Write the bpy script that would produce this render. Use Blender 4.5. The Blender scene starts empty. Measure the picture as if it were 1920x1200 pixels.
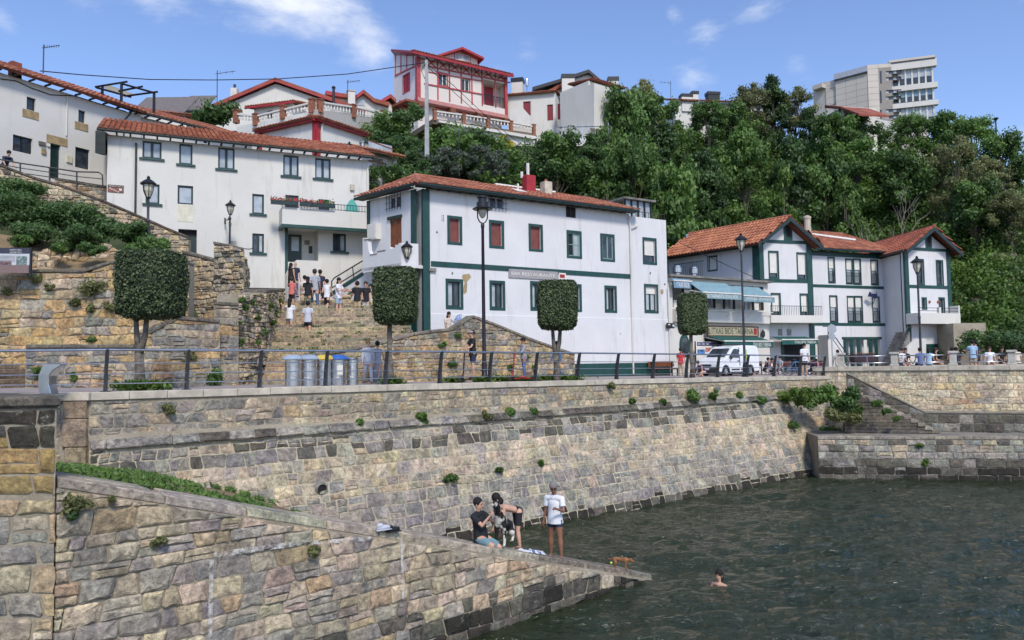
import bpy,math,random
import numpy as np
from mathutils import Vector,Matrix,noise as mnoise
random.seed(7);np.random.seed(7)
S=bpy.context.scene
COL=S.collection
# --- camera, sky, sun, exposure
F=1440.0;EYE=5.6;ROLL=math.radians(0.8);PITCH=math.atan(81/1440)
_f=Vector((0,math.cos(PITCH),math.sin(PITCH)))
_u0=Vector((0,-math.sin(PITCH),math.cos(PITCH)));_r0=Vector((1,0,0))
_u=_u0*math.cos(ROLL)+_r0*math.sin(ROLL);_r=_r0*math.cos(ROLL)-_u0*math.sin(ROLL)
CAM=Vector((0,0,EYE))
cd=bpy.data.cameras.new('camera');cd.sensor_width=36;cd.lens=36*F/1920
cd.clip_start=0.1;cd.clip_end=6000
cam=bpy.data.objects.new('camera',cd);COL.objects.link(cam);S.camera=cam
m=Matrix(((_r.x,_u.x,-_f.x),(_r.y,_u.y,-_f.y),(_r.z,_u.z,-_f.z))).to_4x4()
m.translation=CAM;cam.matrix_world=m
SUN_EL,SUN_AZ=46.0,163.0      # azimuth measured clockwise from +Y : behind the camera, to the right
w=bpy.data.worlds.new('World');S.world=w;w.use_nodes=True
nt=w.node_tree;nt.nodes.clear()
def N(nt,t,**k):
 n=nt.nodes.new(t)
 for a,b in k.items():
  if a.startswith('i_'):n.inputs[a[2:].replace('_',' ')].default_value=b
  else:setattr(n,a,b)
 return n
out=N(nt,'ShaderNodeOutputWorld');bg=N(nt,'ShaderNodeBackground');bg.inputs[1].default_value=0.13
sky=N(nt,'ShaderNodeTexSky',sky_type='NISHITA',sun_disc=False,sun_elevation=math.radians(SUN_EL),
  sun_rotation=math.radians(SUN_AZ),altitude=0,air_density=1.0,dust_density=0.6,ozone_density=2.6)
tc=N(nt,'ShaderNodeTexCoord');mp=N(nt,'ShaderNodeMapping');mp.inputs['Scale'].default_value=(1.0,1.0,2.6)
mp.inputs['Location'].default_value=(0.32,0.1,0.23)
nz=N(nt,'ShaderNodeTexNoise',i_Scale=5.0,i_Detail=9.0,i_Roughness=0.62,i_Distortion=0.25)
nz2=N(nt,'ShaderNodeTexNoise',i_Scale=0.9,i_Detail=2.0)
mul=N(nt,'ShaderNodeMath',operation='MULTIPLY_ADD');mul.inputs[1].default_value=0.35
cr=N(nt,'ShaderNodeValToRGB');cr.color_ramp.elements[0].position=0.84;cr.color_ramp.elements[1].position=1.0;cr.color_ramp.interpolation='EASE'
tint=N(nt,'ShaderNodeMix',data_type='RGBA',blend_type='MULTIPLY');tint.inputs[0].default_value=1.0
tint.inputs[7].default_value=(1.04,1.05,1.20,1)
mx=N(nt,'ShaderNodeMix',data_type='RGBA');mx.inputs[7].default_value=(5.9,6.1,6.5,1)
L=nt.links.new
L(tc.outputs['Generated'],mp.inputs[0]);L(mp.outputs[0],nz.inputs['Vector']);L(mp.outputs[0],nz2.inputs['Vector'])
nzs=N(nt,'ShaderNodeMath',operation='MULTIPLY_ADD');nzs.inputs[1].default_value=2.0;nzs.inputs[2].default_value=-.5;L(nz.outputs[0],nzs.inputs[0])
L(nz2.outputs[0],mul.inputs[0]);L(nzs.outputs[0],mul.inputs[2]);acc=mul.outputs[0]
def _dir(px,py):d=_f+_r*((px-960)/F)+_u*((600-py)/F);return tuple(d.normalized())
for bx,by,br_,ba in ((430,-45,.09,.30),(540,8,.07,.40),(630,40,.07,.48),(705,84,.052,.50),(130,-25,.07,.38),(290,0,.05,.30),(5,40,.035,.44),(1325,78,.035,.34),(1260,28,.02,.34),(1450,0,.08,.32),(1500,110,.03,.24),(990,95,.03,.2),(1300,150,.035,.24),(1920,240,.05,.1),(725,150,.03,.10)):
 vd=N(nt,'ShaderNodeVectorMath',operation='DISTANCE');vd.inputs[1].default_value=_dir(bx,by);L(tc.outputs['Generated'],vd.inputs[0])
 mr=N(nt,'ShaderNodeMapRange',interpolation_type='SMOOTHSTEP');mr.inputs[1].default_value=0;mr.inputs[2].default_value=br_;mr.inputs[3].default_value=ba;mr.inputs[4].default_value=0
 L(vd.outputs['Value'],mr.inputs[0]);s_=N(nt,'ShaderNodeMath',operation='ADD');L(acc,s_.inputs[0]);L(mr.outputs[0],s_.inputs[1]);acc=s_.outputs[0]
mrr=N(nt,'ShaderNodeMapRange');mrr.inputs[1].default_value=.82;mrr.inputs[2].default_value=1.62;L(acc,mrr.inputs[0]);cr.color_ramp.elements[0].position=0;L(mrr.outputs[0],cr.inputs[0])
L(sky.outputs[0],tint.inputs[6]);L(tint.outputs[2],mx.inputs[6]);L(cr.outputs[0],mx.inputs[0])
L(mx.outputs[2],bg.inputs[0]);L(bg.outputs[0],out.inputs[0])
sd=bpy.data.lights.new('sun','SUN');sd.energy=2.3;sd.angle=math.radians(11);sd.color=(1,0.92,0.80)
so=bpy.data.objects.new('sun',sd);COL.objects.link(so)
_e,_a=math.radians(SUN_EL),math.radians(SUN_AZ)
_sd=Vector((math.sin(_a)*math.cos(_e),math.cos(_a)*math.cos(_e),math.sin(_e)))
so.rotation_euler=_sd.to_track_quat('Z','Y').to_euler();so.location=(30,-30,60)
S.view_settings.view_transform='Standard';S.view_settings.look='None'
S.view_settings.gamma=1;S.view_settings.use_curve_mapping=False
S.view_settings.exposure=0.41
S.render.engine='CYCLES';S.cycles.max_bounces=6;S.cycles.diffuse_bounces=3;S.cycles.glossy_bounces=3
S.cycles.transmission_bounces=3;S.cycles.transparent_max_bounces=4;S.cycles.use_denoising=True
# --- surveying helpers (photo bearings -> plan)
def ray(px,py):
 d=_f+_r*((px-960)/F)+_u*((600-py)/F);return d/d.y
def hor(px):
 a=ray(px,600).z;b=ray(px,700).z;return 600+100*a/(a-b)
def at(px,py,Y):return CAM+ray(px,py)*Y
def plan(px,Y):
 p=at(px,hor(px),Y);return Vector((p.x,p.y))
def onz(px,py,z):
 d=ray(px,py);return CAM+d*((z-EYE)/d.z)
def zat(px,py,Y):return at(px,py,Y).z
class Fr:
 """vertical plane through two plan points; u along it, n outward (towards the viewer side), z up"""
 def __init__(s,A,B):
  s.A=Vector(A[:2]);s.B=Vector(B[:2]);s.d=(s.B-s.A).normalized();s.len=(s.B-s.A).length
  s.n=Vector((s.d.y,-s.d.x))
 def p(s,u,n,z):
  q=s.A+s.d*u+s.n*n;return Vector((q.x,q.y,z))
 def uz(s,px,py,n=0.0):
  d=ray(px,py);a=s.A+s.n*n
  c=a-Vector((CAM.x,CAM.y))
  det=d.x*(-s.d.y)+s.d.x*d.y
  t=(c.x*(-s.d.y)+s.d.x*c.y)/det
  P=CAM+d*t
  return (Vector((P.x,P.y))-a).dot(s.d),P.z
 def rect(s,x0,y0,x1,y1,n=0.0):
  my=(y0+y1)/2;mxx=(x0+x1)/2
  return s.uz(x0,my,n)[0],s.uz(x1,my,n)[0],s.uz(mxx,y1,n)[1],s.uz(mxx,y0,n)[1]
 def off(s,n):
  return Fr(s.A+s.n*n,s.B+s.n*n)
class MB:
 def __init__(s):s.v=[];s.f=[];s.m=[];s.c=[]
 def add(s,vs,fs,m=0,col=None):
  o=len(s.v);s.v += [tuple(v)for v in vs];s.f += [tuple(i+o for i in f)for f in fs];s.m += [m]*len(fs)
  s.c += [col if col else (1,1,1)]*len(vs)
  return s
 def hexa(s,P,m=0,col=None):
  return s.add(P,[(0,3,2,1),(4,5,6,7),(0,1,5,4),(1,2,6,5),(2,3,7,6),(3,0,4,7)],m,col)
 def box(s,x0,x1,y0,y1,z0,z1,m=0,M=None,col=None):
  P=[Vector(p)for p in ((x0,y0,z0),(x1,y0,z0),(x1,y1,z0),(x0,y1,z0),(x0,y0,z1),(x1,y0,z1),(x1,y1,z1),(x0,y1,z1))]
  if M is not None:P=[M @ p for p in P]
  return s.hexa(P,m,col)
 def fbox(s,fr,u0,u1,n0,n1,z0,z1,m=0,col=None):
  P=[fr.p(u,n,z)for z in (z0,z1)for u,n in ((u0,n1),(u1,n1),(u1,n0),(u0,n0))]
  return s.hexa(P,m,col)
 def tube(s,pts,r,n=8,m=0,cap=True,col=None):
  pts=[Vector(p)for p in pts];rs=r if isinstance(r,(list,tuple))else [r]*len(pts)
  vs=[];fs=[];ref=None
  for i,p in enumerate(pts):
   t=(pts[min(i+1,len(pts)-1)]-pts[max(i-1,0)])
   t=t.normalized()if t.length>1e-9 else Vector((0,0,1))
   if ref is None:ref=Vector((0,0,1))if abs(t.z)<.9 else Vector((1,0,0))
   a=t.cross(ref);a=a.normalized()if a.length>1e-6 else t.orthogonal().normalized()
   b=t.cross(a).normalized();ref=-b if False else ref
   for k in range(n):
    q=2*math.pi*k/n;vs.append(p+(a*math.cos(q)+b*math.sin(q))*rs[i])
  for i in range(len(pts)-1):
   for k in range(n):
    k2=(k+1)% n;fs.append((i*n+k,i*n+k2,(i+1)*n+k2,(i+1)*n+k))
  if cap:fs += [tuple(range(n-1,-1,-1)),tuple((len(pts)-1)*n+k for k in range(n))]
  return s.add(vs,fs,m,col)
 def lathe(s,prof,n=12,m=0,c=(0,0,0),sx=1,sy=1,col=None):
  vs=[];fs=[]
  for r,z in prof:
   for k in range(n):
    q=2*math.pi*k/n;vs.append((c[0]+r*math.cos(q)*sx,c[1]+r*math.sin(q)*sy,c[2]+z))
  for i in range(len(prof)-1):
   for k in range(n):
    k2=(k+1)% n;fs.append((i*n+k,i*n+k2,(i+1)*n+k2,(i+1)*n+k))
  fs += [tuple(range(n-1,-1,-1)),tuple((len(prof)-1)*n+k for k in range(n))]
  return s.add(vs,fs,m,col)
 def ell(s,c,rx,ry,rz,n=10,k=7,m=0,M=None,jit=0,col=None):
  vs=[];fs=[]
  for i in range(k+1):
   t=math.pi*i/k
   for j in range(n):
    q=2*math.pi*j/n;g=1+random.uniform(-jit,jit)
    v=Vector((rx*math.sin(t)*math.cos(q)*g,ry*math.sin(t)*math.sin(q)*g,-rz*math.cos(t)*g))
    if M is not None:v=M @ v
    vs.append(v+Vector(c))
  for i in range(k):
   for j in range(n):
    j2=(j+1)% n;fs.append((i*n+j,i*n+j2,(i+1)*n+j2,(i+1)*n+j))
  return s.add(vs,fs,m,col)
 def prism(s,fr,poly,n0,n1,m=0,col=None):
  """poly: list of (u,z) counter-clockwise seen from outside; extruded between n0 (back) and n1 (front)"""
  k=len(poly)
  vs=[fr.p(u,n1,z)for u,z in poly]+[fr.p(u,n0,z)for u,z in poly]
  fs=[tuple(range(k)),tuple(range(2*k-1,k-1,-1))]+[(i,i+k,(i+1)% k+k,(i+1)% k)for i in range(k)]
  return s.add(vs,fs,m,col)
 def build(s,name,mats,parent=None,smooth=False,label=None,cat=None,group=None,kind=None,colattr=False,loc=None,bevel=0):
  me=bpy.data.meshes.new(name);o=bpy.data.objects.new(name,me);COL.objects.link(o)
  base=Vector((0,0,0))
  if parent is not None:
   o.parent=parent;base=orig(parent)
  elif loc is not None:
   base=Vector(loc);o.location=base;o['_o']=list(base)
  vs=[(v[0]-base.x,v[1]-base.y,v[2]-base.z)for v in s.v]if base.length else s.v
  me.from_pydata(vs,[],s.f);
  if not isinstance(mats,(list,tuple)):mats=[mats]
  for mt in mats:me.materials.append(mt)
  if len(mats)>1:me.polygons.foreach_set('material_index',s.m)
  if colattr:
   at_=me.color_attributes.new('col','FLOAT_COLOR','POINT')
   at_.data.foreach_set('color',np.array([(c[0],c[1],c[2],1)for c in s.c],dtype=np.float32).ravel())
  if smooth:me.polygons.foreach_set('use_smooth',[True]*len(me.polygons))
  me.update()
  if bevel:
   b=o.modifiers.new('Bevel','BEVEL');b.width=bevel;b.segments=1;b.limit_method='ANGLE'
  tag(o,label,cat,group,kind);return o
def orig(o):
 b=Vector((0,0,0))
 while o is not None:
  b += o.location;o=o.parent
 return b
def tag(o,label=None,cat=None,group=None,kind=None):
 if label:o['label']=label
 if cat:o['category']=cat
 if group:o['group']=group
 if kind:o['kind']=kind
 if '_o' in o:del o['_o']
 return o
def thing(name,loc,label,cat,group=None,rz=0.0):
 o=bpy.data.objects.new(name,None);COL.objects.link(o);o.location=loc;o.rotation_euler=(0,0,rz)
 o.empty_display_size=0.3
 return tag(o,label,cat,group)
def dup(o,parent=None):
 c=o.copy();COL.objects.link(c);c.parent=parent
 for ch in list(o.children):dup(ch,c)
 return c
# --- materials
def newmat(name):
 mt=bpy.data.materials.new(name);mt.use_nodes=True;nt=mt.node_tree;nt.nodes.clear()
 o=N(nt,'ShaderNodeOutputMaterial');p=N(nt,'ShaderNodeBsdfPrincipled');nt.links.new(p.outputs[0],o.inputs[0])
 return mt,nt,p,o
def texco(nt,scale=(1,1,1),world=True):
 g=N(nt,'ShaderNodeNewGeometry')if world else N(nt,'ShaderNodeTexCoord')
 mp=N(nt,'ShaderNodeMapping');mp.inputs['Scale'].default_value=scale
 nt.links.new(g.outputs['Position' if world else 'Object'],mp.inputs[0]);return mp.outputs[0]
def rgb(c):return (c[0],c[1],c[2],1)
def hexc(r,g,b):
 f=lambda v:(v/255/12.92 if v/255 <= .04045 else ((v/255+.055)/1.055)**2.4)
 return (f(r),f(g),f(b))
def mix(nt,fac,a,b,mode='MIX'):
 n=N(nt,'ShaderNodeMix',data_type='RGBA',blend_type=mode)
 for i,v in ((0,fac),(6,a),(7,b)):
  if hasattr(v,'links')or hasattr(v,'is_output'):nt.links.new(v,n.inputs[i])
  elif i == 0:n.inputs[0].default_value=v
  else:n.inputs[i].default_value=rgb(v)
 return n.outputs[2]
def noi(nt,vec,scale,detail=4,rough=.55,dist=0):
 n=N(nt,'ShaderNodeTexNoise',i_Scale=scale,i_Detail=float(detail),i_Roughness=rough,i_Distortion=dist)
 nt.links.new(vec,n.inputs['Vector']);return n.outputs[0]
def ramp(nt,v,a,b,ca=(0,0,0),cb=(1,1,1)):
 r=N(nt,'ShaderNodeValToRGB');r.color_ramp.elements[0].position=a;r.color_ramp.elements[1].position=b
 r.color_ramp.elements[0].color=rgb(ca);r.color_ramp.elements[1].color=rgb(cb);nt.links.new(v,r.inputs[0]);return r.outputs[0]
def bump(nt,p,h,strength=.4,dist=.02):
 b=N(nt,'ShaderNodeBump');b.inputs['Strength'].default_value=strength;b.inputs['Distance'].default_value=dist
 nt.links.new(h,b.inputs['Height']);nt.links.new(b.outputs[0],p.inputs['Normal'])
MATS={}
def simple(name,c,rough=.6,metal=0.0,var=.12,sc=3.0,spec=None,bmp=0.0):
 if name in MATS:return MATS[name]
 mt,nt,p,o=newmat(name);v=texco(nt)
 n=noi(nt,v,sc,5,.6)
 p.inputs['Roughness'].default_value=rough;p.inputs['Metallic'].default_value=metal
 lo=tuple(x*(1-var*1.5)for x in c);hi=tuple(min(1,x*(1+var))for x in c)
 nt.links.new(mix(nt,ramp(nt,n,.3,.7),lo,hi),p.inputs['Base Color'])
 if bmp:bump(nt,p,noi(nt,v,sc*8,5),bmp,.01)
 MATS[name]=mt;return mt
def plaster(name,c,dirt=(.33,.31,.25),amt=.35):
 mt,nt,p,o=newmat(name);v=texco(nt);vs=texco(nt,(1.3,1.3,.16))
 n1=noi(nt,v,.55,6,.62);n2=noi(nt,vs,2.2,6,.65);n3=noi(nt,v,7,5,.6)
 c1=mix(nt,ramp(nt,n1,.35,.7),tuple(x*.90 for x in c),c)
 st=ramp(nt,n2,.56,.80);k=N(nt,'ShaderNodeMath',operation='MULTIPLY');nt.links.new(st,k.inputs[0]);k.inputs[1].default_value=amt
 c2=mix(nt,k.outputs[0],c1,dirt)
 sp=ramp(nt,n3,.68,.76);k2=N(nt,'ShaderNodeMath',operation='MULTIPLY');nt.links.new(sp,k2.inputs[0]);k2.inputs[1].default_value=amt*.8
 nt.links.new(mix(nt,k2.outputs[0],c2,tuple(x*.55 for x in dirt)),p.inputs['Base Color'])
 p.inputs['Roughness'].default_value=.9;bump(nt,p,noi(nt,v,9,6,.6),.35,.02);return mt
def stone_mat(name,gain=1.0,bs=.8):
 mt,nt,p,o=newmat(name);v=texco(nt)
 a=N(nt,'ShaderNodeVertexColor',layer_name='col')
 n=noi(nt,v,8,9,.74,.5);n2=noi(nt,v,1.7,6,.68);n3=noi(nt,v,15,8,.78)
 c1=mix(nt,ramp(nt,n,.34,.66),(.42,.41,.40),(1.62,1.56,1.45));c=mix(nt,1.0,a.outputs[0],c1,'MULTIPLY')
 c2=mix(nt,1.0,c,mix(nt,ramp(nt,n2,.36,.62),(.58,.58,.60),(1.22,1.18,1.10)),'MULTIPLY')
 c3=mix(nt,ramp(nt,n3,.58,.70),c2,(.060,.056,.048));c3=mix(nt,ramp(nt,noi(nt,v,4.1,8,.8),.60,.72),c3,(.52,.48,.39))
 nt.links.new(c3,p.inputs['Base Color']);p.inputs['Roughness'].default_value=.92
 ad=N(nt,'ShaderNodeMath',operation='MULTIPLY_ADD');nt.links.new(n,ad.inputs[0]);ad.inputs[1].default_value=1.6;nt.links.new(n3,ad.inputs[2])
 bump(nt,p,ad.outputs[0],bs,.045);return mt
def mortar_mat(name,ca,cb):
 mt,nt,p,o=newmat(name);v=texco(nt)
 n=noi(nt,v,1.1,7,.65);n3=noi(nt,v,14,7,.7)
 c=mix(nt,ramp(nt,n,.35,.65),ca,cb);c=mix(nt,1.0,c,mix(nt,n3,(.45,.45,.45),(1.4,1.4,1.4)),'MULTIPLY')
 nt.links.new(c,p.inputs['Base Color']);p.inputs['Roughness'].default_value=.95
 bump(nt,p,n3,.8,.04);return mt
def glass(name,c,rough=.06,var=.5):
 mt,nt,p,o=newmat(name);v=texco(nt);n=noi(nt,v,1.7,2)
 nt.links.new(mix(nt,ramp(nt,n,.4,.6),tuple(x*(1-var)for x in c),c),p.inputs['Base Color'])
 p.inputs['Roughness'].default_value=rough;p.inputs['IOR'].default_value=1.55
 return mt
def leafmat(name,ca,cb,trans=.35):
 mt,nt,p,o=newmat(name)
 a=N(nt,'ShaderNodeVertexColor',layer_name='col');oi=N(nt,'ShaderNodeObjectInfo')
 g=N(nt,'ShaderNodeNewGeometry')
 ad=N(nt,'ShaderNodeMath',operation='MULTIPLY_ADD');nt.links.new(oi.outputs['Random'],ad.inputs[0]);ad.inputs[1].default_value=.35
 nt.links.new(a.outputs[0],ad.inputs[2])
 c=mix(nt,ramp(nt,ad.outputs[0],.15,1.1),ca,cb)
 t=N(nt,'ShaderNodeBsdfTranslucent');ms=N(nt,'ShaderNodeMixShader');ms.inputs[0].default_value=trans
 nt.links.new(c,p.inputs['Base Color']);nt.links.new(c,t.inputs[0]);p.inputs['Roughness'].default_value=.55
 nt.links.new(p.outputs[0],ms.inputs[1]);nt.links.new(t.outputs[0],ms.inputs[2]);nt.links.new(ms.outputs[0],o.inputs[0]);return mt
def tilemat(name,cols):
 mt,nt,p,o=newmat(name);v=texco(nt);g=N(nt,'ShaderNodeNewGeometry')
 r=N(nt,'ShaderNodeValToRGB');el=r.color_ramp.elements
 el[0].color=rgb(cols[0]);el[1].color=rgb(cols[-1])
 for i,c in enumerate(cols[1:-1]):
  e=el.new((i+1)/(len(cols)-1));e.color=rgb(c)
 nt.links.new(g.outputs['Random Per Island'],r.inputs[0])
 n=noi(nt,v,.9,6,.65);n2=noi(nt,v,9,5,.7)
 c=mix(nt,ramp(nt,n,.35,.65),(.62,.60,.60),(1.1,1.1,1.1));c=mix(nt,1.0,r.outputs[0],c,'MULTIPLY')
 c=mix(nt,ramp(nt,n2,.60,.78),c,(.11,.07,.045))
 nt.links.new(c,p.inputs['Base Color']);p.inputs['Roughness'].default_value=.9;return mt
M_WHITE=plaster('white_plaster',(.68,.67,.62),amt=.62)
M_WHITE2=plaster('white_plaster_cool',(.70,.70,.70),amt=.55)
M_WHITE3=plaster('white_plaster_clean',(.68,.665,.61),amt=.3)
M_GREEN=simple('green_paint',(.012,.060,.052),.45,var=.2)
M_DGREEN=simple('dark_green_frame',(.010,.030,.028),.4,var=.2)
M_RED=simple('red_paint',(.36,.020,.028),.5,var=.15)
M_PINKW=plaster('warm_plaster',(.72,.66,.60),amt=.12)
M_BLACK=simple('black_iron',(.012,.013,.016),.45)
M_POST=simple('dark_steel',(.035,.037,.043),.45)
M_STEEL=simple('brushed_steel',(.55,.56,.58),.28,metal=1.0,var=.15)
M_WOOD=simple('brown_wood',(.20,.065,.025),.5,var=.3,sc=6)
M_SHUT=simple('maroon_shutter',(.19,.055,.045),.6,var=.15)
M_DARK=simple('dark_interior',(.012,.012,.014),.8)
M_BLIND=simple('white_blind',(.72,.70,.64),.7,var=.08)
M_GLASS=glass('window_glass_dark',(.05,.065,.08))
M_GLASSP=glass('window_glass_curtained',(.42,.47,.50),.12,.25)
M_STONE=stone_mat('wall_stone')
M_MORT=mortar_mat('mortar_beige',(.30,.26,.19),(.42,.37,.28))
M_MORTG=mortar_mat('mortar_grey',(.17,.16,.145),(.30,.28,.23))
M_MORTY=mortar_mat('mortar_cream',(.44,.38,.26),(.58,.52,.38))
M_CONC=simple('pale_concrete',(.52,.47,.38),.9,var=.22,sc=2.2,bmp=.4)
M_SAND=simple('ochre_sandstone',(.38,.28,.15),.9,var=.25,sc=2.5,bmp=.5)
M_GREYC=simple('grey_concrete',(.20,.19,.17),.9,var=.35,sc=2.2,bmp=.5)
M_TILE=tilemat('terracotta_tiles',[(.36,.12,.065),(.46,.17,.09),(.29,.095,.06),(.54,.25,.15),(.40,.13,.07)])
M_TILEO=tilemat('orange_tiles',[(.48,.18,.095),(.54,.225,.12),(.40,.145,.08),(.50,.20,.10)])
M_TILED=tilemat('brown_tiles',[(.34,.10,.06),(.42,.14,.08),(.28,.08,.05),(.40,.13,.07)])
M_LEAF=leafmat('leaf_mid',(.030,.070,.018),(.150,.270,.055))
M_LEAFD=leafmat('leaf_dark',(.022,.052,.018),(.110,.205,.050))
M_LEAFO=leafmat('leaf_olive',(.055,.068,.024),(.24,.26,.10))
M_LEAFY=leafmat('leaf_bright',(.030,.075,.010),(.15,.25,.04))
M_LEAFX=leafmat('leaf_privet',(.016,.032,.012),(.135,.185,.07),.2)
M_BARK=simple('bark',(.10,.085,.065),.95,var=.4,sc=8,bmp=.8)
M_BARKP=simple('pale_bark',(.33,.30,.24),.95,var=.25,sc=8)
M_SOIL=simple('slope_earth',(.22,.16,.09),.95,var=.35,sc=1.2,bmp=.7)
# --- quay line
RAIL=[(182,655,735.7),(345,656,731),(492,657,727.5),(620,658,724),(737,659,720.5),(838,659.5,718),(932,660,715.7),
  (1014,660.5,714.2),(1092,661,712.8),(1163,662,711.5),(1228,663,710.5),(1290,664,709.5),(1350,665,708.5),
  (1403,666,707),(1457,667,706),(1508,667,705),(1552,667,704)]
POSTS=[at(x,b,1.07*F/(b-a))for x,a,b in RAIL]
_t=np.linspace(0,1,len(POSTS));_q=np.array([[p.x,p.y,p.z]for p in POSTS])
_fit=[np.polyfit(_t,_q[:,i],2)for i in range(3)]
POSTS=[Vector([float(np.polyval(_fit[i],t))for i in range(3)])for t in _t]
def quay(t):return Vector([float(np.polyval(_fit[i],t))for i in range(3)])   # t in 0..1 along the posts
QL=sum((POSTS[i+1]-POSTS[i]).length for i in range(len(POSTS)-1))
def zg(x,y):return 5.02-.0096*((x+10.3)*.773+(y-19.1)*.634)
# --- terrain
PROF={
 -500:[(15,4.9),(24,5),(26,8.7),(34,15),(44,16),(60,22),(100,27),(400,30)],
0:[(15,4.9),(24,4.95),(27.3,4.95),(27.6,7.6),(28.6,8.2),(35.2,13.6),(44,14.7),(60,21),(100,27),(400,30)],
190:[(15,4.9),(24,4.95),(27.6,4.95),(27.9,7.6),(29,8.2),(36.2,12.4),(44,14.2),(60,21),(100,27),(400,30)],
340:[(15,4.9),(24,4.95),(28.5,4.95),(30.5,8.0),(36.8,11.2),(44,13),(60,21),(100,27),(400,30)],
430:[(15,4.9),(24,4.95),(29,4.95),(32,6),(37,8.2),(44,9.5),(60,21),(75,26),(100,28),(400,30)],
620:[(15,4.8),(24,4.85),(28,4.75),(32,5.6),(37,7.4),(42,8.2),(50,13),(60,20),(72,26.3),(80,27),(400,31)],
800:[(15,4.8),(30,4.8),(41,4.7),(46,6),(52,11),(60,18.5),(69,24.6),(76,27),(100,28),(400,32)],
1000:[(15,4.8),(30,4.75),(44,4.7),(50,7),(60,16),(68,23.8),(76,27.5),(100,29),(400,33)],
1250:[(15,4.7),(30,4.7),(54,4.65),(60,9),(74,22),(86,29.5),(100,31),(400,36)],
1450:[(15,4.6),(30,4.6),(60,4.6),(66,8.5),(80,23),(92,30.5),(110,32),(400,36)],
1700:[(15,4.6),(30,4.6),(58,4.6),(64,9),(80,23),(92,29.5),(110,30),(400,34)],
1800:[(15,4.6),(50,4.7),(54,6.2),(64,11),(80,21.5),(92,28),(110,28),(400,31)],
1920:[(15,4.6),(47,4.7),(51,6.8),(62,12),(78,20),(90,24.5),(110,25),(400,27)],
2400:[(15,4.6),(44,4.7),(50,8),(60,13),(76,18),(90,20),(110,20),(400,20)]}
_pk=sorted(PROF)
def tz(px,D):
 px=min(max(px,_pk[0]),_pk[-1]-1e-3)
 for i in range(len(_pk)-1):
  if px<_pk[i+1]:break
 a,b=_pk[i],_pk[i+1];t=(px-a)/(b-a);t=t*t*(3-2*t)
 f=lambda P:float(np.interp(D,[q[0]for q in P],[q[1]for q in P]))
 return f(PROF[a])*(1-t)+f(PROF[b])*t
def terr(px,D):
 """ground point at photo bearing px and depth D"""
 q=plan(px,D);return Vector((q.x,q.y,tz(px,D)))
Ds=sorted(set([41.5,42.5,43.5]+[28+i*1.1 for i in range(75)]+[27.3,27.6,27.9]+[24,26]+[115,130,150,200,300,400,800,3000]))
Ds=[d for d in Ds if d >= 24]
PX=list(range(-1400,3300,22));vs=[];fs=[]
for px in PX:
 for D in Ds:
  p=terr(px,D);b=mnoise.noise(Vector((p.x*.22,p.y*.22,0)))*.9+mnoise.noise(Vector((p.x*.9,p.y*.9,3)))*.22
  k=max(0,min(1,(p.z-6.5)/4))
  if D>100:b *= 3
  fz=p.z+b*k
  t_=((p.x+10.31)*.773+(p.y-19.1)*.634)/QL
  if k<.01:
   qq=quay(min(max(t_,-.05),1.0));s_=(p.x-qq.x)*.634-(p.y-qq.y)*.773
   fz=p.z-.5
   if s_>-1.6 or (p.x>15 and p.y<45-(p.x-17)*.6):fz=-1.5
  vs.append((p.x,p.y,fz))
n=len(Ds)
for i in range(len(PX)-1):
 for j in range(n-1):fs.append((i*n+j,(i+1)*n+j,(i+1)*n+j+1,i*n+j+1))
mt,nt,p,o=newmat('hill_soil');v=texco(nt)
a_=noi(nt,v,.35,6,.6);b_=noi(nt,v,3,7,.7)
c_=mix(nt,ramp(nt,a_,.42,.60),(.035,.060,.018),(.10,.095,.045));c_=mix(nt,ramp(nt,b_,.5,.7),c_,(.022,.030,.012))
nt.links.new(c_,p.inputs['Base Color']);p.inputs['Roughness'].default_value=1;bump(nt,p,b_,.9,.1)
b=MB();b.add(vs,fs);b.build('hill',mt,smooth=True,kind='structure')
b=MB();b.add([(-3000,-3000,-1.6),(3000,-3000,-1.6),(3000,3000,-1.6),(-3000,3000,-1.6)],[(0,1,2,3)])
b.build('ground',M_SOIL,kind='structure')
mt,nt,p,o=newmat('harbour_water');v=texco(nt,(1.0,1.7,1.0))
n1=noi(nt,v,1.5,3,.55,.6);n2=noi(nt,v,4.6,4,.6,.3)
ad=N(nt,'ShaderNodeMath',operation='MULTIPLY_ADD');nt.links.new(n2,ad.inputs[0]);ad.inputs[1].default_value=.45;nt.links.new(n1,ad.inputs[2])
c_=mix(nt,noi(nt,v,.12,3),(.012,.021,.008),(.028,.038,.016))
nt.links.new(c_,p.inputs['Base Color']);p.inputs['Roughness'].default_value=.03;p.inputs['IOR'].default_value=1.42
bump(nt,p,ad.outputs[0],1.0,.2)
vs=[];fs=[]
NX,NY=280,300
xs=np.concatenate([[-200],np.linspace(-12,34,NX),[300]]);ys=np.concatenate([[-200],np.linspace(2,42,NY)])
for x in xs:
 for y in ys:
  z=mnoise.noise(Vector((x*.35,y*.6,0)))*.12+mnoise.noise(Vector((x*.85+5,y*1.7,9)))*.12+mnoise.noise(Vector((x*1.9,y*3.7,3)))*.06
  vs.append((x,y,z))
n=len(ys)
for i in range(len(xs)-1):
 for j in range(n-1):fs.append((i*n+j,(i+1)*n+j,(i+1)*n+j+1,i*n+j+1))
b=MB();b.add(vs,fs);b.build('water',mt,smooth=True,kind='structure')
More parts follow.
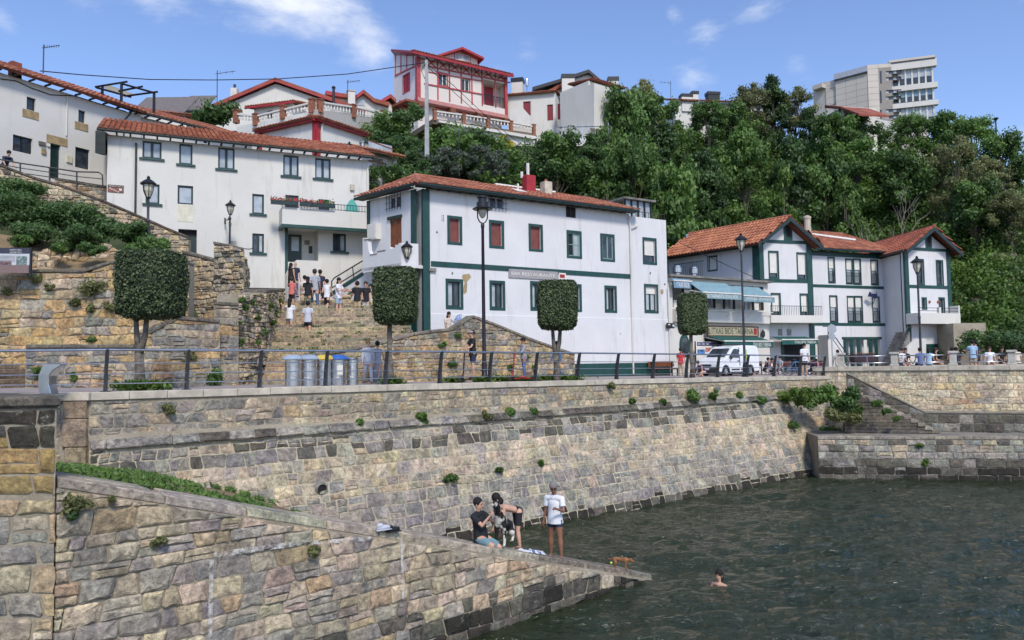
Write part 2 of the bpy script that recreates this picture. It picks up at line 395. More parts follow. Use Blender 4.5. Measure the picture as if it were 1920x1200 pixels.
def promenade():
 vs=[];fs=[]
 front=[Vector((-60,17.6)),Vector((-16,18.0))]+[Vector((q.x,q.y))+Vector((-.30,.38))for q in (quay(t)for t in np.linspace(-.03,1.0,24))]+[Vector((25.6,37.3)),Vector((60,22))]
 for i,q in enumerate(front):
  for k in range(7):
   back=Vector((q.x*1.6+1,max(q.y*1.7,46)))if k else q
   r=q.lerp(back,k/6);vs.append((r.x,r.y,zg(q.x,q.y)-.01*k-.004))
 for i in range(len(front)-1):
  for k in range(6):fs.append((i*7+k,(i+1)*7+k,(i+1)*7+k+1,i*7+k+1))
 mt,nt,p,o=newmat('promenade_paving');v=texco(nt)
 br=N(nt,'ShaderNodeTexBrick',i_Scale=1.0);br.inputs['Color1'].default_value=(.36,.31,.29,1);br.inputs['Color2'].default_value=(.30,.26,.25,1)
 br.inputs['Mortar'].default_value=(.16,.14,.13,1);br.inputs['Mortar Size'].default_value=.012;br.inputs['Brick Width'].default_value=.6;br.inputs['Row Height'].default_value=.4
 nt.links.new(v,br.inputs['Vector']);c=mix(nt,1.0,br.outputs[0],mix(nt,noi(nt,v,.8,6),(.7,.7,.7),(1.3,1.3,1.3)),'MULTIPLY')
 nt.links.new(c,p.inputs['Base Color']);p.inputs['Roughness'].default_value=.85
 b=MB();b.add(vs,fs);b.build('promenade',mt,kind='structure')
promenade()
# --- masonry
def jit(c,v):
 k=1+random.uniform(-v,v);return tuple(max(.01,x*k*(1+random.uniform(-.05,.05)))for x in c)
def masonry(parent,M,u0,u1,zt,zb,ch,sw,pal,proud=.05,gap=.018,limit=300,wav=.03,split=.15,skip=None,seed=1,name='stone',mat=None,jitr=.22,flat=.0):
 """M(u,z,n)->point; zt,zb functions of u; ch (min,max) course height; sw (min,max) stone width; pal(u,z)->colour"""
 rnd=random.Random(seed);cells=[]
 zmin=min(zb(u0),zb((u0+u1)/2),zb(u1));zmax=max(zt(u0+(u1-u0)*k/20)for k in range(21))
 rows=[zmin]
 while rows[-1]<zmax:rows.append(rows[-1]+rnd.uniform(*ch))
 ph=[(rnd.uniform(0,9),rnd.uniform(.5,1.2),rnd.uniform(.3,1))for _ in rows]
 def rz_(i,u):
  if i == 0:return rows[0]
  a,b_,c_=ph[i];return rows[i]+wav*math.sin(u*b_+a)*c_+wav*.6*math.sin(u*b_*3.1+a*2)
 for i in range(len(rows)-1):
  h=rows[i+1]-rows[i];u=u0-rnd.uniform(0,sw[0])
  pj=0
  while u<u1:
   wd=rnd.uniform(*sw)*(.8+.4*h/ch[1]);nj=rnd.uniform(-jitr,jitr)*min(wd,h)*.6
   a,b_=max(u,u0),min(u+wd,u1)
   if b_-a>.06:
    q=[(a+(pj if a>u0 else 0),0),(b_+(nj if b_<u1 else 0),0),(b_-(nj if b_<u1 else 0),1),(a-(pj if a>u0 else 0),1)]
    if rnd.random()<split and h>.14:
     s=rnd.uniform(.35,.65);q1=[q[0],q[1],(q[1][0]*(1-s)+q[2][0]*s,s),(q[0][0]*(1-s)+q[3][0]*s,s)]
     q2=[q1[3],q1[2],q[2],q[3]];cells += [(i,q1),(i,q2)]
    else:cells.append((i,q))
   u += wd;pj=nj
 out=[]
 for i,q in cells:
  P=[]
  for uu,s in q:
   z=rz_(i,uu)*(1-s)+rz_(i+1,uu)*s
   P.append([uu,max(min(z,zt(uu)-gap),zb(uu)+gap)])
  cu=sum(p[0]for p in P)/4;cz=sum(p[1]for p in P)/4
  if P[3][1]-P[0][1]<.07 and P[2][1]-P[1][1]<.07:continue
  if skip and skip(cu,cz):continue
  ring=[]
  for k in range(4):
   a=Vector(P[k]);pv=Vector(P[k-1]);nx=Vector(P[(k+1)% 4])
   r=min(.5*(1-flat)*rnd.uniform(.25,.75),.45)
   e1=(pv-a);e2=(nx-a);l1,l2=e1.length,e2.length
   if l1<1e-4 or l2<1e-4:ring.append(a);continue
   c1=min(l1,l2)*r*.5
   ring.append(a+e1/l1*c1);ring.append(a+e2/l2*c1)
   if l2>l1*.9:ring.append((a+nx)/2+Vector((rnd.uniform(-1,1),rnd.uniform(-1,1)))*min(l1,l2)*.07)
  md_=min(abs(P[1][0]-P[0][0]),abs(P[3][1]-P[0][1]));ring=[p+Vector((rnd.uniform(-1,1),rnd.uniform(-1,1)))*md_*.05*(1-flat)for p in ring]
  c=Vector((cu,cz));g=gap*rnd.uniform(.5,1.5)
  ring=[c+(p-c)*(max(0.3,1-g/max(.04,(p-c).length)))for p in ring]
  h=proud*rnd.uniform(.35,1.35);K=len(ring)
  dc=c+Vector((rnd.uniform(-.15,.15)*abs(P[1][0]-P[0][0]),rnd.uniform(-.15,.15)*(P[3][1]-P[0][1])))
  vs=[M(p[0],p[1],-.04)for p in ring]+[M(p[0],p[1],h*rnd.uniform(.3,.7))for p in ring]
  for p in ring:
   t=c+(p-c)*rnd.uniform(.62,.82);vs.append(M(t[0],t[1],h*rnd.uniform(.8,1.15)))
  vs.append(M(dc[0],dc[1],h*rnd.uniform(.9,1.25)))
  fs=[]
  for k in range(K):
   k2=(k+1)% K;fs += [(k,k2,K+k2,K+k),(K+k,K+k2,2*K+k2,2*K+k),(2*K+k,2*K+k2,3*K)]
  cen=M(cu,cz,0);area=abs(P[1][0]-P[0][0])*abs(P[3][1]-P[0][1])/max(1,(cen-CAM).length)**2
  out.append((area,vs,fs,jit(pal(cu,cz),.16)))
 out.sort(key=lambda t:-t[0]);mat=mat or M_STONE
 for _,vs,fs,col in out[:limit]:
  b=MB();b.add(vs,fs,0,col);b.build(name,mat,parent,colattr=True)
 if len(out)>limit:
  b=MB()
  for _,vs,fs,col in out[limit:]:b.add(vs,fs,0,col)
  b.build('small_stones',mat,parent,colattr=True,kind='stuff')
def core(parent,M,u0,u1,zt,zb,mat,nu=40,nz=10,top=None,name='mortar_bed',ends=True,thick=.5):
 vs=[];fs=[]
 for i in range(nu+1):
  u=u0+(u1-u0)*i/nu
  for j in range(nz+1):z=zb(u)+(zt(u)-zb(u))*j/nz;vs.append(M(u,z,0))
 for i in range(nu):
  for j in range(nz):a=i*(nz+1)+j;fs.append((a,a+nz+1,a+nz+2,a+1))
 o=len(vs)
 for i in range(nu+1):
  u=u0+(u1-u0)*i/nu;vs += [M(u,zt(u),-thick),M(u,zb(u),-thick)]
 for i in range(nu):
  a=i*(nz+1)+nz;fs.append((a,a+nz+1,o+2*i+2,o+2*i));fs.append((o+2*i,o+2*i+2,o+2*i+3,o+2*i+1))
 fs.append(tuple([j for j in range(nz,-1,-1)]+[o+1,o]));e=nu*(nz+1)
 fs.append(tuple([e+j for j in range(nz+1)]+[o+2*nu,o+2*nu+1]))
 b=MB();b.add(vs,fs);return b.build(name,mat,parent)
def pick(*cs):
 tot=sum(w for w,_ in cs);r=random.random()*tot
 for w,c in cs:
  r -= w
  if r <= 0:return c
 return cs[-1][1]
OCH=(.44,.33,.19);OCH2=(.50,.41,.27);BEI=(.44,.385,.30);GRY=(.33,.32,.29);GR2=(.26,.26,.25);BLU=(.205,.215,.23);DRK=(.12,.115,.10)
PAL=(.50,.44,.33);PNK=(.36,.28,.25);WET=(.030,.028,.022);RUS=(.36,.24,.15)
# ---- main quay wall (curved in plan, ledge, battered foot)
def q_norm(t):
 a=quay(t-.01);b=quay(t+.01);d=Vector((b.x-a.x,b.y-a.y)).normalized();return Vector((d.y,-d.x))
QT0,QT1=-.013,1.03
def quayM(u,z,n):
 t=QT0+(QT1-QT0)*u/UQ;q=quay(t);nn=q_norm(t)
 off=n if z>3.7 else n+.10+(3.7-z)*(.26+.16*max(0,t))
 return Vector((q.x+nn.x*off,q.y+nn.y*off,z))
UQ=QL*(QT1-QT0)
def q_top(u):return quay(QT0+(QT1-QT0)*u/UQ).z-.2
wall=thing('quay_wall',(quay(.4).x,quay(.4).y,0),'long curving stone harbour wall with dark ledge and pale coping under the railing','quay wall')
zl=lambda u:3.55+.012*u
core(wall,quayM,0,UQ,q_top,lambda u:3.6,M_MORT,60,3)
core(wall,quayM,0,UQ,lambda u:3.6,lambda u:-.8,M_MORTY,60,10)
def pal_up(u,z):return pick((4,PAL),(4,BEI),(3,OCH2),(2,GRY),(1,GR2))if u>5 else pick((2,GRY),(2,GR2),(2,BEI),(1,PAL))
def pal_low(u,z):
 if z>3.0:return pick((3,DRK),(3,GR2),(2,GRY),(1,BEI))
 if z<.42:return pick((4,WET),(3,DRK))
 k=mnoise.noise(Vector((u*.12,z*.5,2)))+(.30 if z<1.7 else -.35)+(-.014*(u-18))
 mm_=(.39,.35,.29)
 q=pick((5,BLU),(3,GR2),(2,GRY),(.6,BEI))if k>.1 else pick((3,BEI),(3,PAL),(2,GRY),(1.2,OCH2),(1.2,GR2))
 return tuple((a*.72+b*.28)*1.1 for a,b in zip(q,mm_))
masonry(wall,quayM,0,UQ,q_top,lambda u:3.84,(.22,.42),(.22,.62),pal_up,.025,.028,110,.03,.22,seed=3,jitr=.5)
masonry(wall,lambda u,z,n:quayM(u,z,n+.10),0,UQ,lambda u:3.86,lambda u:3.60,(.25,.26),(.35,.8),lambda u,z:pick((3,GR2),(2,DRK),(2,GRY)),.07,.008,60,.0,0,seed=4)
masonry(wall,quayM,0,UQ,lambda u:3.58,lambda u:-.4,(.22,.38),(.22,.6),pal_low,.03,.020,130,.03,.14,seed=5,jitr=.3,flat=.2)
nslab=36
for i in range(nslab):
 t0=QT0+(QT1-QT0)*i/nslab;t1=QT0+(QT1-QT0)*(i+1)/nslab
 a,c=quay(t0),quay(t1);na,nc=q_norm(t0),q_norm(t1);g=(c-a).normalized()*.006
 P=[]
 dz=random.uniform(-.006,.006)
 for z in (-.2,0.0):
  for q,nn,s in ((a+g,na,.06),(c-g,nc,.06),(c-g,nc,-.42),(a+g,na,-.42)):
   P.append((q.x+nn.x*s,q.y+nn.y*s,q.z+z+dz))
 b=MB();b.hexa(P);b.build('coping_stone',M_CONC,wall,bevel=.012)
def wall_pt(px,py):
 for k in range(2400):
  u=k*UQ/2400
  P=quayM(u,0,0)
 return None
def find_quay(px,py):
 d=ray(px,py);lo,hi=12.0,60.0
 best=None
 for D in np.linspace(14,46,1600):
  P=CAM+d*float(D)
  t=((P.x+10.31)*.773+(P.y-19.1)*.634)/QL
  for _ in range(3):
   q=quay(t);e=q_norm(t);tang=Vector((-e.y,e.x));t += ((P.x-q.x)*tang.x+(P.y-q.y)*tang.y)/QL
  q=quay(t);off=0 if P.z>3.7 else .10+(3.7-P.z)*(.26+.16*max(0,t))
  s=(P.x-q.x)*q_norm(t).x+(P.y-q.y)*q_norm(t).y-off
  if s <= 0.02:return P,q_norm(t),t
 return P,q_norm(t),t
P,nn,t=find_quay(602,917)
b=MB();fr=Fr((P.x,P.y),(P.x-nn.y,P.y+nn.x));fr.d=Vector((-nn.y,nn.x));fr.n=nn
ang=[2*math.pi*k/18 for k in range(18)]
vs=[fr.p(.17*math.cos(a),.04,P.z+.17*math.sin(a))for a in ang]+[fr.p(.145*math.cos(a),.08,P.z+.145*math.sin(a))for a in ang]+[fr.p(.14*math.cos(a),-.35,P.z+.14*math.sin(a))for a in ang]+[fr.p(.23*math.cos(a),-.05,P.z+.23*math.sin(a))for a in ang]
fs=[]
for k in range(18):
 j=(k+1)% 18;fs += [(k,j,18+j,18+k),(18+k,18+j,36+j,36+k),(54+k,54+j,j,k)]
b.add(vs,fs,0);b.add([fr.p(.143*math.cos(a),.03,P.z+.143*math.sin(a))for a in ang],[tuple(range(18))],1)
b.build('drain_pipe',[M_GREYC,M_DARK],wall)
# ---- sloping jetty in front
JA=Vector((-6.6,11.17));JD=Vector((.747,.665)).normalized();JN=Vector((JD.y,-JD.x))
JLEN=13.5
def j_top(u):return 4.07-.292*max(u,0)if u<11.3 else max(.12,4.07-.292*11.3-.30*(u-11.3))
def jetM(u,z,n):
 q=JA+JD*u+JN*(n+.05*(4-z)*.25);return Vector((q.x,q.y,z))
jet=thing('sloping_jetty',(JA.x+JD.x*5,JA.y+JD.y*5,0),'big sloping stone jetty running down into the water in the foreground','jetty')
core(jet,jetM,.03,JLEN,lambda u:j_top(u)-.12,lambda u:-.9,M_MORT,60,12,thick=1.5)
def soft(c,k=.35,m_=(.39,.35,.29)):return tuple((a*(1-k)+b*k)*1.14 for a,b in zip(c,m_))
def pal_j(u,z):
 if z<.38+.1*math.sin(u*2):return pick((3,WET),(2,DRK))
 if z<.75 and random.random()<.45:return DRK
 return soft(pick((4,GRY),(2.4,GR2),(5,BEI),(2.2,OCH2),(1.0,OCH),(3,PAL),(.6,PNK),(1.2,BLU)))
masonry(jet,jetM,0,JLEN-.1,lambda u:j_top(u)-.16,lambda u:-.4,(.20,.36),(.20,.56),pal_j,.055,.013,300,.025,.16,seed=11,jitr=.28,flat=.25)
k=0;u=.02
while u<JLEN-.4:
 l=random.uniform(.7,1.5)
 for a,c in ((.03,-.52),(-.53,-1.25)):
  lo=u+.01+(0 if a>0 else random.uniform(-.2,.2));hi=min(lo+l-.02,JLEN)
  dz=random.uniform(-.012,.012)
  P=[]
  for zz in (-.16,0):
   for uu,nn_ in ((lo,a),(hi,a),(hi,c),(lo,c)):
    q=JA+JD*uu+JN*(nn_+random.uniform(-.012,.012));P.append((q.x,q.y,j_top(uu)+zz+dz))
  b=MB();b.hexa(P,0,jit((.46,.42,.36)if u<8.5 else (.24,.22,.19),.12));b.build('top_slab',M_STONE,jet,colattr=True,bevel=.02)
 u += l
mt,nt,p,o=newmat('worn_white_paint');v=texco(nt);p.inputs['Base Color'].default_value=(.62,.60,.56,1);p.inputs['Roughness'].default_value=.9
tr=N(nt,'ShaderNodeBsdfTransparent');ms=N(nt,'ShaderNodeMixShader');nt.links.new(ramp(nt,noi(nt,v,7,8,.75),.43,.62),ms.inputs[0])
nt.links.new(tr.outputs[0],ms.inputs[1]);nt.links.new(p.outputs[0],ms.inputs[2]);nt.links.new(ms.outputs[0],o.inputs[0])
frj=Fr(JA,JA+JD*5)
def jseg(b,p0,p1,w_):
 n_=14
 for i in range(n_):
  a=[p0[k]+(p1[k]-p0[k])*i/n_ for k in (0,1)];c=[p0[k]+(p1[k]-p0[k])*(i+1)/n_ for k in (0,1)]
  ua,za=frj.uz(*a);uc,zc=frj.uz(*c);d=Vector((uc-ua,zc-za)).normalized();nn_=Vector((-d.y,d.x))*w_/2
  b.add([jetM(ua+nn_.x,za+nn_.y,.095),jetM(uc+nn_.x,zc+nn_.y,.095),jetM(uc-nn_.x,zc-nn_.y,.095),jetM(ua-nn_.x,za-nn_.y,.095)],[(0,3,2,1)])
for sg_ in (((396,1038),(560,1016),.09),((561,1016),(690,1008),.07),((392,1048),(388,1200),.07),((747,1010),(749,1120),.06)):
 b=MB();jseg(b,*sg_);b.build('painted_line',mt,jet)
vs=[];fs=[];nI=30
_bp=[(150,880),(180,886),(300,896),(450,926),(600,972),(760,1003),(860,1035)]
_bq=[find_quay(*q)for q in _bp];_bt=[q[2]for q in _bq];_bz=[q[0].z for q in _bq]
for i in range(nI+1):
 f0_=i/nI;s=-1.0+9.0*f0_
 a=JA+JD*s+JN*(-1.2);az=min(3.97,j_top(max(0,s))-.08-max(0,s-2.0)*.16)
 t=_bt[0]-.03+(_bt[-1]-_bt[0]+.03)*f0_;q=quay(t);nq=q_norm(t)
 bz=float(np.interp(t,_bt,_bz));off=.10+(3.7-max(bz,-.8))*(.26+.16*max(0,t))-.2
 c=Vector((q.x+nq.x*off,q.y+nq.y*off))
 for j in range(9):
  f=j/8;r=a.lerp(c,f);z=az*(1-f)+bz*f+.06*mnoise.noise(Vector((r.x*1.5,r.y*1.5,0)))*(1 if 0<j<8 else 0)
  vs.append((r.x,r.y,z))
for i in range(nI):
 for j in range(8):fs.append((i*9+j,(i+1)*9+j,(i+1)*9+j+1,i*9+j+1))
b=MB();b.add(vs,fs);b.build('grass_bank',M_SOIL,kind='structure',smooth=True)
BANK=(vs,nI)
# ---- foreground pillar at the left (parapet end)
PF=Fr((-16,10.75),JA)
UL=PF.len
par=thing('parapet_wall',(JA.x-.8,JA.y,0),'blackened stone parapet end with thick capstone at the left edge of the picture','wall')
pM=lambda u,z,n:PF.p(u+min(0,n)*.62,n+.02,z)
PZ=zat(60,766,11.0)
core(par,pM,0,UL,lambda u:PZ,lambda u:-.8,M_MORT,4,4,thick=1.3)
def pal_p(u,z):
 if z>4.6:return pick((3,(.06,.055,.045)),(1,DRK))
 if u>UL-1.2 and z>3.7:return pick((3,(.42,.30,.13)),(1,(.36,.27,.13)))
 if z>3.9:return pick((2,GR2),(2,(.38,.28,.14)))
 return pick((3,GRY),(2,GR2),(3,BEI),(2,OCH2),(1.5,OCH))
masonry(par,pM,0,UL,lambda u:PZ,lambda u:3.80,(.28,.40),(.35,.75),pal_p,.05,.02,60,.02,.12,seed=21)
masonry(par,pM,0,UL+.03,lambda u:3.78,lambda u:-.2,(.26,.42),(.3,.62),pal_p,.04,.03,120,.03,.1,seed=22)
b=MB();b.hexa([PF.p(u,n,z)for z in (PZ+.003,PZ+.17)for u,n in ((0,.10),(UL+.09,.10),(UL-.72,-1.3),(0,-1.3))],0,(.15,.14,.12));b.build('capstone',M_STONE,par,colattr=True,bevel=.04)
q0=quay(QT0);PFq=Fr((-30,q0.y-.35),(q0.x-.05,q0.y-.1))
pier=thing('quay_end_pier',(q0.x,q0.y,3),'narrow squared stone pier at the left end of the quay wall beside the parapet','pier')
zz=q0.z-.2;hs=[.45,.7,.5,.95,.8,1.0]
for i,h in enumerate(hs):
 b=MB();wd=[.5,.52,.44,.66,.6,.6][i]
 b.fbox(PFq,PFq.len-wd-.02,PFq.len+.05,-.6,.02+random.uniform(0,.03),zz-h+.012,zz,col=jit((.36,.29,.22),.12));b.build('pier_stone',M_STONE,pier,colattr=True,bevel=.02);zz -= h
lw=thing('left_quay_wall',(q0.x-6,q0.y-.3,3),'quay wall with pale coping running left behind the dark parapet','quay wall')
lM=lambda u,z,n:PFq.p(u,n-.06,z)
core(lw,lM,0,PFq.len-.3,lambda u:q0.z-.2,lambda u:-.8,M_MORT,10,4)
masonry(lw,lM,PFq.len-6,PFq.len-.6,lambda u:q0.z-.22,lambda u:2,(.3,.42),(.3,.7),pal_up,.03,.02,60,seed=23)
for i in range(12):
 b=MB();u1_=PFq.len+.12-i*1.7;b.fbox(PFq,u1_-1.69,u1_,-.5,.06,q0.z-.2,q0.z,);b.build('coping_stone',M_CONC,lw,bevel=.012)
# ---- right-hand quay: landing, low wall, steps, tall pale parapet wall
RA=Vector((14.35,36.55));RB=Vector((24.6,34.95));RF=Fr(RA,RA+(RB-RA)*1.9)
land=thing('landing_quay',(19,36,0),'low dark stone landing stage beside the water at the right','landing stage')
rM=lambda u,z,n:RF.p(u,n+(1.95-z)*.10,z)
zland=lambda u:1.93
core(land,rM,0,RF.len,zland,lambda u:-.8,M_MORTG,30,6,thick=3.2)
def pal_r(u,z):
 if z<.42:return pick((4,WET),(2,DRK))
 if z<.9:return pick((3,DRK),(2,GR2),(1,GRY))
 return pick((4,GRY),(3,GR2),(2,DRK),(1.5,BEI))
masonry(land,rM,0,RF.len,lambda u:1.80,lambda u:-.4,(.30,.40),(.35,.85),pal_r,.05,.016,200,.015,.06,seed=31,jitr=.12,flat=.3)
for i in range(16):
 b=MB();b.fbox(RF,i*1.28+.008,i*1.28+1.272,-.7,.05,1.80,1.95+random.uniform(-.01,.01),col=jit((.30,.285,.25),.1));b.build('edge_slab',M_STONE,land,colattr=True,bevel=.02)
PW=Fr((17.2,42.0),(17.2+8.3*1.9,42.0-5.1*1.9))
tall=thing('pale_parapet_wall',(21,39.5,1.9),'tall pale sandstone wall with white coping at the right of the harbour','wall')
tM=lambda u,z,n:PW.p(u,n,z)
ZC=5.17
core(tall,tM,-.6,PW.len,lambda u:ZC-.24,lambda u:1.5,M_MORTY,24,6)
masonry(tall,tM,-.6,PW.len,lambda u:ZC-.26,lambda u:4.3,(.34,.36),(.25,.42),lambda u,z:pick((4,(.64,.58,.46)),(2,(.58,.53,.43)),(1,(.66,.58,.42))),.02,.012,60,.0,0,seed=32,flat=.6,jitr=.1)
masonry(tall,tM,-.6,PW.len,lambda u:4.29,lambda u:1.9,(.24,.40),(.3,.7),lambda u,z:pick((4,(.72,.62,.46)),(3,(.66,.58,.45)),(1.5,(.70,.58,.37)),(.3,(.52,.36,.24)),(1.0,(.52,.48,.41))),.025,.014,170,.07,.15,seed=33,flat=.3,jitr=.5)
for i in range(14):
 b=MB();b.fbox(PW,-.8+i*1.3+.006,-.8+i*1.3+1.294,-.5,.10,ZC-.24,ZC);b.build('coping_stone',M_CONC,tall,bevel=.015)
LWF=Fr((17.9,39.0),(25.0,36.65))
zlow=lambda u:2.86 if u>2.6 else 2.86+(2.6-u)*.56
low=thing('low_stair_wall',(20,38,1.9),'low dark block wall with a sloping stair parapet standing on the landing stage','wall')
wM=lambda u,z,n:LWF.p(u,n,z)
core(low,wM,-.9,LWF.len,zlow,lambda u:1.2,M_MORTG,24,4,thick=.45)
masonry(low,wM,-.9,LWF.len,lambda u:zlow(u)-.02,lambda u:1.94,(.40,.46),(.4,.85),lambda u,z:pick((4,DRK),(3,GR2),(1.5,GRY))if u>1.5 else pick((3,DRK),(2,GR2)),.035,.014,90,.0,0,seed=34,flat=.4,jitr=.1)
b=MB();b.add([LWF.p(u,n,zlow(u)+.004+dz)for u in (-.9,2.6,LWF.len+.05)for n,dz in ((.06,0),(.06,.07),(-.5,.07),(-.5,0))],
    [(0,4,5,1),(1,5,6,2),(2,6,7,3),(4,8,9,5),(5,9,10,6),(6,10,11,7),(0,1,2,3),(11,10,9,8)]);b.build('coping',simple('dull_coping',(.30,.27,.21),.9,var=.3),low)
st=thing('harbour_steps',(18,38.2,1.9),'worn stone steps climbing left against the low dark wall','steps')
for i in range(12):
 u0_=3.0-i*.30;z1_=1.94+(i+1)*.165
 b=MB();b.fbox(LWF,u0_-.36,u0_,.04,1.15+.05*math.sin(i),z1_-.165,z1_+random.uniform(-.01,.01),col=jit((.36,.34,.29)if i % 2 else (.26,.24,.2),.15));b.build('step_stone',M_STONE,st,colattr=True,bevel=.03)
 b=MB();b.fbox(LWF,-1.2,u0_-.36,.04,1.12,z1_-.165+.003,z1_-.003,col=jit((.15,.14,.12),.2));b.build('step_block',M_STONE,st,colattr=True,bevel=.02)
# --- building helpers
def facade(root,fr,u0,u1,z0,z1,holes,mat,name='wall',back=6.0,sides=True,ztop=None):
 """front wall with real openings (reveals), plus side, back and top faces"""
 us=sorted(set([u0,u1]+[h[0]for h in holes]+[h[1]for h in holes]));zs=sorted(set([z0,z1]+[h[2]for h in holes]+[h[3]for h in holes]))
 us=[u for u in us if u0 <= u <= u1];zs=[z for z in zs if z0 <= z <= z1]
 b=MB()
 for i in range(len(us)-1):
  for j in range(len(zs)-1):
   cu,cz=(us[i]+us[i+1])/2,(zs[j]+zs[j+1])/2
   if any(h[0]<cu<h[1]and h[2]<cz<h[3]for h in holes):continue
   b.add([fr.p(us[i],0,zs[j]),fr.p(us[i+1],0,zs[j]),fr.p(us[i+1],0,zs[j+1]),fr.p(us[i],0,zs[j+1])],[(0,1,2,3)])
 for h in holes:
  d=h[4]if len(h)>4 else .16
  P=[fr.p(u,n,z)for n in (0,-d)for u,z in ((h[0],h[2]),(h[1],h[2]),(h[1],h[3]),(h[0],h[3]))]
  b.add(P,[(0,1,5,4),(1,2,6,5),(2,3,7,6),(3,0,4,7),(4,5,6,7)])
 if sides:
  P=[fr.p(u,n,z)for z in (z0,z1)for u,n in ((u0,0),(u1,0),(u1,-back),(u0,-back))]
  b.add(P,[(0,4,7,3),(1,2,6,5),(2,3,7,6),(4,5,6,7)])
 return b.build(name,mat,root)
def window(root,fr,R,fm=None,pm=None,leaves=1,surround=None,sill=None,depth=.13,fw=.055,blind=0,rails=0,name='window',grid=0,bars=0):
 fm=fm or M_DGREEN;pm=pm or M_GLASS
 u0,u1,z0,z1=R;b=MB();n0,n1=-depth,-depth+.05
 e=.002
 b.fbox(fr,u0+e,u0+fw,n0,n1,z0+e,z1-e);b.fbox(fr,u1-fw,u1-e,n0,n1,z0+e,z1-e)
 b.fbox(fr,u0+fw,u1-fw,n0,n1,z0+e,z0+fw);b.fbox(fr,u0+fw,u1-fw,n0,n1,z1-fw,z1-e)
 w_=(u1-u0)/leaves
 for k in range(1,leaves):b.fbox(fr,u0+k*w_-fw*.7,u0+k*w_+fw*.7,n0,n1+.012,z0+fw,z1-fw)
 for k in range(grid):
  z=z0+(z1-z0)*(k+1)/(grid+1);b.fbox(fr,u0+fw,u1-fw,n0,n1-.01,z-.018,z+.018)
 wdw=b.build(name,fm,root)
 for k in range(leaves):
  b=MB();b.fbox(fr,u0+k*w_+fw*.8,u0+(k+1)*w_-fw*.8,n0+.001,n0+.022,z0+fw*.8,z1-fw*.8)
  p_=pm[k % len(pm)]if isinstance(pm,(list,tuple))else pm
  b.build('pane',p_,wdw)
 if blind:
  b=MB();zz=z1-(z1-z0)*blind;b.fbox(fr,u0+fw*.6,u1-fw*.6,n1+.014,n1+.03,zz,z1-.02)
  for k in range(int((z1-zz)/.12)):b.fbox(fr,u0+fw*.6,u1-fw*.6,n1+.031,n1+.036,z1-.06-k*.12,z1-.05-k*.12)
  b.build('blind',M_BLIND,wdw)
 if surround:
  sw_,sm=surround;b=MB()
  b.fbox(fr,u0-sw_,u0,-.02,.022,z0-sw_,z1+sw_);b.fbox(fr,u1,u1+sw_,-.02,.022,z0-sw_,z1+sw_)
  b.fbox(fr,u0,u1,-.02,.022,z0-sw_,z0);b.fbox(fr,u0,u1,-.02,.022,z1,z1+sw_);b.build('surround',sm,wdw)
 if sill:
  ov,sh,sm=sill;b=MB();b.fbox(fr,u0-ov,u1+ov,-.05,.09,z0-sh,z0-.002);b.build('sill',sm,wdw)
 if rails:
  b=MB();zr=z0+rails
  b.fbox(fr,u0-.02,u1+.02,.05,.075,zr-.02,zr+.01);b.fbox(fr,u0-.02,u1+.02,.05,.075,z0+.04,z0+.06)
  k=max(3,int((u1-u0)/.11))
  for i in range(k+1):u=u0+(u1-u0)*i/k;b.fbox(fr,u-.008,u+.008,.055,.07,z0+.04,zr)
  b.build('guard_rail',M_BLACK,wdw)
 if bars:
  b=MB()
  for i in range(bars):u=u0-.08+(u1-u0+.16)*i/(bars-1);b.fbox(fr,u-.01,u+.01,.10,.12,z0-.1,z1+.12)
  for z in (z0+.03,(z0+z1)/2,z1-.03):b.fbox(fr,u0-.18,u1+.18,.12,.135,z-.01,z+.01)
  b.build('iron_bars',M_BLACK,wdw)
 return wdw
def hole(R,d=.16):return (R[0],R[1],R[2],R[3],d)
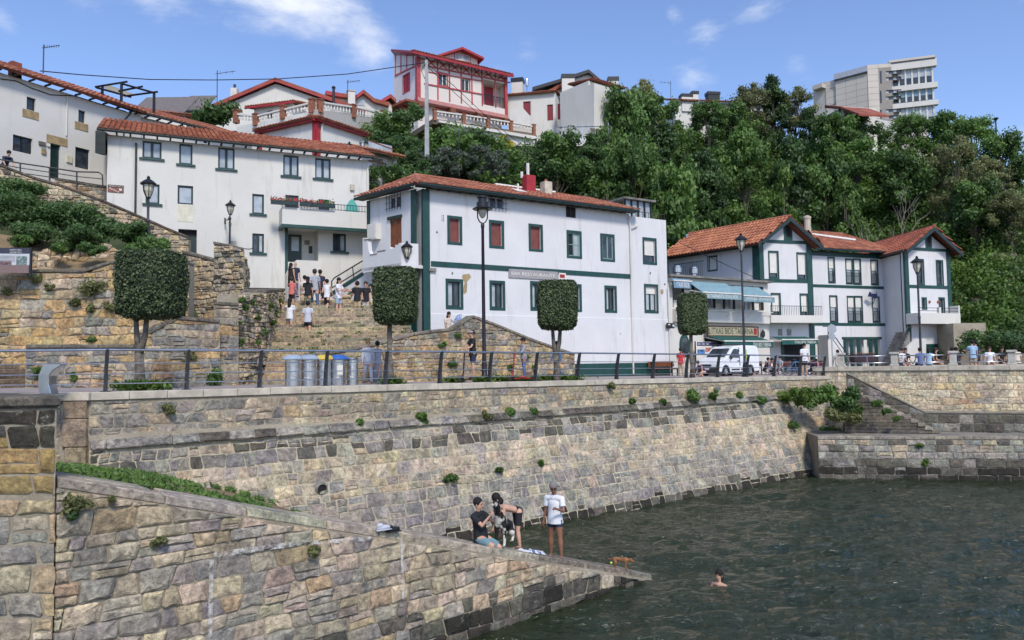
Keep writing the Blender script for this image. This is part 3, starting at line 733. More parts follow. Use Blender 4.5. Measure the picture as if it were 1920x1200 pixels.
def tiles(root,O,U,V,poly,mat,cw=.24,rh=.36,name='roof_tiles',arc=.085,kind='stuff',seed=0,under=True,lift=.02):
 """barrel tiles over polygon poly in (u,v) on the plane O + u*U + v*V (U along eave, V up the slope)"""
 O=Vector(O);U=Vector(U).normalized();V=Vector(V).normalized();Nn=U.cross(V).normalized()
 if Nn.z<0:Nn=-Nn
 rnd=random.Random(seed+5);b=MB();vmax=max(p[1]for p in poly);vmin=min(p[1]for p in poly)
 def span(v):
  xs=[]
  for i in range(len(poly)):
   a,c=poly[i],poly[(i+1)% len(poly)]
   if (a[1]-v)*(c[1]-v)<= 0 and abs(a[1]-c[1])>1e-9:xs.append(a[0]+(c[0]-a[0])*(v-a[1])/(c[1]-a[1]))
  return (min(xs),max(xs))if len(xs)>1 else None
 nr=max(1,int(round((vmax-vmin)/rh)));rh=(vmax-vmin)/nr
 for r in range(nr):
  v0=vmin+r*rh;sp=span(v0+rh*.5)
  if not sp:continue
  k0=int(math.floor(sp[0]/cw))-0;k1=int(math.ceil(sp[1]/cw))
  for k in range(k0,k1):
   uc=(k+.5)*cw
   if uc<sp[0]-cw*.2 or uc>sp[1]+cw*.2:continue
   j=rnd.uniform(-.012,.012);va=v0-.03+rnd.uniform(-.02,.02);vb=v0+rh+.03
   la,lb=lift+.035+rnd.uniform(-.006,.006),lift+.0
   vs=[]
   for vv,ll,rr in ((va,la,1.0),(vb,lb,.86)):
    for q in range(5):
     a=math.pi*q/4;vs.append(O+U*(uc+j-math.cos(a)*cw*.40*rr)+V*vv+Nn*(ll+math.sin(a)*arc*rr))
   b.add(vs,[(q,q+1,q+6,q+5)for q in range(4)]+[(4,3,2,1,0)])
 o=b.build(name,mat,root,kind=kind,smooth=False)
 if under:
  b=MB();k=len(poly);vs=[O+U*p[0]+V*p[1]+Nn*.012 for p in poly]+[O+U*p[0]+V*p[1]-Nn*.09 for p in poly]
  b.add(vs,[tuple(range(k)),tuple(range(2*k-1,k-1,-1))]+[(i,i+k,(i+1)% k+k,(i+1)% k)for i in range(k)]);b.build('roof',M_UNDER,root)
 return o
M_UNDER=simple('roof_underlay',(.16,.05,.028),.95,var=.3)
M_EAVE=simple('eave_wood_dark',(.022,.030,.028),.7,var=.3)
def mono_roof(root,fr,u0,u1,zeave,over,depth,rise,mat,**k):
 """single slope rising away from the facade: eave line over metres in front of the wall"""
 O=fr.p(u0,over,zeave);U=fr.p(u1,over,zeave)-O;V=fr.p(u0,over-depth,zeave+rise)-O
 tiles(root,O,U,V,[(0,0),(U.length,0),(U.length,V.length),(0,V.length)],mat,**k)
def rafters(root,fr,u0,u1,z,over,step=.6,mat=None,drop=.12,th=.08):
 b=MB();u=u0+.2
 while u<u1-.1:
  b.fbox(fr,u-th/2,u+th/2,.0,over-.06,z-drop-.02,z-.06);u += step
 b.build('rafters',mat or M_EAVE,root,kind='stuff')
def gutter(root,fr,u0,u1,z,over,mat=None,r=.07):
 b=MB();b.tube([fr.p(u0,over+.05,z-.06),fr.p(u1,over+.05,z-.06)],r,8);b.build('gutter',mat or M_EAVE,root)
def pipe(root,pts,r,mat,name='drainpipe'):
 b=MB();b.tube(pts,r,8);return b.build(name,mat,root)
def text(root,fr,R,s,mat,n=.03,name='lettering',depth=.012,slant=0):
 u0,u1,z0,z1=R
 c=bpy.data.curves.new('t','FONT');c.body=s;c.size=1;c.extrude=0;c.resolution_u=2
 o=bpy.data.objects.new('t',c);COL.objects.link(o);dg=bpy.context.evaluated_depsgraph_get();dg.update()
 me=bpy.data.meshes.new_from_object(o.evaluated_get(dg));vs=[v.co.copy()for v in me.vertices];fs=[tuple(p.vertices)for p in me.polygons]
 bpy.data.objects.remove(o);bpy.data.curves.remove(c);bpy.data.meshes.remove(me)
 x0=min(v.x for v in vs);x1=max(v.x for v in vs);y0=min(v.y for v in vs);y1=max(v.y for v in vs)
 P=[]
 for v in vs:
  a=(v.x-x0)/(x1-x0);b_=(v.y-y0)/(y1-y0);P.append(fr.p(u0+(u1-u0)*a,n,z0+(z1-z0)*b_))
 b=MB();b.add(P,fs);return b.build(name,mat,root)
# --- house B : long white house with green sills (left centre)
HB=Fr(plan(195,37.0),plan(693,42.5));ZB=17.05;B0=7.4
hb=thing('white_house',HB.p(6,-2,B0),'long three storey white house with dark green sills and flower box balcony behind the stairs','house')
WB={'a':(267,265,303,297),'b':(336,270,361,308),'c':(409,277,440,317),'d':(531,291,560,330),'e':(591,297,620,335),
 'f':(273,345,299,382),'g':(333,348,362,383),'h':(473,364,495,401),'i':(535,366,560,401),'j':(597,374,617,404),
 'k':(473,438,495,474),'l':(624,438,649,472)}
RB_={k:HB.rect(*v)for k,v in WB.items()}
doorB=HB.rect(334,430,369,492);porch=HB.rect(535,428,597,492);porch=(porch[0],porch[1],porch[2],porch[3])
facade(hb,HB,0,HB.len,B0,ZB,[hole(v)for v in RB_.values()]+[hole(doorB,.3),hole(porch,1.1)],M_WHITE,back=7)
for k,R in RB_.items():
 two=k in 'acdekl'
 pm=M_GLASSP if k in 'abcdefghkl' else M_GLASS
 window(hb,HB,R,M_DGREEN,[M_GLASS,M_GLASSP]if k in 'kl' else pm,2 if two else 1,sill=(.14,.10,M_GREEN)if k not in 'gij' else None,fw=.085)
b=MB();b.fbox(HB,doorB[0]+.02,doorB[1]-.02,-.26,-.20,doorB[2],doorB[2]+1.35);b.build('door',M_DGREEN,hb)
b=MB();b.fbox(HB,doorB[0]+.02,doorB[1]-.02,-.27,-.23,doorB[2]+1.37,doorB[3]-.02);b.build('transom',M_DARK,hb)
pr=HB.rect(333,384,362,416);b=MB();b.fbox(HB,pr[0],pr[1],-.01,.012,pr[2],pr[3]);b.build('plaster_panel',simple('stained_plaster',(.66,.63,.50),.9),hb)
dr=HB.rect(541,440,562,494,-1.0);b=MB();b.fbox(HB,dr[0],dr[1]+.1,-1.08,-1.0,porch[2],dr[3]);d_=b.build('porch_door',M_DGREEN,hb)
b=MB();b.fbox(HB,dr[0]+.15,dr[1]-.05,-1.0,-.985,porch[2]+.75,dr[3]-.12);b.build('door_glass',M_GLASSP,d_)
b=MB();b.fbox(HB,porch[0]-.02,porch[0]+.13,-.12,.03,B0+1.2,porch[3]-.001);b.build('porch_post',M_GREEN,hb)
b=MB();mbx=HB.rect(571,451,580,459,-1.1);b.fbox(HB,mbx[0],mbx[1],-1.1,-1.02,mbx[2],mbx[3]);b.build('meter_box',M_GREYC,hb)
b=MB();mbx=HB.rect(579,462,585,475,-1.1);b.fbox(HB,mbx[0],mbx[1],-1.1,-1.0,mbx[2],mbx[3]);b.build('letter_box',M_BLACK,hb)
sp=HB.rect(543,491,597,540);b=MB()
b.prism(HB,[(sp[0]-.25,B0),(sp[1],B0),(sp[1],porch[2]+.02),(sp[0]+.25,porch[2]+.02),(sp[0],porch[2]-.18),(sp[0]-.25,porch[2]-.75)],.01,.75);b.build('stoop_wall',M_WHITE3,hb)
by=HB.rect(517,392,693,424,1.1);zb0,zb1=HB.uz(600,424,1.1)[1],HB.uz(600,393,1.1)[1]
bu0,bu1=HB.uz(529,410,1.1)[0],HB.len-.02
b=MB();b.fbox(HB,bu0,bu1,1.0,1.12,zb0,zb1);b.fbox(HB,bu0,bu0+.12,.002,.999,zb0,zb1);b.fbox(HB,bu1-.12,bu1,.002,.999,zb0,zb1);b.fbox(HB,bu0+.121,bu1-.121,.002,.999,zb0+.002,zb0+.14);b.build('balcony',M_WHITE,hb)
b=MB();b.fbox(HB,bu0-.03,bu1,.98,1.15,zb0-.17,zb0-.003);b.fbox(HB,bu0-.03,bu0+.14,.002,.979,zb0-.17,zb0-.003);b.build('balcony_beam',M_GREEN,hb)
b=MB();zr=zb1+.36
b.fbox(HB,bu0,bu1,1.04,1.08,zr-.03,zr);b.fbox(HB,bu0,bu1,1.04,1.08,zb1+.05,zb1+.07)
n_=int((bu1-bu0)/.16)
for i in range(n_+1):u=bu0+(bu1-bu0)*i/n_;b.fbox(HB,u-.012,u+.012,1.05,1.07,zb1,zr-.03)
b.build('balcony_rail',M_BLACK,hb)
for i,px in enumerate((520,545,574,594,616)):
 u=HB.uz(px,385,1.2)[0];t_=thing('flower_box',HB.p(u,1.2,zb1+.12),['green trough of red geraniums at the left end of the white balcony','second flower box from the left on the white balcony','flower box in the middle of the white balcony rail','fourth flower box from the left on the white balcony','green leafy box at the right of the balcony flower boxes'][i],'flower box','flower boxes on the balcony')
 b=MB();b.fbox(HB,u-.32,u+.32,1.09,1.32,zb1+.1,zb1+.3);b.build('trough',M_DGREEN,t_)
 b=MB()
 for k in range(90):
  p_=HB.p(u+random.uniform(-.34,.34),1.2+random.uniform(-.14,.14),zb1+.3+abs(random.gauss(0,.10)));a=Vector((random.gauss(0,1),random.gauss(0,1),random.gauss(0,1))).normalized()*.05;c=a.orthogonal().normalized()*.04
  b.add([p_-a,p_-c,p_+a,p_+c],[(0,1,2,3)],0 if random.random()<(.4 if i != 4 else .95)else 1,(random.random(),)*3)
 b.build('plants',[M_LEAF,simple('geranium_red',(.55,.03,.06),.6)],t_,colattr=True,kind='stuff')
u=HB.uz(660,385,.6)[0];b=MB()
b.prism(HB,[(u-.36,zb1+.1),(u+.36,zb1+.1),(u+.30,zb1+.45),(u+.12,zb1+.72),(u,zb1+.82),(u-.12,zb1+.72),(u-.30,zb1+.45)],.55,.62);b.build('surfboard',simple('turquoise',(.10,.42,.36),.4),None,label='turquoise board with a pointed end standing on the white balcony',cat='board')
pipe(hb,[HB.p(HB.uz(255,300)[0],.08,ZB-.3),HB.p(HB.uz(255,300)[0],.08,B0+3.2)],.05,M_DGREEN)
pipe(hb,[HB.p(HB.len-.1,.06,ZB-.3),HB.p(HB.len-.1,.06,zb1+.1)],.045,M_WHITE)
for px,py in ((438,458),(660,352)):
 u,z=HB.uz(px,py);b=MB();b.fbox(HB,u-.12,u+.12,.003,.12,z-.16,z+.16);b.build('meter_box',M_CONC,hb)
ux,zx=HB.uz(445,465);pipe(hb,[HB.p(ux-.5,.02,zx-.6),HB.p(ux-.45,.02,zx-.1),HB.p(ux,.03,zx),HB.p(ux+.6,.02,zx-.02),HB.p(ux+.75,.02,zx+.03)],.012,M_BLACK,'cable')
pl=HB.rect(202,347,232,361);b=MB();b.fbox(HB,pl[0],pl[1],.003,.04,pl[2],pl[3]);pq=b.build('tiled_plaque',simple('plaque_red',(.26,.09,.06),.4,var=.5,sc=9),hb,bevel=.01)
b=MB();b.fbox(HB,pl[0]+.01,pl[1]-.01,.042,.05,pl[3]-.12,pl[3]-.01);b.build('plaque_band',M_DARK,pq)
text(pq,HB,(pl[0]+.04,pl[1]-.04,pl[3]-.10,pl[3]-.03),'ARRANTZALE',M_BLIND,.055)
b=MB()
for k in range(5):b.fbox(HB,pl[0]+.06+k*.09,pl[0]+.13+k*.09,.042,.05,pl[3]-.2-k*.04,pl[3]-.16-k*.04)
b.fbox(HB,pl[1]-.2,pl[1]-.08,.042,.05,pl[2]+.1,pl[2]+.2);b.build('plaque_figure',M_BLIND,pq,kind='stuff')
mono_roof(hb,HB,-.45,HB.len+.15,ZB+.12,.5,5.2,2.0,M_TILE,seed=1)
rafters(hb,HB,-.4,HB.len+.1,ZB+.13,.5);gutter(hb,HB,-.45,HB.len+.15,ZB+.13,.46)
pipe(hb,[HB.p(HB.uz(388,250)[0],-1.5,ZB+.5),HB.p(HB.uz(388,250)[0],-1.5,ZB+.95)],.09,M_TILE,'roof_vent')
P=[HB.p(-.5,.55,ZB-.02),HB.p(-.5,-5,ZB+1.3),HB.p(-.5,-5,ZB+.2),HB.p(-.5,.5,ZB-1.1)]
b=MB();b.add(P+[p+HB.d.to_3d()*.42 for p in P],[(0,1,2,3),(7,6,5,4),(0,4,5,1),(1,5,6,2),(2,6,7,3),(3,7,4,0)]);b.build('eave_board',M_EAVE,hb)
# --- house A : far left
HA=Fr(plan(-260,32.5),plan(258,43.9));ZA=zat(120,168,0)if False else None
ua,za_=HA.uz(0,136);ZA=za_;A0=12.5
ha=thing('white_house',HA.p(6,-2,A0),'white house with sandstone silled windows and dark door above the path at far left','house')
WA=[(50,183,67,207),(147,207,160,230),(24,256,61,286),(141,278,168,316)]
RA_=[HA.rect(*v)for v in WA];dA=HA.rect(94,270,113,336)
facade(ha,HA,0,HA.len,A0,ZA,[hole(v,.2)for v in RA_]+[hole(dA,.22)],M_WHITE3,back=7)
for i,R in enumerate(RA_):
 window(ha,HA,R,M_BLACK,M_GLASS,2 if i == 2 else 1,fw=.06,depth=.17)
 if i<2:
  b=MB();b.fbox(HA,R[0]-.2,R[1]+.15,.0,.03,R[2]-.42,R[2]-.02);b.build('stone_sill',M_SAND,ha)
b=MB();b.fbox(HA,dA[0],dA[1],-.2,-.14,dA[2],dA[3]);b.build('door',M_DGREEN,ha)
lR=HA.rect(87,256,126,271);b=MB();b.fbox(HA,lR[0],lR[1],.0,.03,lR[2],lR[3]);b.build('stone_lintel',M_SAND,ha)
for R,mt_,nm in ((HA.rect(72,266,85,273),M_GREYC,'name_plaque'),(HA.rect(77,279,85,289),M_SAND,'stone_relief'),(HA.rect(124,292,134,305),simple('cream_box',(.62,.58,.42),.6),'letter_box'),(HA.rect(88,270,92,275),M_BLIND,'house_number_tile')):
 b=MB();b.fbox(HA,R[0],R[1],.003,.08,R[2],R[3]);b.build(nm,mt_,ha)
mono_roof(ha,HA,-.3,HA.len,ZA+.1,.55,4.6,1.95,M_TILE,seed=2,cw=.27,rh=.42)
rafters(ha,HA,0,HA.len,ZA+.12,.55,.8);
u,z=HA.uz(90,128);b=MB();b.fbox(HA,u-.25,u+.25,-3.2,-2.8,ZA+1,ZA+1.9);b.build('chimney',M_TILED,ha)
u,z=HA.uz(125,190);pipe(ha,[HA.p(u,.04,HA.uz(125,181)[1]),HA.p(u,.04,HA.uz(125,255)[1])],.035,M_WHITE)
pts=[HA.p(HA.uz(x,y)[0],.04,HA.uz(x,y)[1])for x,y in ((0,148),(30,152),(60,166),(95,178),(140,180),(180,193),(235,209))];pipe(ha,pts,.022,M_BLACK,'cable')
pipe(ha,[HA.p(HA.uz(240,205)[0],.3,ZA-.1),HA.p(HA.uz(231,205)[0],.08,ZA-.6),HA.p(HA.uz(231,205)[0],.08,ZA-3)],.05,M_DGREEN)
HA2=Fr(plan(236,43.6),plan(470,50));z2=HA2.uz(250,212)[1]
h2=thing('tiled_outhouse',HA2.p(3,-2,14),'low house with old mossy tiled roof squeezed between the two white houses','house')
facade(h2,HA2,0,HA2.len,13,z2-.1,[],M_WHITE3,back=6)
mono_roof(h2,HA2,-.3,HA2.len+.2,z2,.5,5.4,2.1,M_TILE,seed=3,cw=.27,rh=.42);gutter(h2,HA2,-.2,HA2.len,z2,.5);rafters(h2,HA2,0,HA2.len,z2,.5,.7)
HA3=Fr(plan(270,52),plan(345,53));z3=HA3.uz(300,212)[1]
h3=thing('orange_roofed_house',HA3.p(1,-2,14),'small house with bright orange tiled roof behind the pergola','house')
facade(h3,HA3,0,HA3.len,14,z3,[],M_WHITE3,back=5);mono_roof(h3,HA3,-.3,HA3.len+.3,z3,.3,4,1.0,M_TILEO,seed=4)
for i,(x0,y0,x1,y1,D)in enumerate(((243,183,340,212,70),(331,180,376,210,74))):
 R_=Fr(plan(x0,D),plan(x1,D));z=R_.uz((x0+x1)/2,y1)[1];t_=thing('slate_roofed_house',R_.p(1,-1,18),['long grey roofed house low on the skyline left','grey roofed house block beside the long grey roof on the skyline'][i],'house')
 facade(t_,R_,0,R_.len,18,z,[],M_WHITE3,back=5);b=MB();zt_=R_.uz(x0,y0,-3)[1]
 b.add([R_.p(-.2,.3,z),R_.p(R_.len+.2,.3,z),R_.p(R_.len+.2,-3,zt_),R_.p(-.2,-3,zt_),R_.p(-.2,.3,z-.1),R_.p(R_.len+.2,.3,z-.1),R_.p(R_.len+.2,-3,zt_-.1),R_.p(-.2,-3,zt_-.1)],[(0,1,2,3),(7,6,5,4),(0,4,5,1),(1,5,6,2),(2,6,7,3),(3,7,4,0)]);b.build('roof',simple('slate',(.16,.14,.13),.7),t_)
PG=Fr(plan(180,42.5),plan(295,45));t_=thing('pergola',PG.p(2,-1,17),'open dark pergola frame on the tiled roof terrace of the far left house','pergola')
u0_,zt=PG.uz(238,155);u1_,zt1=PG.uz(290,173)
for (x,y,yb,n_)in ((228,156,186,0),(289,174,204,0),(192,162,180,-1.2)):
 u,z=PG.uz(x,y,n_);zb_=PG.uz(x,yb,n_)[1];b=MB();b.fbox(PG,u-.06,u+.06,n_-.06,n_+.06,zb_-.3,z+.02);b.build('post',M_BLACK,t_)
for a,c in (((178,163),(239,153)),((222,171),(268,162)),((236,180),(296,172)),((229,157),(289,174)),((180,164),(246,182))):
 P0=at(*a,43.3);P1=at(*c,43.6);b=MB();b.tube([P0,P1],.06,4);b.build('beam',M_BLACK,t_)
b=MB();P=[at(195,163,46),at(206,160,47),at(250,176,47),at(234,181,46)];b.add(P+[p-Vector((0,0,.05))for p in P],[(0,1,2,3),(7,6,5,4),(0,4,5,1),(1,5,6,2),(2,6,7,3),(3,7,4,0)]);b.build('reed_mat',simple('reed',(.28,.25,.18),.9),t_)
def aerial(px,yb,yt,D,label,dirx=1,n=7,grp='rooftop aerials'):
 p0=at(px,yb,D);p1=at(px,yt,D);t_=thing('aerial',p0,label,'aerial',grp)
 b=MB();b.tube([p0,(p0.x,p0.y,p1.z)],.03,6);b.build('mast',M_POST,t_)
 h=p1.z-p0.z;L_=h*.55*dirx;b=MB();z=p1.z-h*.06;b.tube([(p0.x-.1*L_,p0.y,z-.05*h),(p0.x+L_,p0.y,z+.03*h)],.02,5)
 for k in range(n):x=p0.x+L_*(k+.5)/n;b.tube([(x,p0.y,z-.14*h*.5+.03*h*k/n),(x,p0.y,z+.05*h)],.012,4)
 b.build('antenna',M_POST,t_);return t_
aerial(81,137,84,39,'tall television aerial on the far left roof');aerial(407,192,132,55,'thin aerial on the skyline between the left houses',1,3)
aerial(652,192,150,64,'branching aerial beside the white chimney left of the pink house');aerial(1258,190,152,92,'thin aerial over the trees right of the chimneys',-1,3)
t2=aerial(861,330,244,52,'pale aerial mast standing in the bushes behind the green trimmed house',1,5)
# --- house C : white house with green bands beside the stairs
HC=Fr(plan(795,36.0),plan(1183,42.9));HC=Fr(HC.A,HC.A+HC.d*17)
uW=HC.uz(1183,550)[0];uE=HC.uz(1252,550)[0];ZC_=HC.uz(795,350)[1]-.1;C0=4.3
hc=thing('green_trimmed_house',HC.p(5,-3,C0),'white house with dark green bands, maroon shutters and hipped red roof facing the promenade','house')
WCu=[(843,410,862,454),(921,418,941,461),(995,425,1014,467),(1066,437,1087,480),(1129,443,1149,486),(1208,450,1228,492)]
WCl=[(840,528,864,575),(922,531,943,577),(998,532,1016,578),(1072,537,1087,580),(1137,540,1153,582),(1211,537,1231,583)]
WCt=[(917,370,944,392),(1061,386,1080,408)]
ru=[HC.rect(*v)for v in WCu];rl=[HC.rect(*v)for v in WCl];rt=[HC.rect(*v)for v in WCt]
facade(hc,HC,0,uW,C0,ZC_,[hole(r,.2)for r in ru[:5]+rl[:5]]+[hole(r,.15)for r in rt],M_WHITE2,back=6.5)
ZW=HC.uz(1215,409)[1]
facade(hc,HC,uW,uE,C0,ZW,[hole(ru[5],.2),hole(rl[5],.2)],M_WHITE2,name='wing_wall',back=6.5)
SG=(.13,M_GREEN)
for i,R in enumerate(ru):
 if i<3:
  w_=window(hc,HC,R,M_SHUT,M_SHUT,1,surround=SG,depth=.15)
 elif i == 3:window(hc,HC,R,simple('pale_green_frame',(.22,.32,.30),.5),[M_DARK,M_GLASSP],2,surround=SG,depth=.12,grid=1)
 elif i == 4:window(hc,HC,R,simple('pale_green_frame',(.22,.32,.30),.5),M_GLASS,2,surround=SG,depth=.08)
 else:window(hc,HC,R,M_DGREEN,M_GLASS,1,surround=SG,blind=.68,depth=.15)
b=MB();b.fbox(HC,ru[0][0]-.5,ru[0][0]-.48,.01,.02,ru[0][3]-.5,ru[0][3]-.48)
for i,R in enumerate(rl):window(hc,HC,R,M_DGREEN,[M_GLASSP,M_GLASS]if i != 5 else M_GLASSP,2,surround=SG,depth=.17,blind=.3 if i == 5 else 0,fw=.07)
window(hc,HC,rt[0],M_WHITE2,M_GLASS,2,depth=.1,bars=6);window(hc,HC,rt[1],simple('rusty_frame',(.05,.03,.025),.7),M_DARK,2,depth=.1,grid=1)
gb=HC.rect(803,489,1183,503);zb_a=HC.uz(803,489)[1];zb_b=HC.uz(803,499)[1]
b=MB();b.fbox(HC,.40,uW,-.02,.03,zb_b,zb_a);b.build('green_band',M_GREEN,hc)
pw=HC.uz(787,500)[0]
b=MB();b.fbox(HC,-.03,.33,-.10,.06,C0,ZC_-.02);b.build('corner_pilaster',M_GREEN,hc)
zp=HC.uz(1120,682)[1];b=MB();b.fbox(HC,.34,uE+.02,-.01,.045,C0,zp);b.build('green_plinth',M_GREEN,hc)
zs_=HC.uz(900,590)[1];b=MB();b.fbox(HC,.34,uE,-.01,.035,zp+.002,zs_);b.build('thick_base_plaster',M_WHITE2,hc,bevel=.02)
P0,z0_=HC.uz(1283,648)
HCs=Fr(plan(690,38.5),plan(783,35.95));
rs1=HCs.rect(731,410,753,464);rs2=HCs.rect(730,368,752,391)
facade(hc,HCs,0,HCs.len-.05,C0,ZC_-.01,[hole(rs1,.12),hole(rs2,.15)],M_WHITE2,name='side_wall',sides=False)
w_=window(hc,HCs,rs1,M_WOOD,M_WOOD,2,depth=.09);b=MB();b.fbox(HCs,rs1[0]-.12,rs1[1]+.05,-.01,.08,rs1[3]+.0,rs1[3]+.14);b.build('hood',M_DGREEN,w_)
window(hc,HCs,rs2,M_WHITE2,M_GLASS,2,depth=.1,bars=6)
b=MB();b.fbox(HCs,HCs.len-.36,HCs.len-.02,-.02,.05,C0+2.3,ZC_-.03);b.build('corner_pilaster',M_GREEN,hc)
b=MB();b.fbox(HCs,.0,.22,-.02,.05,C0+2,ZC_-.03);b.build('edge_pilaster',M_GREEN,hc)
ac=HCs.rect(698,421,714,450);b=MB();b.fbox(HCs,ac[0],ac[1],.003,.32,ac[2],ac[3]);b.fbox(HCs,ac[0]+.05,ac[1]-.05,.321,.33,ac[2]+.05,ac[3]-.05);b.build('wall_cabinet',M_WHITE3,hc,bevel=.02)
tf=Fr(plan(679,37.0),plan(752,35.0));tf2=Fr(plan(752,35.0),plan(786,35.35));tc_=thing('stepped_terrace',tf.p(1,-.3,8),'white terrace with stepped parapet hanging on the side of the green trimmed house','terrace')
uz=tf.uz
L_=[uz(x,y)for x,y in ((680,512),(752,499),(752,456),(747,456),(747,459),(741,459),(741,466),(731,466),(731,463),(723,463),(723,470),(707,472),(707,476),(695,477),(691,470),(689,450),(684,446),(680,446))]
b=MB();b.prism(tf,L_,-.22,0);b.build('parapet',M_WHITE2,tc_)
l2=tf2.len;a_,b_=uz(752,499)[1],uz(752,456)[1]
b=MB();b.fbox(tf2,.003,l2,-.22,0,a_-.05,b_+.02);b.fbox(tf2,.2,l2,-.22-.9,-.23,a_-.03,a_+.1);b.build('return_wall',M_WHITE2,tc_)
b=MB()
for x0,x1,y in ((683,691,446),(694,707,474),(707,723,468)):
 u0,z=uz(x0,y);u1=uz(x1,y)[0];b.fbox(tf,u0,u1,-.24,.02,z-.12,z-.08)
b.build('coping_line',M_GREYC,tc_,kind='stuff')
b=MB();a1,a2=uz(680,508)[1],uz(752,497)[1]
b.add([tf.p(0,0,a1-.02),tf.p(tf.len,0,a2-.05),tf.p(tf.len,-2.2,a2-.05),tf.p(0,-2.2,a1-.02),tf.p(0,0,a1+.12),tf.p(tf.len,0,a2+.1),tf.p(tf.len,-2.2,a2+.1),tf.p(0,-2.2,a1+.12)],[(0,3,2,1),(4,5,6,7),(0,1,5,4),(2,3,7,6),(1,2,6,5),(3,0,4,7)]);b.build('slab',M_WHITE2,tc_)
sf=Fr(plan(617,39.6),plan(705,37.3))
q=[sf.uz(x,y)for x,y in ((620,556),(620,548),(660,527),(680,511),(700,500),(702,600),(640,600))]
b=MB();b.prism(sf,list(reversed(q)),-1.2,0);b.build('stair_flank',M_WHITE2,tc_)
b=MB();e_=[sf.uz(x,y)for x,y in ((620,556),(682,516),(682,509),(620,548))];b.prism(sf,e_,.003,.03);b.build('green_edge',M_GREEN,tc_)
b=MB()
tp=[sf.p(*((sf.uz(x,y)[0],.0,sf.uz(x,y)[1])))for x,y in ((622,541),(622,527),(627,521),(680,489))]
b.tube(tp,.035,6);b.tube([sf.p(sf.uz(622,540)[0],0,sf.uz(622,540)[1]),sf.p(sf.uz(680,504)[0],0,sf.uz(680,504)[1])],.03,6);b.tube([sf.p(sf.uz(661,500)[0],0,sf.uz(661,500)[1]),sf.p(sf.uz(664,527)[0],0,sf.uz(664,527)[1])],.03,6);b.build('handrail',M_POST,tc_)
zE=ZC_+.12;O1=HC.p(-.5,.55,zE);E1=HC.p(uW+.25,.55,zE);Lc=HCs.p(-.4,.5,zE)
R1=HC.p(1.6,-4.2,zE+1.6);R2=HC.p(uW+.2,-4.2,zE+1.6)
U=(E1-O1);V0=R1-HC.p(1.6,.55,zE);W1_=U.length
tiles(hc,O1,U,V0,[(0,0),(W1_,0),(W1_,V0.length),(2.1,V0.length)],M_TILE,cw=.26,rh=.38,seed=9)
U2=O1-Lc;Vv=(R1-Lc);nrm=U2.cross(Vv);V2=nrm.cross(U2).normalized();
if V2.z<0:V2=-V2
hh=(R1-Lc).dot(V2);uu=(R1-Lc).dot(U2.normalized())
tiles(hc,Lc,U2,V2,[(0,0),(U2.length,0),(uu,hh)],M_TILE,cw=.26,rh=.38,seed=10)
b=MB();b.tube([O1+Vector((0,0,.06)),R1+Vector((0,0,.06))],.10,6);b.build('hip_tiles',M_TILE,hc)
b=MB();b.tube([R1+Vector((0,0,.05)),HC.p(5.5,-4.2,zE+1.65)],.09,6);b.build('ridge_tiles',M_TILE,hc)
b=MB();b.tube([HC.p(6.6,-4.2,zE+1.67),HC.p(10.8,-4.2,zE+1.67)],.12,6);b.build('white_ridge',M_WHITE,hc)
rafters(hc,HC,0,uW,zE,.5);gutter(hc,HC,-.45,uW+.25,zE,.5,M_DGREEN,.08);gutter(hc,HCs,-.4,HCs.len+.3,zE,.45,M_DGREEN,.08)
b=MB();b.fbox(HC,-.42,uW+.2,.02,.52,zE-.10,zE-.07);b.fbox(HCs,-.35,HCs.len-.1,.02,.48,zE-.105,zE-.075);b.build('soffit',M_EAVE,hc)
def at_n(fr,px,py,n):u,z=fr.uz(px,py,n);return u,z
def chim(root,fr,px0,px1,yb,yt,n,mat,cap=None,name='chimney',d=.5):
 u0,z0=fr.uz(px0,yb,n);u1=fr.uz(px1,yb,n)[0];z1=fr.uz((px0+px1)/2,yt,n)[1]
 b=MB();b.fbox(fr,u0,u1,n-d,n,z0-.8,z1);c=b.build(name,mat,root,bevel=.015)
 if cap:
  b=MB();b.fbox(fr,u0-.06,u1+.06,n-d-.06,n+.06,z1+.001,z1+cap[0]);b.build('chimney_cap',cap[1],c)
 return c,(u0,u1,z1)
c1,(a_,b_,z_)=chim(hc,HC,988,1005,352,328,-2.4,M_RED);b=MB();b.tube([HC.p(a_+.28,-2.7,z_),HC.p(a_+.28,-2.7,z_+.72)],.09,8);b.build('flue',M_WHITE,c1);b=MB();b.tube([HC.p(a_+.0,-2.9,z_-.1),HC.p(a_+.0,-2.9,z_+.25)],.08,8);b.build('small_flue',M_WHITE,c1)
c2,(a_,b_,z_)=chim(hc,HC,1022,1036,366,340,-2.0,M_CONC);b=MB();b.lathe([(.08,0),(.1,.05),(.07,.16)],8,0,tuple(HC.p((a_+b_)/2,-2.25,z_)));b.build('chimney_pot',M_TILED,c2)
t3=HC.uz(971,352,-2)[0];b=MB();b.tube([HC.p(t3,-2,zE+.9),HC.p(t3,-2,zE+1.3)],.06,8);b.build('vent_pipe',M_BLIND,hc)
b=MB();u,z=HC.uz(975,366,-.8);b.add([HC.p(u-.3,-.6,zE+.53),HC.p(u+.4,-.7,zE+.56),HC.p(u+.5,-1.5,zE+.87),HC.p(u-.1,-1.5,zE+.87)],[(0,1,2,3)]);b.build('patched_tiles',M_BLIND,hc)
b=MB();zr=ZW+.35
b.fbox(HC,uW+.6,uE,-.12,-.09,zr-.03,zr)
for i in range(10):u=uW+.6+(uE-uW-.62)*i/9;b.fbox(HC,u,u+.02,-.12,-.10,ZW,zr-.03)
b.build('roof_rail',simple('rusty_rail',(.05,.035,.03),.7),hc)
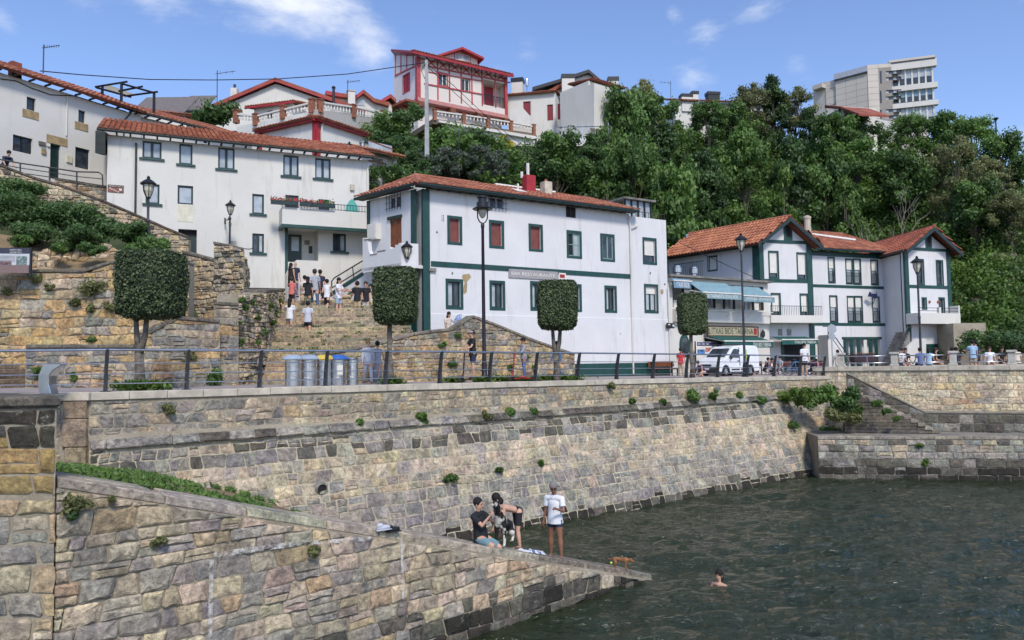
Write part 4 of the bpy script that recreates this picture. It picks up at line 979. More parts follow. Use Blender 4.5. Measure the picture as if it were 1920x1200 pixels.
px_=HC.rect(1172,373,1222,402,-3.5);b=MB();b.fbox(HC,px_[0]-.2,px_[1]+.2,-6.4,-3.3,px_[3]-.12,px_[3]);b.build('penthouse_roof',M_GREYC,hc)
b=MB()
for k in range(5):u=px_[0]+(px_[1]-px_[0]-.08)*k/4;b.fbox(HC,u,u+.08,-3.6,-3.5,ZW,px_[3]-.121)
b.build('penthouse_posts',M_BLACK,hc);b=MB();b.fbox(HC,px_[0],px_[1],-3.62,-3.605,ZW,px_[3]-.125);b.build('penthouse_glass',M_GLASSP,hc)
sg=HC.rect(953,507,1045,523);b=MB();b.fbox(HC,sg[0],sg[1],.01,.06,sg[2],sg[3]);s_=b.build('metal_sign',simple('grey_metal_sign',(.34,.32,.32),.5),hc)
text(s_,HC,(sg[0]+.15,sg[1]-.2,sg[2]+.14,sg[3]-.14),'BAR RESTAURANTE',M_BLIND,.065)
s2=HC.rect(1047,512,1060,524);b=MB();b.fbox(HC,s2[0],s2[1],.01,.05,s2[2],s2[3]);s3=b.build('small_sign',M_BLIND,hc);b=MB();b.fbox(HC,s2[0]+.06,s2[1]-.08,.052,.06,s2[2]+.08,s2[3]-.08);b.build('red_mark',M_RED,s3)
pipe(hc,[HC.p(uW-.12,.12,ZC_-.15),HC.p(uW-.02,.08,ZC_-.8),HC.p(uW-.02,.08,C0+.6)],.05,M_WHITE)
pipe(hc,[HC.p(uE-.06,.10,ZW-4),HC.p(uE-.02,.10,C0+3),HC.p(uE-.02,.10,C0+.6)],.05,M_WHITE)
pipe(hc,[HC.p(uW+.1,.1,ru[5][3]+.55),HC.p(uW+.55,.1,ru[5][3]+.75)],.035,M_WHITE,'overflow_pipe')
R=HC.rect(803,503,816,509);b=MB();b.fbox(HC,R[0],R[1],.01,.12,R[2],R[3]);b.build('wall_light',M_GREYC,hc)
R=HC.rect(1238,542,1243,551);b=MB();b.ell(HC.p((R[0]+R[1])/2,.02,(R[2]+R[3])/2),.1,.06,.14,8,6);b.build('vent',M_SAND,hc)
R=HC.rect(1246,606,1260,616);t_=thing('hanging_sign',HC.p(R[0],.2,R[2]),'small dark hanging sign with white figure at right corner of the green trimmed house','sign')
b=MB();b.fbox(HC,R[0],R[1],.14,.19,R[2],R[3]);b.fbox(HC,R[0]+.1,R[0]+.14,.0,.14,R[3]-.1,R[3]-.05);b.build('board',M_BLACK,t_);b=MB();b.fbox(HC,R[0]+.1,R[0]+.26,.192,.2,R[3]-.12,R[3]-.06);b.ell(HC.p(R[1]-.1,.2,(R[2]+R[3])/2),.06,.02,.07,8,5);b.build('board_figure',M_BLIND,t_,kind='stuff')
zz=[HC.uz(x,y)for x,y in ((868,515),(880,513),(883,520),(876,528),(875,548),(870,552),(868,545),(871,530),(866,520))]
b=MB();b.prism(HC,list(reversed(zz)),.0,.006);b.build('bare_patch',M_SAND,hc)
for dx,s in ((830,'1'),(831,'5')):
 pass
text(hc,HC,(HC.uz(828,405)[0],HC.uz(832,405)[0],HC.uz(830,415)[1],HC.uz(830,403)[1]),'13',M_BLACK,.02,name='house_number')
for px,py in ((819,435),(848,512),(1219,512),(1162,626),(1246,533)):
 u,z=HC.uz(px,py);b=MB();b.ell(HC.p(u,.01,z),.05,.03,.06,7,5,jit=.3);b.build('wall_hole',M_GREYC,hc)
# --- restaurant block R
RBk=Fr(plan(1256,44.8),plan(1444,49.6));rb=thing('restaurant',RBk.p(3,-1.5,4.5),'low white restaurant block with blue awnings above and a timber tavern sign below','restaurant')
ZR=RBk.uz(1300,522)[1]
veranda=RBk.rect(1262,538,1432,582);shop=RBk.rect(1322,632,1419,703);zv0=RBk.uz(1340,579)[1];zv1=ZR-.25
facade(rb,RBk,0,RBk.len,4.3,ZR,[(.35,veranda[1],zv0,zv1,1.4),(shop[0],shop[1],4.31,shop[3],.7)],M_WHITE3,back=3)
oval=RBk.uz(1283,648)
b=MB()
for r_,n_,m_ in ((.52,.03,0),(.36,.05,1)):
 vs=[RBk.p(oval[0]+r_*.8*math.cos(2*math.pi*k/20),n_,oval[1]+r_*1.35*math.sin(2*math.pi*k/20))for k in range(20)];vs += [v-RBk.n.to_3d()*.1 for v in vs]
 b.add(vs,[tuple(range(20))]+[(k,k+20,(k+1)% 20+20,(k+1)% 20)for k in range(20)],m_)
b.build('oval_window',[M_GREEN,M_GLASS],rb)
nb=9;u0,u1=.35,veranda[1]
for k in range(nb+1):b=MB();u=u0+(u1-u0-.1)*k/nb;b.fbox(RBk,u,u+.1,-.14,-.04,zv0,zv1);b.build('veranda_post',M_BLACK,rb)
for k in range(nb):
 a=u0+(u1-u0-.1)*k/nb+.1;c=u0+(u1-u0-.1)*(k+1)/nb;b=MB();zt_=zv0+(1.0 if k % 2 else .42)*random.uniform(.8,1.15)
 b.fbox(RBk,a+.05,c-.05,-.3,-.28,zv0+.05,zt_);b.build('veranda_pane',M_GLASSP if k % 2 else M_BLIND,rb)
zs0,zs1=RBk.uz(1380,612)[1],RBk.uz(1380,584)[1]
b=MB();b.fbox(RBk,.3,RBk.len-.3,.001,.32,zs0+.2,zs0+.95)
b.build('fascia',M_WHITE3,rb)
b=MB();zc=zv0-.05
b.fbox(RBk,.9,RBk.len-.2,.3,.33,zc,zc+.03);b.fbox(RBk,.9,RBk.len-.2,.5,.53,zc-.12,zc-.09)
for k in range(9):u=1+(RBk.len-1.3)*k/8;b.fbox(RBk,u,u+.025,.3,.52,zc-.1,zc-.07);b.tube([RBk.p(u,.5,zc-.1),RBk.p(u-.25,.35,zc-.45)],.012,4)
b.build('window_box_rack',M_BLIND,rb,kind='stuff')
b=MB();b.fbox(RBk,-.1,RBk.len+.05,-3.0,.25,ZR+.002,ZR+.14);b.build('roof_slab',M_GREYC,rb)
b=MB();b.fbox(RBk,-.1,RBk.len+.1,.26,.36,ZR-.0,ZR+.12);b.build('gutter',M_GREYC,rb)
for px,nm in ((1270,0),(1301,1)):
 u,z=RBk.uz(px,517,-1.2);t_=thing('roof_ventilator',RBk.p(u,-1.2,ZR+.14),['left steel cowl ventilator on the restaurant roof','right steel cowl ventilator on the restaurant roof'][nm],'ventilator','steel ventilators on the restaurant roof')
 b=MB();b.lathe([(.22,0),(.22,.2),(.16,.22),(.16,.3),(.27,.34),(.28,.62),(.22,.66),(.22,.74),(.10,.80),(.0,.81)],12,0,tuple(RBk.p(u,-1.2,ZR+.14)));b.build('cowl',M_STEEL,t_,smooth=False)
b=MB();b.fbox(RBk,.1,2.9,-1.7,-.9,ZR+.142,ZR+.2);b.build('duct_base',M_TILED,rb)
def awning(fr,u0,u1,ztop,zbot,out,mat,label,words,val=.28,wmat=None):
 t_=thing('awning',fr.p((u0+u1)/2,out,zbot),label,'awning',None)
 b=MB();P=[fr.p(u0,.3,ztop),fr.p(u1,.3,ztop),fr.p(u1,out,zbot),fr.p(u0,out,zbot)];P2=[p-Vector((0,0,.015))for p in P]
 b.add(P+P2,[(0,3,2,1),(4,5,6,7),(0,1,5,4),(1,2,6,5),(2,3,7,6),(3,0,4,7)]);b.build('canopy',mat,t_)
 b=MB();b.fbox(fr,u0,u1,out-.005,out+.012,zbot-val,zbot-.02);b.build('valance',mat,t_)
 b=MB();b.fbox(fr,u0-.02,u1+.02,out-.03,out+.05,zbot-.02,zbot+.05);b.build('front_bar',M_BLIND,t_)
 for u in (u0+.05,u1-.05):b=MB();b.tube([fr.p(u,.1,ztop-.5 if ztop-zbot>.5 else ztop-.1),fr.p(u,out-.05,zbot)],.03,5);b.build('arm',M_BLIND,t_)
 if words:text(t_,fr,words[0]+(zbot-val+.06,zbot-.07),words[1],M_BLIND,out+.018)
 return t_
M_BLUEA=simple('blue_canvas',(.20,.33,.37),.7,var=.15);M_GRNA=simple('green_canvas',(.01,.09,.075),.7,var=.15);M_BLUE2=simple('pale_blue_canvas',(.16,.29,.42),.7,var=.15)
def aw(px0,px1,yt,yb,out,fr,mat,label,words,wl,wr,val=.28,pxt=None):
 u0=fr.uz(px0,yb,out)[0];u1=fr.uz(px1,yb,out)[0];zt_=fr.uz((px0+px1)/2,yt,.3)[1];zb_=fr.uz((px0+px1)/2,yb,out)[1]
 return awning(fr,u0,u1,zt_,zb_,out,mat,label,((fr.uz(wl,yb,out)[0],fr.uz(wr,yb,out)[0]),words)if words else None,val)
aw(1318,1390,531,550,1.5,RBk,M_BLUEA,'long blue awning lettered in white over the restaurant veranda','RESTAURANTE ITXAS BIDE',1324,1383,.34)
aw(1393,1452,539,556,1.5,RBk,M_BLUEA,'right blue awning reaching past the lamp post over the veranda','JATETXEA - ITXAS BIDE',1398,1446,.34)
aw(1263,1297,523,527,.5,RBk,M_BLUE2,'short blue awning at the left end of the restaurant veranda','ITXAS BIDE',1268,1292,.42)
sgn=RBk.rect(1326,613,1419,629,.34);t_=thing('tavern_sign',RBk.p(sgn[0],.35,sgn[2]),'long beige signboard with dark red framed edge and old style letters over the tavern','sign')
b=MB();b.fbox(RBk,sgn[0],sgn[1],.33,.40,sgn[2],sgn[3]);b.build('board',simple('sign_beige',(.42,.38,.24),.6),t_)
b=MB();b.fbox(RBk,sgn[0]-.05,sgn[1]+.05,.33,.44,sgn[3]+.001,sgn[3]+.06);b.fbox(RBk,sgn[0]-.05,sgn[1]+.05,.33,.44,sgn[2]-.06,sgn[2]-.001);b.fbox(RBk,sgn[1]+.001,sgn[1]+.06,.33,.44,sgn[2],sgn[3]);b.fbox(RBk,sgn[0]-.06,sgn[0]-.001,.33,.44,sgn[2],sgn[3]);b.build('frame',simple('sign_frame',(.07,.03,.025),.6),t_)
text(t_,RBk,(sgn[0]+.32,sgn[1]-.42,sgn[2]+.08,sgn[3]-.07),'ITXAS BIDE TABERNA',M_DGREEN,.41)
b=MB();b.fbox(RBk,sgn[1]-.36,sgn[1]-.08,.402,.412,sgn[2]+.07,sgn[3]-.06);b.build('red_emblem',M_RED,t_);b=MB();b.fbox(RBk,sgn[0]+.06,sgn[0]+.12,.402,.412,sgn[2]+.08,sgn[3]-.1);b.fbox(RBk,sgn[0]+.06,sgn[0]+.22,.402,.412,sgn[2]+.08,sgn[2]+.13);b.build('anchor_mark',M_DGREEN,t_)
sh=shop
for px in (1322,1346,1352,1417):u=RBk.uz(px,670)[0];b=MB();b.fbox(RBk,u,u+.13,-.15,.03,4.5,sh[3]);b.build('shopfront_post',M_DGREEN,rb)
b=MB();b.fbox(RBk,sh[0],sh[1],-.14,-.05,sh[3]-.35,sh[3]-.2);b.build('shopfront_beam',M_DGREEN,rb)
b=MB();b.fbox(RBk,sh[0]+.1,sh[1],-.6,-.55,4.5,sh[3]-.2);b.build('dark_glazing',M_GLASS,rb)
aw(1358,1449,630,640,1.6,RBk,M_GRNA,'green awning lettered in white over the tavern front beside the van','ITXAS BIDE TABERNA',1412,1445,.38)
t_=thing('wall_lantern',RBk.p(RBk.len-.3,.1,7),'small dark wall lantern right of the tavern sign','lantern');u,z=RBk.uz(1426,627)
b=MB();b.lathe([(.02,-.25),(.13,-.1),(.13,.15),(.03,.3)],8,0,tuple(RBk.p(u,.2,z)));b.build('lantern',M_POST,t_);b=MB();b.fbox(RBk,u-.02,u+.02,.0,.2,z+.28,z+.31);b.build('bracket',M_POST,t_)
# --- houses D, E, F (right): gabled white houses with green timber
def bandbox(root,fr,u0,u1,z0,z1,mat=None,n=.03,name='green_band'):
 b=MB();b.fbox(fr,u0,u1,-.02,n,z0,z1);return b.build(name,mat or M_GREEN,root)
def gable_house(label,pl,pr,Dl,Dr,ye,pxpk,ypk,over,zbase,wins,bands,side,mat,back,sidepx,gwin):
 fr=Fr(plan(pl,Dl),plan(pr,Dr));ze=fr.uz(pl+4,ye)[1];zp=fr.uz(pxpk,ypk+8,over)[1]
 t_=thing('gabled_house',fr.p(1,-2,zbase),label,'house')
 rs=[fr.rect(*w[:4])for w in wins];Lh=fr.len
 facade(t_,fr,0,Lh,zbase,ze,[hole(r,.18)for r in rs],M_WHITE2,back=.3)
 b=MB();b.prism(fr,[(0,ze+.001),(Lh,ze+.001),(Lh/2,zp-.1)],-.3,0);b.build('gable',M_WHITE2,t_)
 for r,w in zip(rs,wins):window(t_,fr,r,M_DGREEN,M_GLASS,w[4],surround=(.10,M_GREEN),blind=w[5],depth=.14,rails=w[6]if len(w)>6 else 0)
 for y in bands:z=fr.uz(pl+8,y)[1];bandbox(t_,fr,0.3,Lh-.3,z-.11,z+.11)
 for u in (0,Lh-.3):bandbox(t_,fr,u-.03 if u == 0 else u,u+.3 if u == 0 else u+.33,zbase,ze-.1,n=.05,name='green_post')
 bandbox(t_,fr,-.03,Lh+.03,ze-.1,ze+.1,n=.05)
 g=fr.rect(*gwin);bandbox(t_,fr,g[0]-.12,g[1]+.12,ze+.101,g[3]+.1,n=.04,name='gable_panel');b=MB();b.fbox(fr,g[0]+.04,g[1]-.04,.041,.055,g[2]+.05,g[3]);b.build('gable_louvre',M_DARK,t_)
 sd_=Fr(plan(*sidepx),fr.A)
 facade(t_,sd_,0,sd_.len,zbase,ze-.05,[hole(sd_.rect(*s),.15)for s in side],M_WHITE2,name='side_wall',sides=False)
 for s in side:window(t_,sd_,sd_.rect(*s),M_DGREEN,M_BLIND,1,surround=(.06,M_GREEN))
 back_d=-sd_.d.to_3d()
 Vd=sd_.len+over
 mid=Lh/2;ex=.55;sl=(zp+.15-(ze))/(mid);zel=ze-.0-ex*sl+.15
 RgF=fr.p(mid,over,zp+.15);ELF=fr.p(-ex,over,zel);ERF=fr.p(Lh+ex,over,zel)
 for E_,sgn_ in ((ELF,0),(ERF,1)):
  U=back_d;Vv=RgF-E_;nr=U.cross(Vv);
  Uo=U;Vo=Vv-U*Vv.dot(U);
  h_=Vo.length;sk=Vv.dot(U)
  tiles(t_,E_,Uo,Vo,[(0,0),(Vd,0),(Vd+sk,h_),(sk,h_)],mat,cw=.27,rh=.36,seed=31+sgn_)
 b=MB();b.tube([RgF+Vector((0,0,.05)),RgF+back_d*Vd+Vector((0,0,.05))],.1,6);b.build('ridge_tiles',mat,t_)
 b=MB()
 for E_ in (ELF,ERF):
  a,c=E_+Vector((0,0,-.05)),RgF+Vector((0,0,-.05));nn=fr.n.to_3d()
  b.add([a+nn*.02,c+nn*.02,c+nn*.02-Vector((0,0,.26)),a+nn*.02-Vector((0,0,.26)),a-nn*.04,c-nn*.04,c-nn*.04-Vector((0,0,.26)),a-nn*.04-Vector((0,0,.26))],[(0,1,2,3),(7,6,5,4),(3,2,6,7),(0,4,5,1),(0,3,7,4),(1,5,6,2)])
 b.build('barge_board',M_DGREEN,t_,kind='stuff')
 bandbox(t_,sd_,0,sd_.len,ze-.35,ze-.051,n=.04,name='eave_beam');bandbox(t_,sd_,sd_.len-.5,sd_.len,zbase,ze-.36,n=.045,name='green_post')
 gutter(t_,sd_,-.1,sd_.len+over,zel+.05,.42,M_DGREEN,.07)
 return t_,fr,sd_,ze
hd,HD,HDs,zeD=gable_house('gabled house with orange tiled roof standing directly behind the restaurant block',1430,1526,50.0,51.2,452,1483,402,.7,4.5,
 [(1443,473,1458,520,1,.82),(1496,476,1511,523,1,.82),(1448,552,1462,597,1,.7),(1502,553,1514,597,1,.7)],[526],[(1328,481,1344,507)],M_TILEO,6,(1258,56.0),(1472,420,1482,446))
hf,HFr,HFs,zeF=gable_house('gabled house with brown tiled roof at the right end of the row',1704,1788,53.0,54.6,466,1748,420,.7,4.5,
 [(1722,488,1731,532,1,0),(1757,490,1767,533,1,0),(1730,560,1736,578,1,0),(1762,560,1770,588,1,0)],[537],[],M_TILED,6,(1600,60.5),(1737,441,1744,464))
zb0=HD.uz(1480,605,1.0)[1];zb1=HD.uz(1480,591,1.0)[1];u0,u1=HD.uz(1446,598,1.0)[0],HD.uz(1543,598,1.0)[0]
b=MB();b.fbox(HD,u0,u1,.02,1.0,zb0,zb1);b.build('balcony',M_WHITE3,hd)
b=MB();zr=zb1+.62;b.fbox(HD,u0,u1,.93,.96,zr-.03,zr);k=int((u1-u0)/.13)
for i in range(k+1):u=u0+(u1-u0-.02)*i/k;b.fbox(HD,u,u+.018,.935,.955,zb1,zr-.03)
b.build('balcony_rail',M_BLACK,hd)
aw(1466,1533,631,637,1.5,HD,M_GRNA,'small green awning lettered in white under the balcony of the gabled house','ITXAS BIDE TABERNA',1490,1530,.3)
R=HD.rect(1470,640,1504,702);b=MB();b.fbox(HD,R[0],R[1],.01,.03,4.5,R[3]);b.build('dark_doorway',M_DARK,hd);bandbox(hd,HD,R[0]-.2,R[0],4.5,R[3],n=.06,name='door_post');bandbox(hd,HD,R[1],R[1]+.2,4.5,R[3],n=.06,name='door_post')
for x in (1459,1476):R=HD.rect(x,617,x+7,629);b=MB();b.fbox(HD,R[0],R[1],.005,.05,R[2],R[3]);b.build('notice',simple('notice_grey',(.3,.3,.27),.6,var=.5,sc=8),hd)
u,z=HDs.uz(1293,440,-1.5);b=MB();b.tube([HDs.p(u,-1.2,zeD+.5),HDs.p(u,-1.2,zeD+1.5)],.14,8);b.build('stove_pipe',M_STEEL,hd)
u,z=HDs.uz(1523,440,-1.5);b=MB();q=plan(1523,56);zt_=zat(1523,404,56);b.lathe([(.28,-2),(.24,0),(.28,.05),(.28,.2),(.1,.3)],10,0,(q.x,q.y,zt_-.3));b.build('round_chimney',M_CONC,hd)
b=MB();R=HDs.rect(1265,492,1320,520,.5)
b.fbox(HDs,R[0],R[1],.5,.53,R[3]-.04,R[3]);
for i in range(16):u=R[0]+(R[1]-R[0])*i/16;b.fbox(HDs,u,u+.02,.5,.52,R[2]-.4,R[3]-.04)
b.build('terrace_rail',M_POST,hd,kind='stuff')
HE=Fr(plan(1524,53.2),plan(1682,56.2));zeE=HE.uz(1530,470)[1];he=thing('terraced_house',HE.p(3,-2,4.5),'wide white house with green timber frame and tall balcony windows between the two gables','house')
WE=[(1554,484,1564,529),(1587,487,1598,531),(1602,487,1613,532),(1634,489,1645,533),(1557,556,1569,603),(1590,557,1602,603),(1604,557,1616,603),(1637,558,1648,603)]
re_=[HE.rect(*w)for w in WE];gd=HE.rect(1582,636,1652,705)
facade(he,HE,0,HE.len,4.4,zeE,[hole(r,.18)for r in re_]+[(gd[0],gd[1],4.41,gd[3],.5)],M_WHITE2,back=5)
for r in re_:window(he,HE,r,M_DGREEN,M_GLASSP,1,surround=(.09,M_GREEN),blind=.42,depth=.13,rails=.75)
for y in (533,605):z=HE.uz(1530,y)[1];bandbox(he,HE,.2,HE.len-.2,z-.2,z)
bandbox(he,HE,0,HE.len,zeE-.35,zeE-.02,n=.05,name='eave_beam')
for u in (0,HE.len-.22):bandbox(he,HE,u,u+.22,4.5,zeE-.36,n=.05,name='green_post')
for k,x in enumerate((1582,1595,1608,1621,1630,1641)):
 u=HE.uz(x,670)[0];bandbox(he,HE,u,u+.3,4.5,gd[3]-.02,M_WHITE3 if k in (3,)else M_GREEN,n=-.05,name='door_leaf')
bandbox(he,HE,gd[0]-.12,gd[1]+.12,gd[3],gd[3]+.16)
mono_roof(he,HE,-.2,HE.len+.2,zeE+.1,.5,5.5,2.3,M_TILE,seed=41,cw=.27);gutter(he,HE,0,HE.len+.3,zeE+.1,.5,M_DGREEN)
b=MB();b.tube([HE.p(1.4,-4.8,zeE+2.3),HE.p(HE.len-1.5,-2.0,zeE+1.3)],.14,5);b.build('white_verge',M_WHITE,he)
u,z=HE.uz(1633,553);t_=thing('flag',HE.p(u,.2,z),'small dark blue flag hanging from the front of the wide white house','flag');b=MB();b.tube([HE.p(u,.05,z-.9),HE.p(u+.05,.5,z+.2)],.02,5);b.build('pole',M_POST,t_)
b=MB();vs=[]
for i in range(7):
 for j in range(4):vs.append(HE.p(u-.75*i/6,.5+.08*math.sin(i*1.4+j),z+.1-.35*j/3-.08*math.sin(i*.9)))
b.add(vs,[(i*4+j,(i+1)*4+j,(i+1)*4+j+1,i*4+j+1)for i in range(6)for j in range(3)]);b.build('cloth',simple('navy_cloth',(.02,.03,.10),.8),t_)
def stairs_side(fr,px0,y0,px1,y1,n0,n1,label,mat,steps=14):
 a=fr.uz(px0,y0,n1);c=fr.uz(px1,y1,n1);t_=thing('outside_stair',fr.p((a[0]+c[0])/2,n1,min(a[1],c[1])),label,'stairs')
 for i in range(steps):
  f0,f1=i/steps,(i+1)/steps;u0=a[0]+(c[0]-a[0])*f0;u1=a[0]+(c[0]-a[0])*f1;z=a[1]+(c[1]-a[1])*f1
  b=MB();b.fbox(fr,min(u0,u1)+.001,max(u0,u1)-.001,n0,n1,4.45,z);b.build('step',mat,t_)
 return t_,a,c
t_,a,c=stairs_side(HFr,1668,702,1706,622,.15,1.2,'grey outside stair rising between the two right hand houses',M_GREYC)
b=MB();b.tube([HFr.p(HFr.uz(1693,630,1)[0],1,HFr.uz(1693,630,1)[1]),HFr.p(HFr.uz(1702,613,1)[0],1,HFr.uz(1702,613,1)[1]),HFr.p(HFr.uz(1711,612,1)[0],1,HFr.uz(1711,612,1)[1])],.03,6);b.build('handrail',M_POST,t_)
b=MB();q=[HFr.uz(x,y,1.3)for x,y in ((1700,704),(1700,651),(1716,635),(1735,635),(1735,704))];b.prism(HFr,list(reversed(q)),1.21,1.36);b.build('stair_wall',M_WHITE3,t_)
t_,a,c=stairs_side(HE,1588,690,1552,628,.12,1.0,'white sided outside stair with dark rail against the wide white house',M_WHITE3)
b=MB();P0=HE.p(HE.uz(1543,612,1)[0],1,HE.uz(1543,612,1)[1]);P1=HE.p(HE.uz(1552,612,1)[0],1,HE.uz(1552,612,1)[1]);P2=HE.p(HE.uz(1594,672,1)[0],1,HE.uz(1594,672,1)[1]);b.tube([P0,P1,P2],.035,6);b.tube([P1-Vector((0,0,.4)),P2-Vector((0,0,.4))],.025,5);b.tube([P1,P1-Vector((0,0,.9))],.03,5);b.build('handrail',M_POST,t_)
zb0=HFr.uz(1760,607,1.0)[1];zb1=HFr.uz(1760,587,1.0)[1];u0,u1=HFr.uz(1722,598,1.0)[0],HFr.uz(1801,598,1.0)[0]
b=MB();b.fbox(HFr,u0,u1,.02,1.0,zb0,zb1);b.build('balcony',M_WHITE3,hf);b=MB();b.tube([HFr.p(u0,.95,zb1+.35),HFr.p(u1,.95,zb1+.35)],.02,5);b.tube([HFr.p(u0,.95,zb1+.15),HFr.p(u1,.95,zb1+.15)],.02,5);b.build('balcony_rail',M_POST,hf)
b=MB();b.fbox(HFr,u1-.14,u1,.3,.98,zb1,zb1+.55);b.fbox(HFr,(u0+u1)/2,(u0+u1)/2+.2,.8,.98,zb1,zb1+.4);b.build('balcony_pier',M_WHITE3,hf,kind='stuff')
R=HFr.rect(1737,645,1773,700);b=MB();b.fbox(HFr,R[0],R[1],.01,.05,4.5,R[3]);gdo=b.build('garage_door',M_GREEN,hf)
for k in range(12):b=MB();u=R[0]+(R[1]-R[0])*k/12;b.fbox(HFr,u+.02,u+.06,.051,.065,4.6,R[3]-.05);b.build('batten',M_GREEN,gdo)
for x,y in ((1742,566),(1758,566)):
 u,z=HFr.uz(x,y);b=MB();b.ell(HFr.p(u,.05,z),.09,.06,.1,8,6);b.build('wall_pot',M_TILED,hf)
R=HFr.rect(1774,616,1779,628);b=MB();b.fbox(HFr,R[0],R[1],.005,.04,R[2],R[3]);b.build('relief_plaque',M_GREYC,hf)
# --- buildings up the hill
LL=Fr(plan(484,52.6),plan(592,50.0));LR=Fr(plan(592,50.0),plan(693,54.0));hl=thing('red_beamed_house',(LL.B.x,LL.B.y,14),'white house with red corner beam and thin tiled rim under the balustraded terrace','house')
zL=LL.uz(592,222)[1]
facade(hl,LL,0,LL.len,12,zL-.1,[],M_WHITE,sides=False);facade(hl,LR,0,LR.len,10,zL-.1,[],M_WHITE,name='right_wall',sides=False,back=5)
b=MB();b.fbox(LR,-.02,.35,-.1,.06,12,zL-.15);b.fbox(LL,LL.len-.28,LL.len,-.1,.05,12,zL-.15);b.fbox(LL,0.02,.3,-.1,.05,12,zL-.15);b.build('red_beam',M_RED,hl,kind='stuff')
for fr in (LL,LR):
 b=MB();b.fbox(fr,-.1,fr.len+.1,-.02,.35,zL-.22,zL-.06);b.build('red_eave',M_RED,hl)
 tiles(hl,fr.p(-.2,.45,zL-.04),fr.d.to_3d(),fr.p(0,-.6,zL+.3)-fr.p(0,.45,zL-.04),[(0,0),(fr.len+.3,0),(fr.len+.3,1.1),(0,1.1)],M_TILED,cw=.28,rh=.37,seed=51)
b=MB();P=[LR.p(0,-.2,zL),LR.p(LR.len,-.2,zL),LL.p(0,-.2,zL),LR.p(LR.len,-8,zL)];b.add(P,[(0,1,3,2)]);b.build('roof_deck',M_CONC,hl)
u,z=LR.uz(604,235);pipe(hl,[LR.p(u+.2,.1,LR.uz(611,226)[1]),LR.p(u-.1,.1,LR.uz(604,236)[1]),LR.p(u-.1,.1,14)],.06,M_WHITE)
q=plan(681,53.2);t_=thing('flue',(q.x,q.y,15),'thin steel flue pipe beside the red beamed house','chimney');b=MB();b.tube([(q.x,q.y,14),(q.x,q.y,zat(681,268,53.2))],.13,8);b.lathe([(.2,0),(.22,.1),(.14,.14)],8,0,(q.x,q.y,zat(681,268,53.2)));b.build('pipe',M_STEEL,t_)
PR=Fr(plan(676,47.5),plan(750,49.5));hp=thing('porch_house',PR.p(1,-1,8),'small white house with low tiled porch roof right of the long white house','house')
facade(hp,PR,0,PR.len*.95,8,PR.uz(700,288)[1],[hole(PR.rect(698,297,718,318),.6),hole(PR.rect(726,298,738,314),.2)],M_WHITE,back=3)
b=MB();R=PR.rect(697,304,722,322);b.fbox(PR,R[0]-.3,R[1],.1,.15,R[3]-.08,R[3]);b.fbox(PR,R[0]-.3,R[1],.1,.15,R[3]-.5,R[3]-.42);b.build('fence_rail',M_WOOD,hp,kind='stuff')
mono_roof(hp,PR,-.1,PR.len,PR.uz(700,289)[1],.7,2.2,.75,M_TILEO,seed=52)
R=PR.rect(691,262,735,285,-1.2);b=MB();b.fbox(PR,R[0],R[1],-1.25,-1.2,R[2]-.1,R[3]-.25);b.build('glass_screen',M_GLASSP,hp);b=MB();b.tube([PR.p(R[0],-1.18,R[3]-.2),PR.p(R[1],-1.18,R[3]-.45)],.03,5);b.tube([PR.p(R[1],-1.18,R[2]-.4),PR.p(R[1],-1.18,R[3]-.45)],.03,5);b.build('screen_rail',M_TILED,hp)
b=MB();b.prism(Fr(plan(730,49.2),plan(815,52)),[(0,8),(3.4,8),(3.4,zat(812,328,52)),(0,zat(732,315,49.2))],-.3,0);b.build('garden_wall',M_WHITE,None,label='low white garden wall sloping down behind the hipped red roof',cat='wall')
def balustrade(fr,px,n,root,per=.30,hgt=None,posts=None,base=.0):
 (x0,yt0,yb0),(x1,yt1,yb1)=px
 u0,z0=fr.uz(x0,yb0,n);_,t0=fr.uz(x0,yt0,n);u1,z1=fr.uz(x1,yb1,n);_,t1=fr.uz(x1,yt1,n)
 b=MB();b.add([fr.p(u,nn,z)for u,za,zb_ in ((u0,t0-.12,t0),(u1,t1-.12,t1))for nn,z in ((n+.1,za),(n-.1,za),(n-.1,zb_),(n+.1,zb_))],[(0,4,5,1),(1,5,6,2),(2,6,7,3),(3,7,4,0),(0,1,2,3),(7,6,5,4)]);b.build('handrail',M_WHITE3,root)
 k=max(2,int(abs(u1-u0)/per))
 for i in range(k):
  f=(i+.5)/k;u=u0+(u1-u0)*f;za=z0+(z1-z0)*f;zb_=t0+(t1-t0)*f-.12;h=zb_-za;c=fr.p(u,n,za)
  b=MB();b.lathe([(.07,0),(.05,.08*h),(.085,.3*h),(.045,.75*h),(.07,h)],6,0,tuple(c));b.build('baluster',M_WHITE3,root)
def bpost(fr,px,yt,yb,n,root,w_=.36,mat=None):
 u,z=fr.uz(px,yb,n);t=fr.uz(px,yt,n)[1];b=MB();b.fbox(fr,u-w_/2,u+w_/2,n-w_/2,n+w_/2,z-.3,t);b.fbox(fr,u-w_/2-.05,u+w_/2+.05,n-w_/2-.05,n+w_/2+.05,t+.001,t+.07);b.build('brick_post',mat or simple('red_brick',(.30,.12,.07),.9,var=.4,sc=6),root)
TL=Fr(plan(441,57.5),plan(592,54.0));TR=Fr(plan(592,54.0),plan(730,61));tt=thing('balustrade_terrace',(TL.B.x,TL.B.y,20),'terrace with white balusters and brick posts above the red beamed house','terrace')
facade(tt,TL,0,TL.len,18,TL.uz(592,207)[1],[],M_WHITE,sides=False)
b=MB();q=[TR.uz(x,y)for x,y in ((592,245),(730,250),(730,226),(662,214),(592,205))];b.prism(TR,q,-.3,0);b.build('stained_wall',plaster('stained_grey',(.44,.43,.40),(.13,.12,.10),.8),tt)
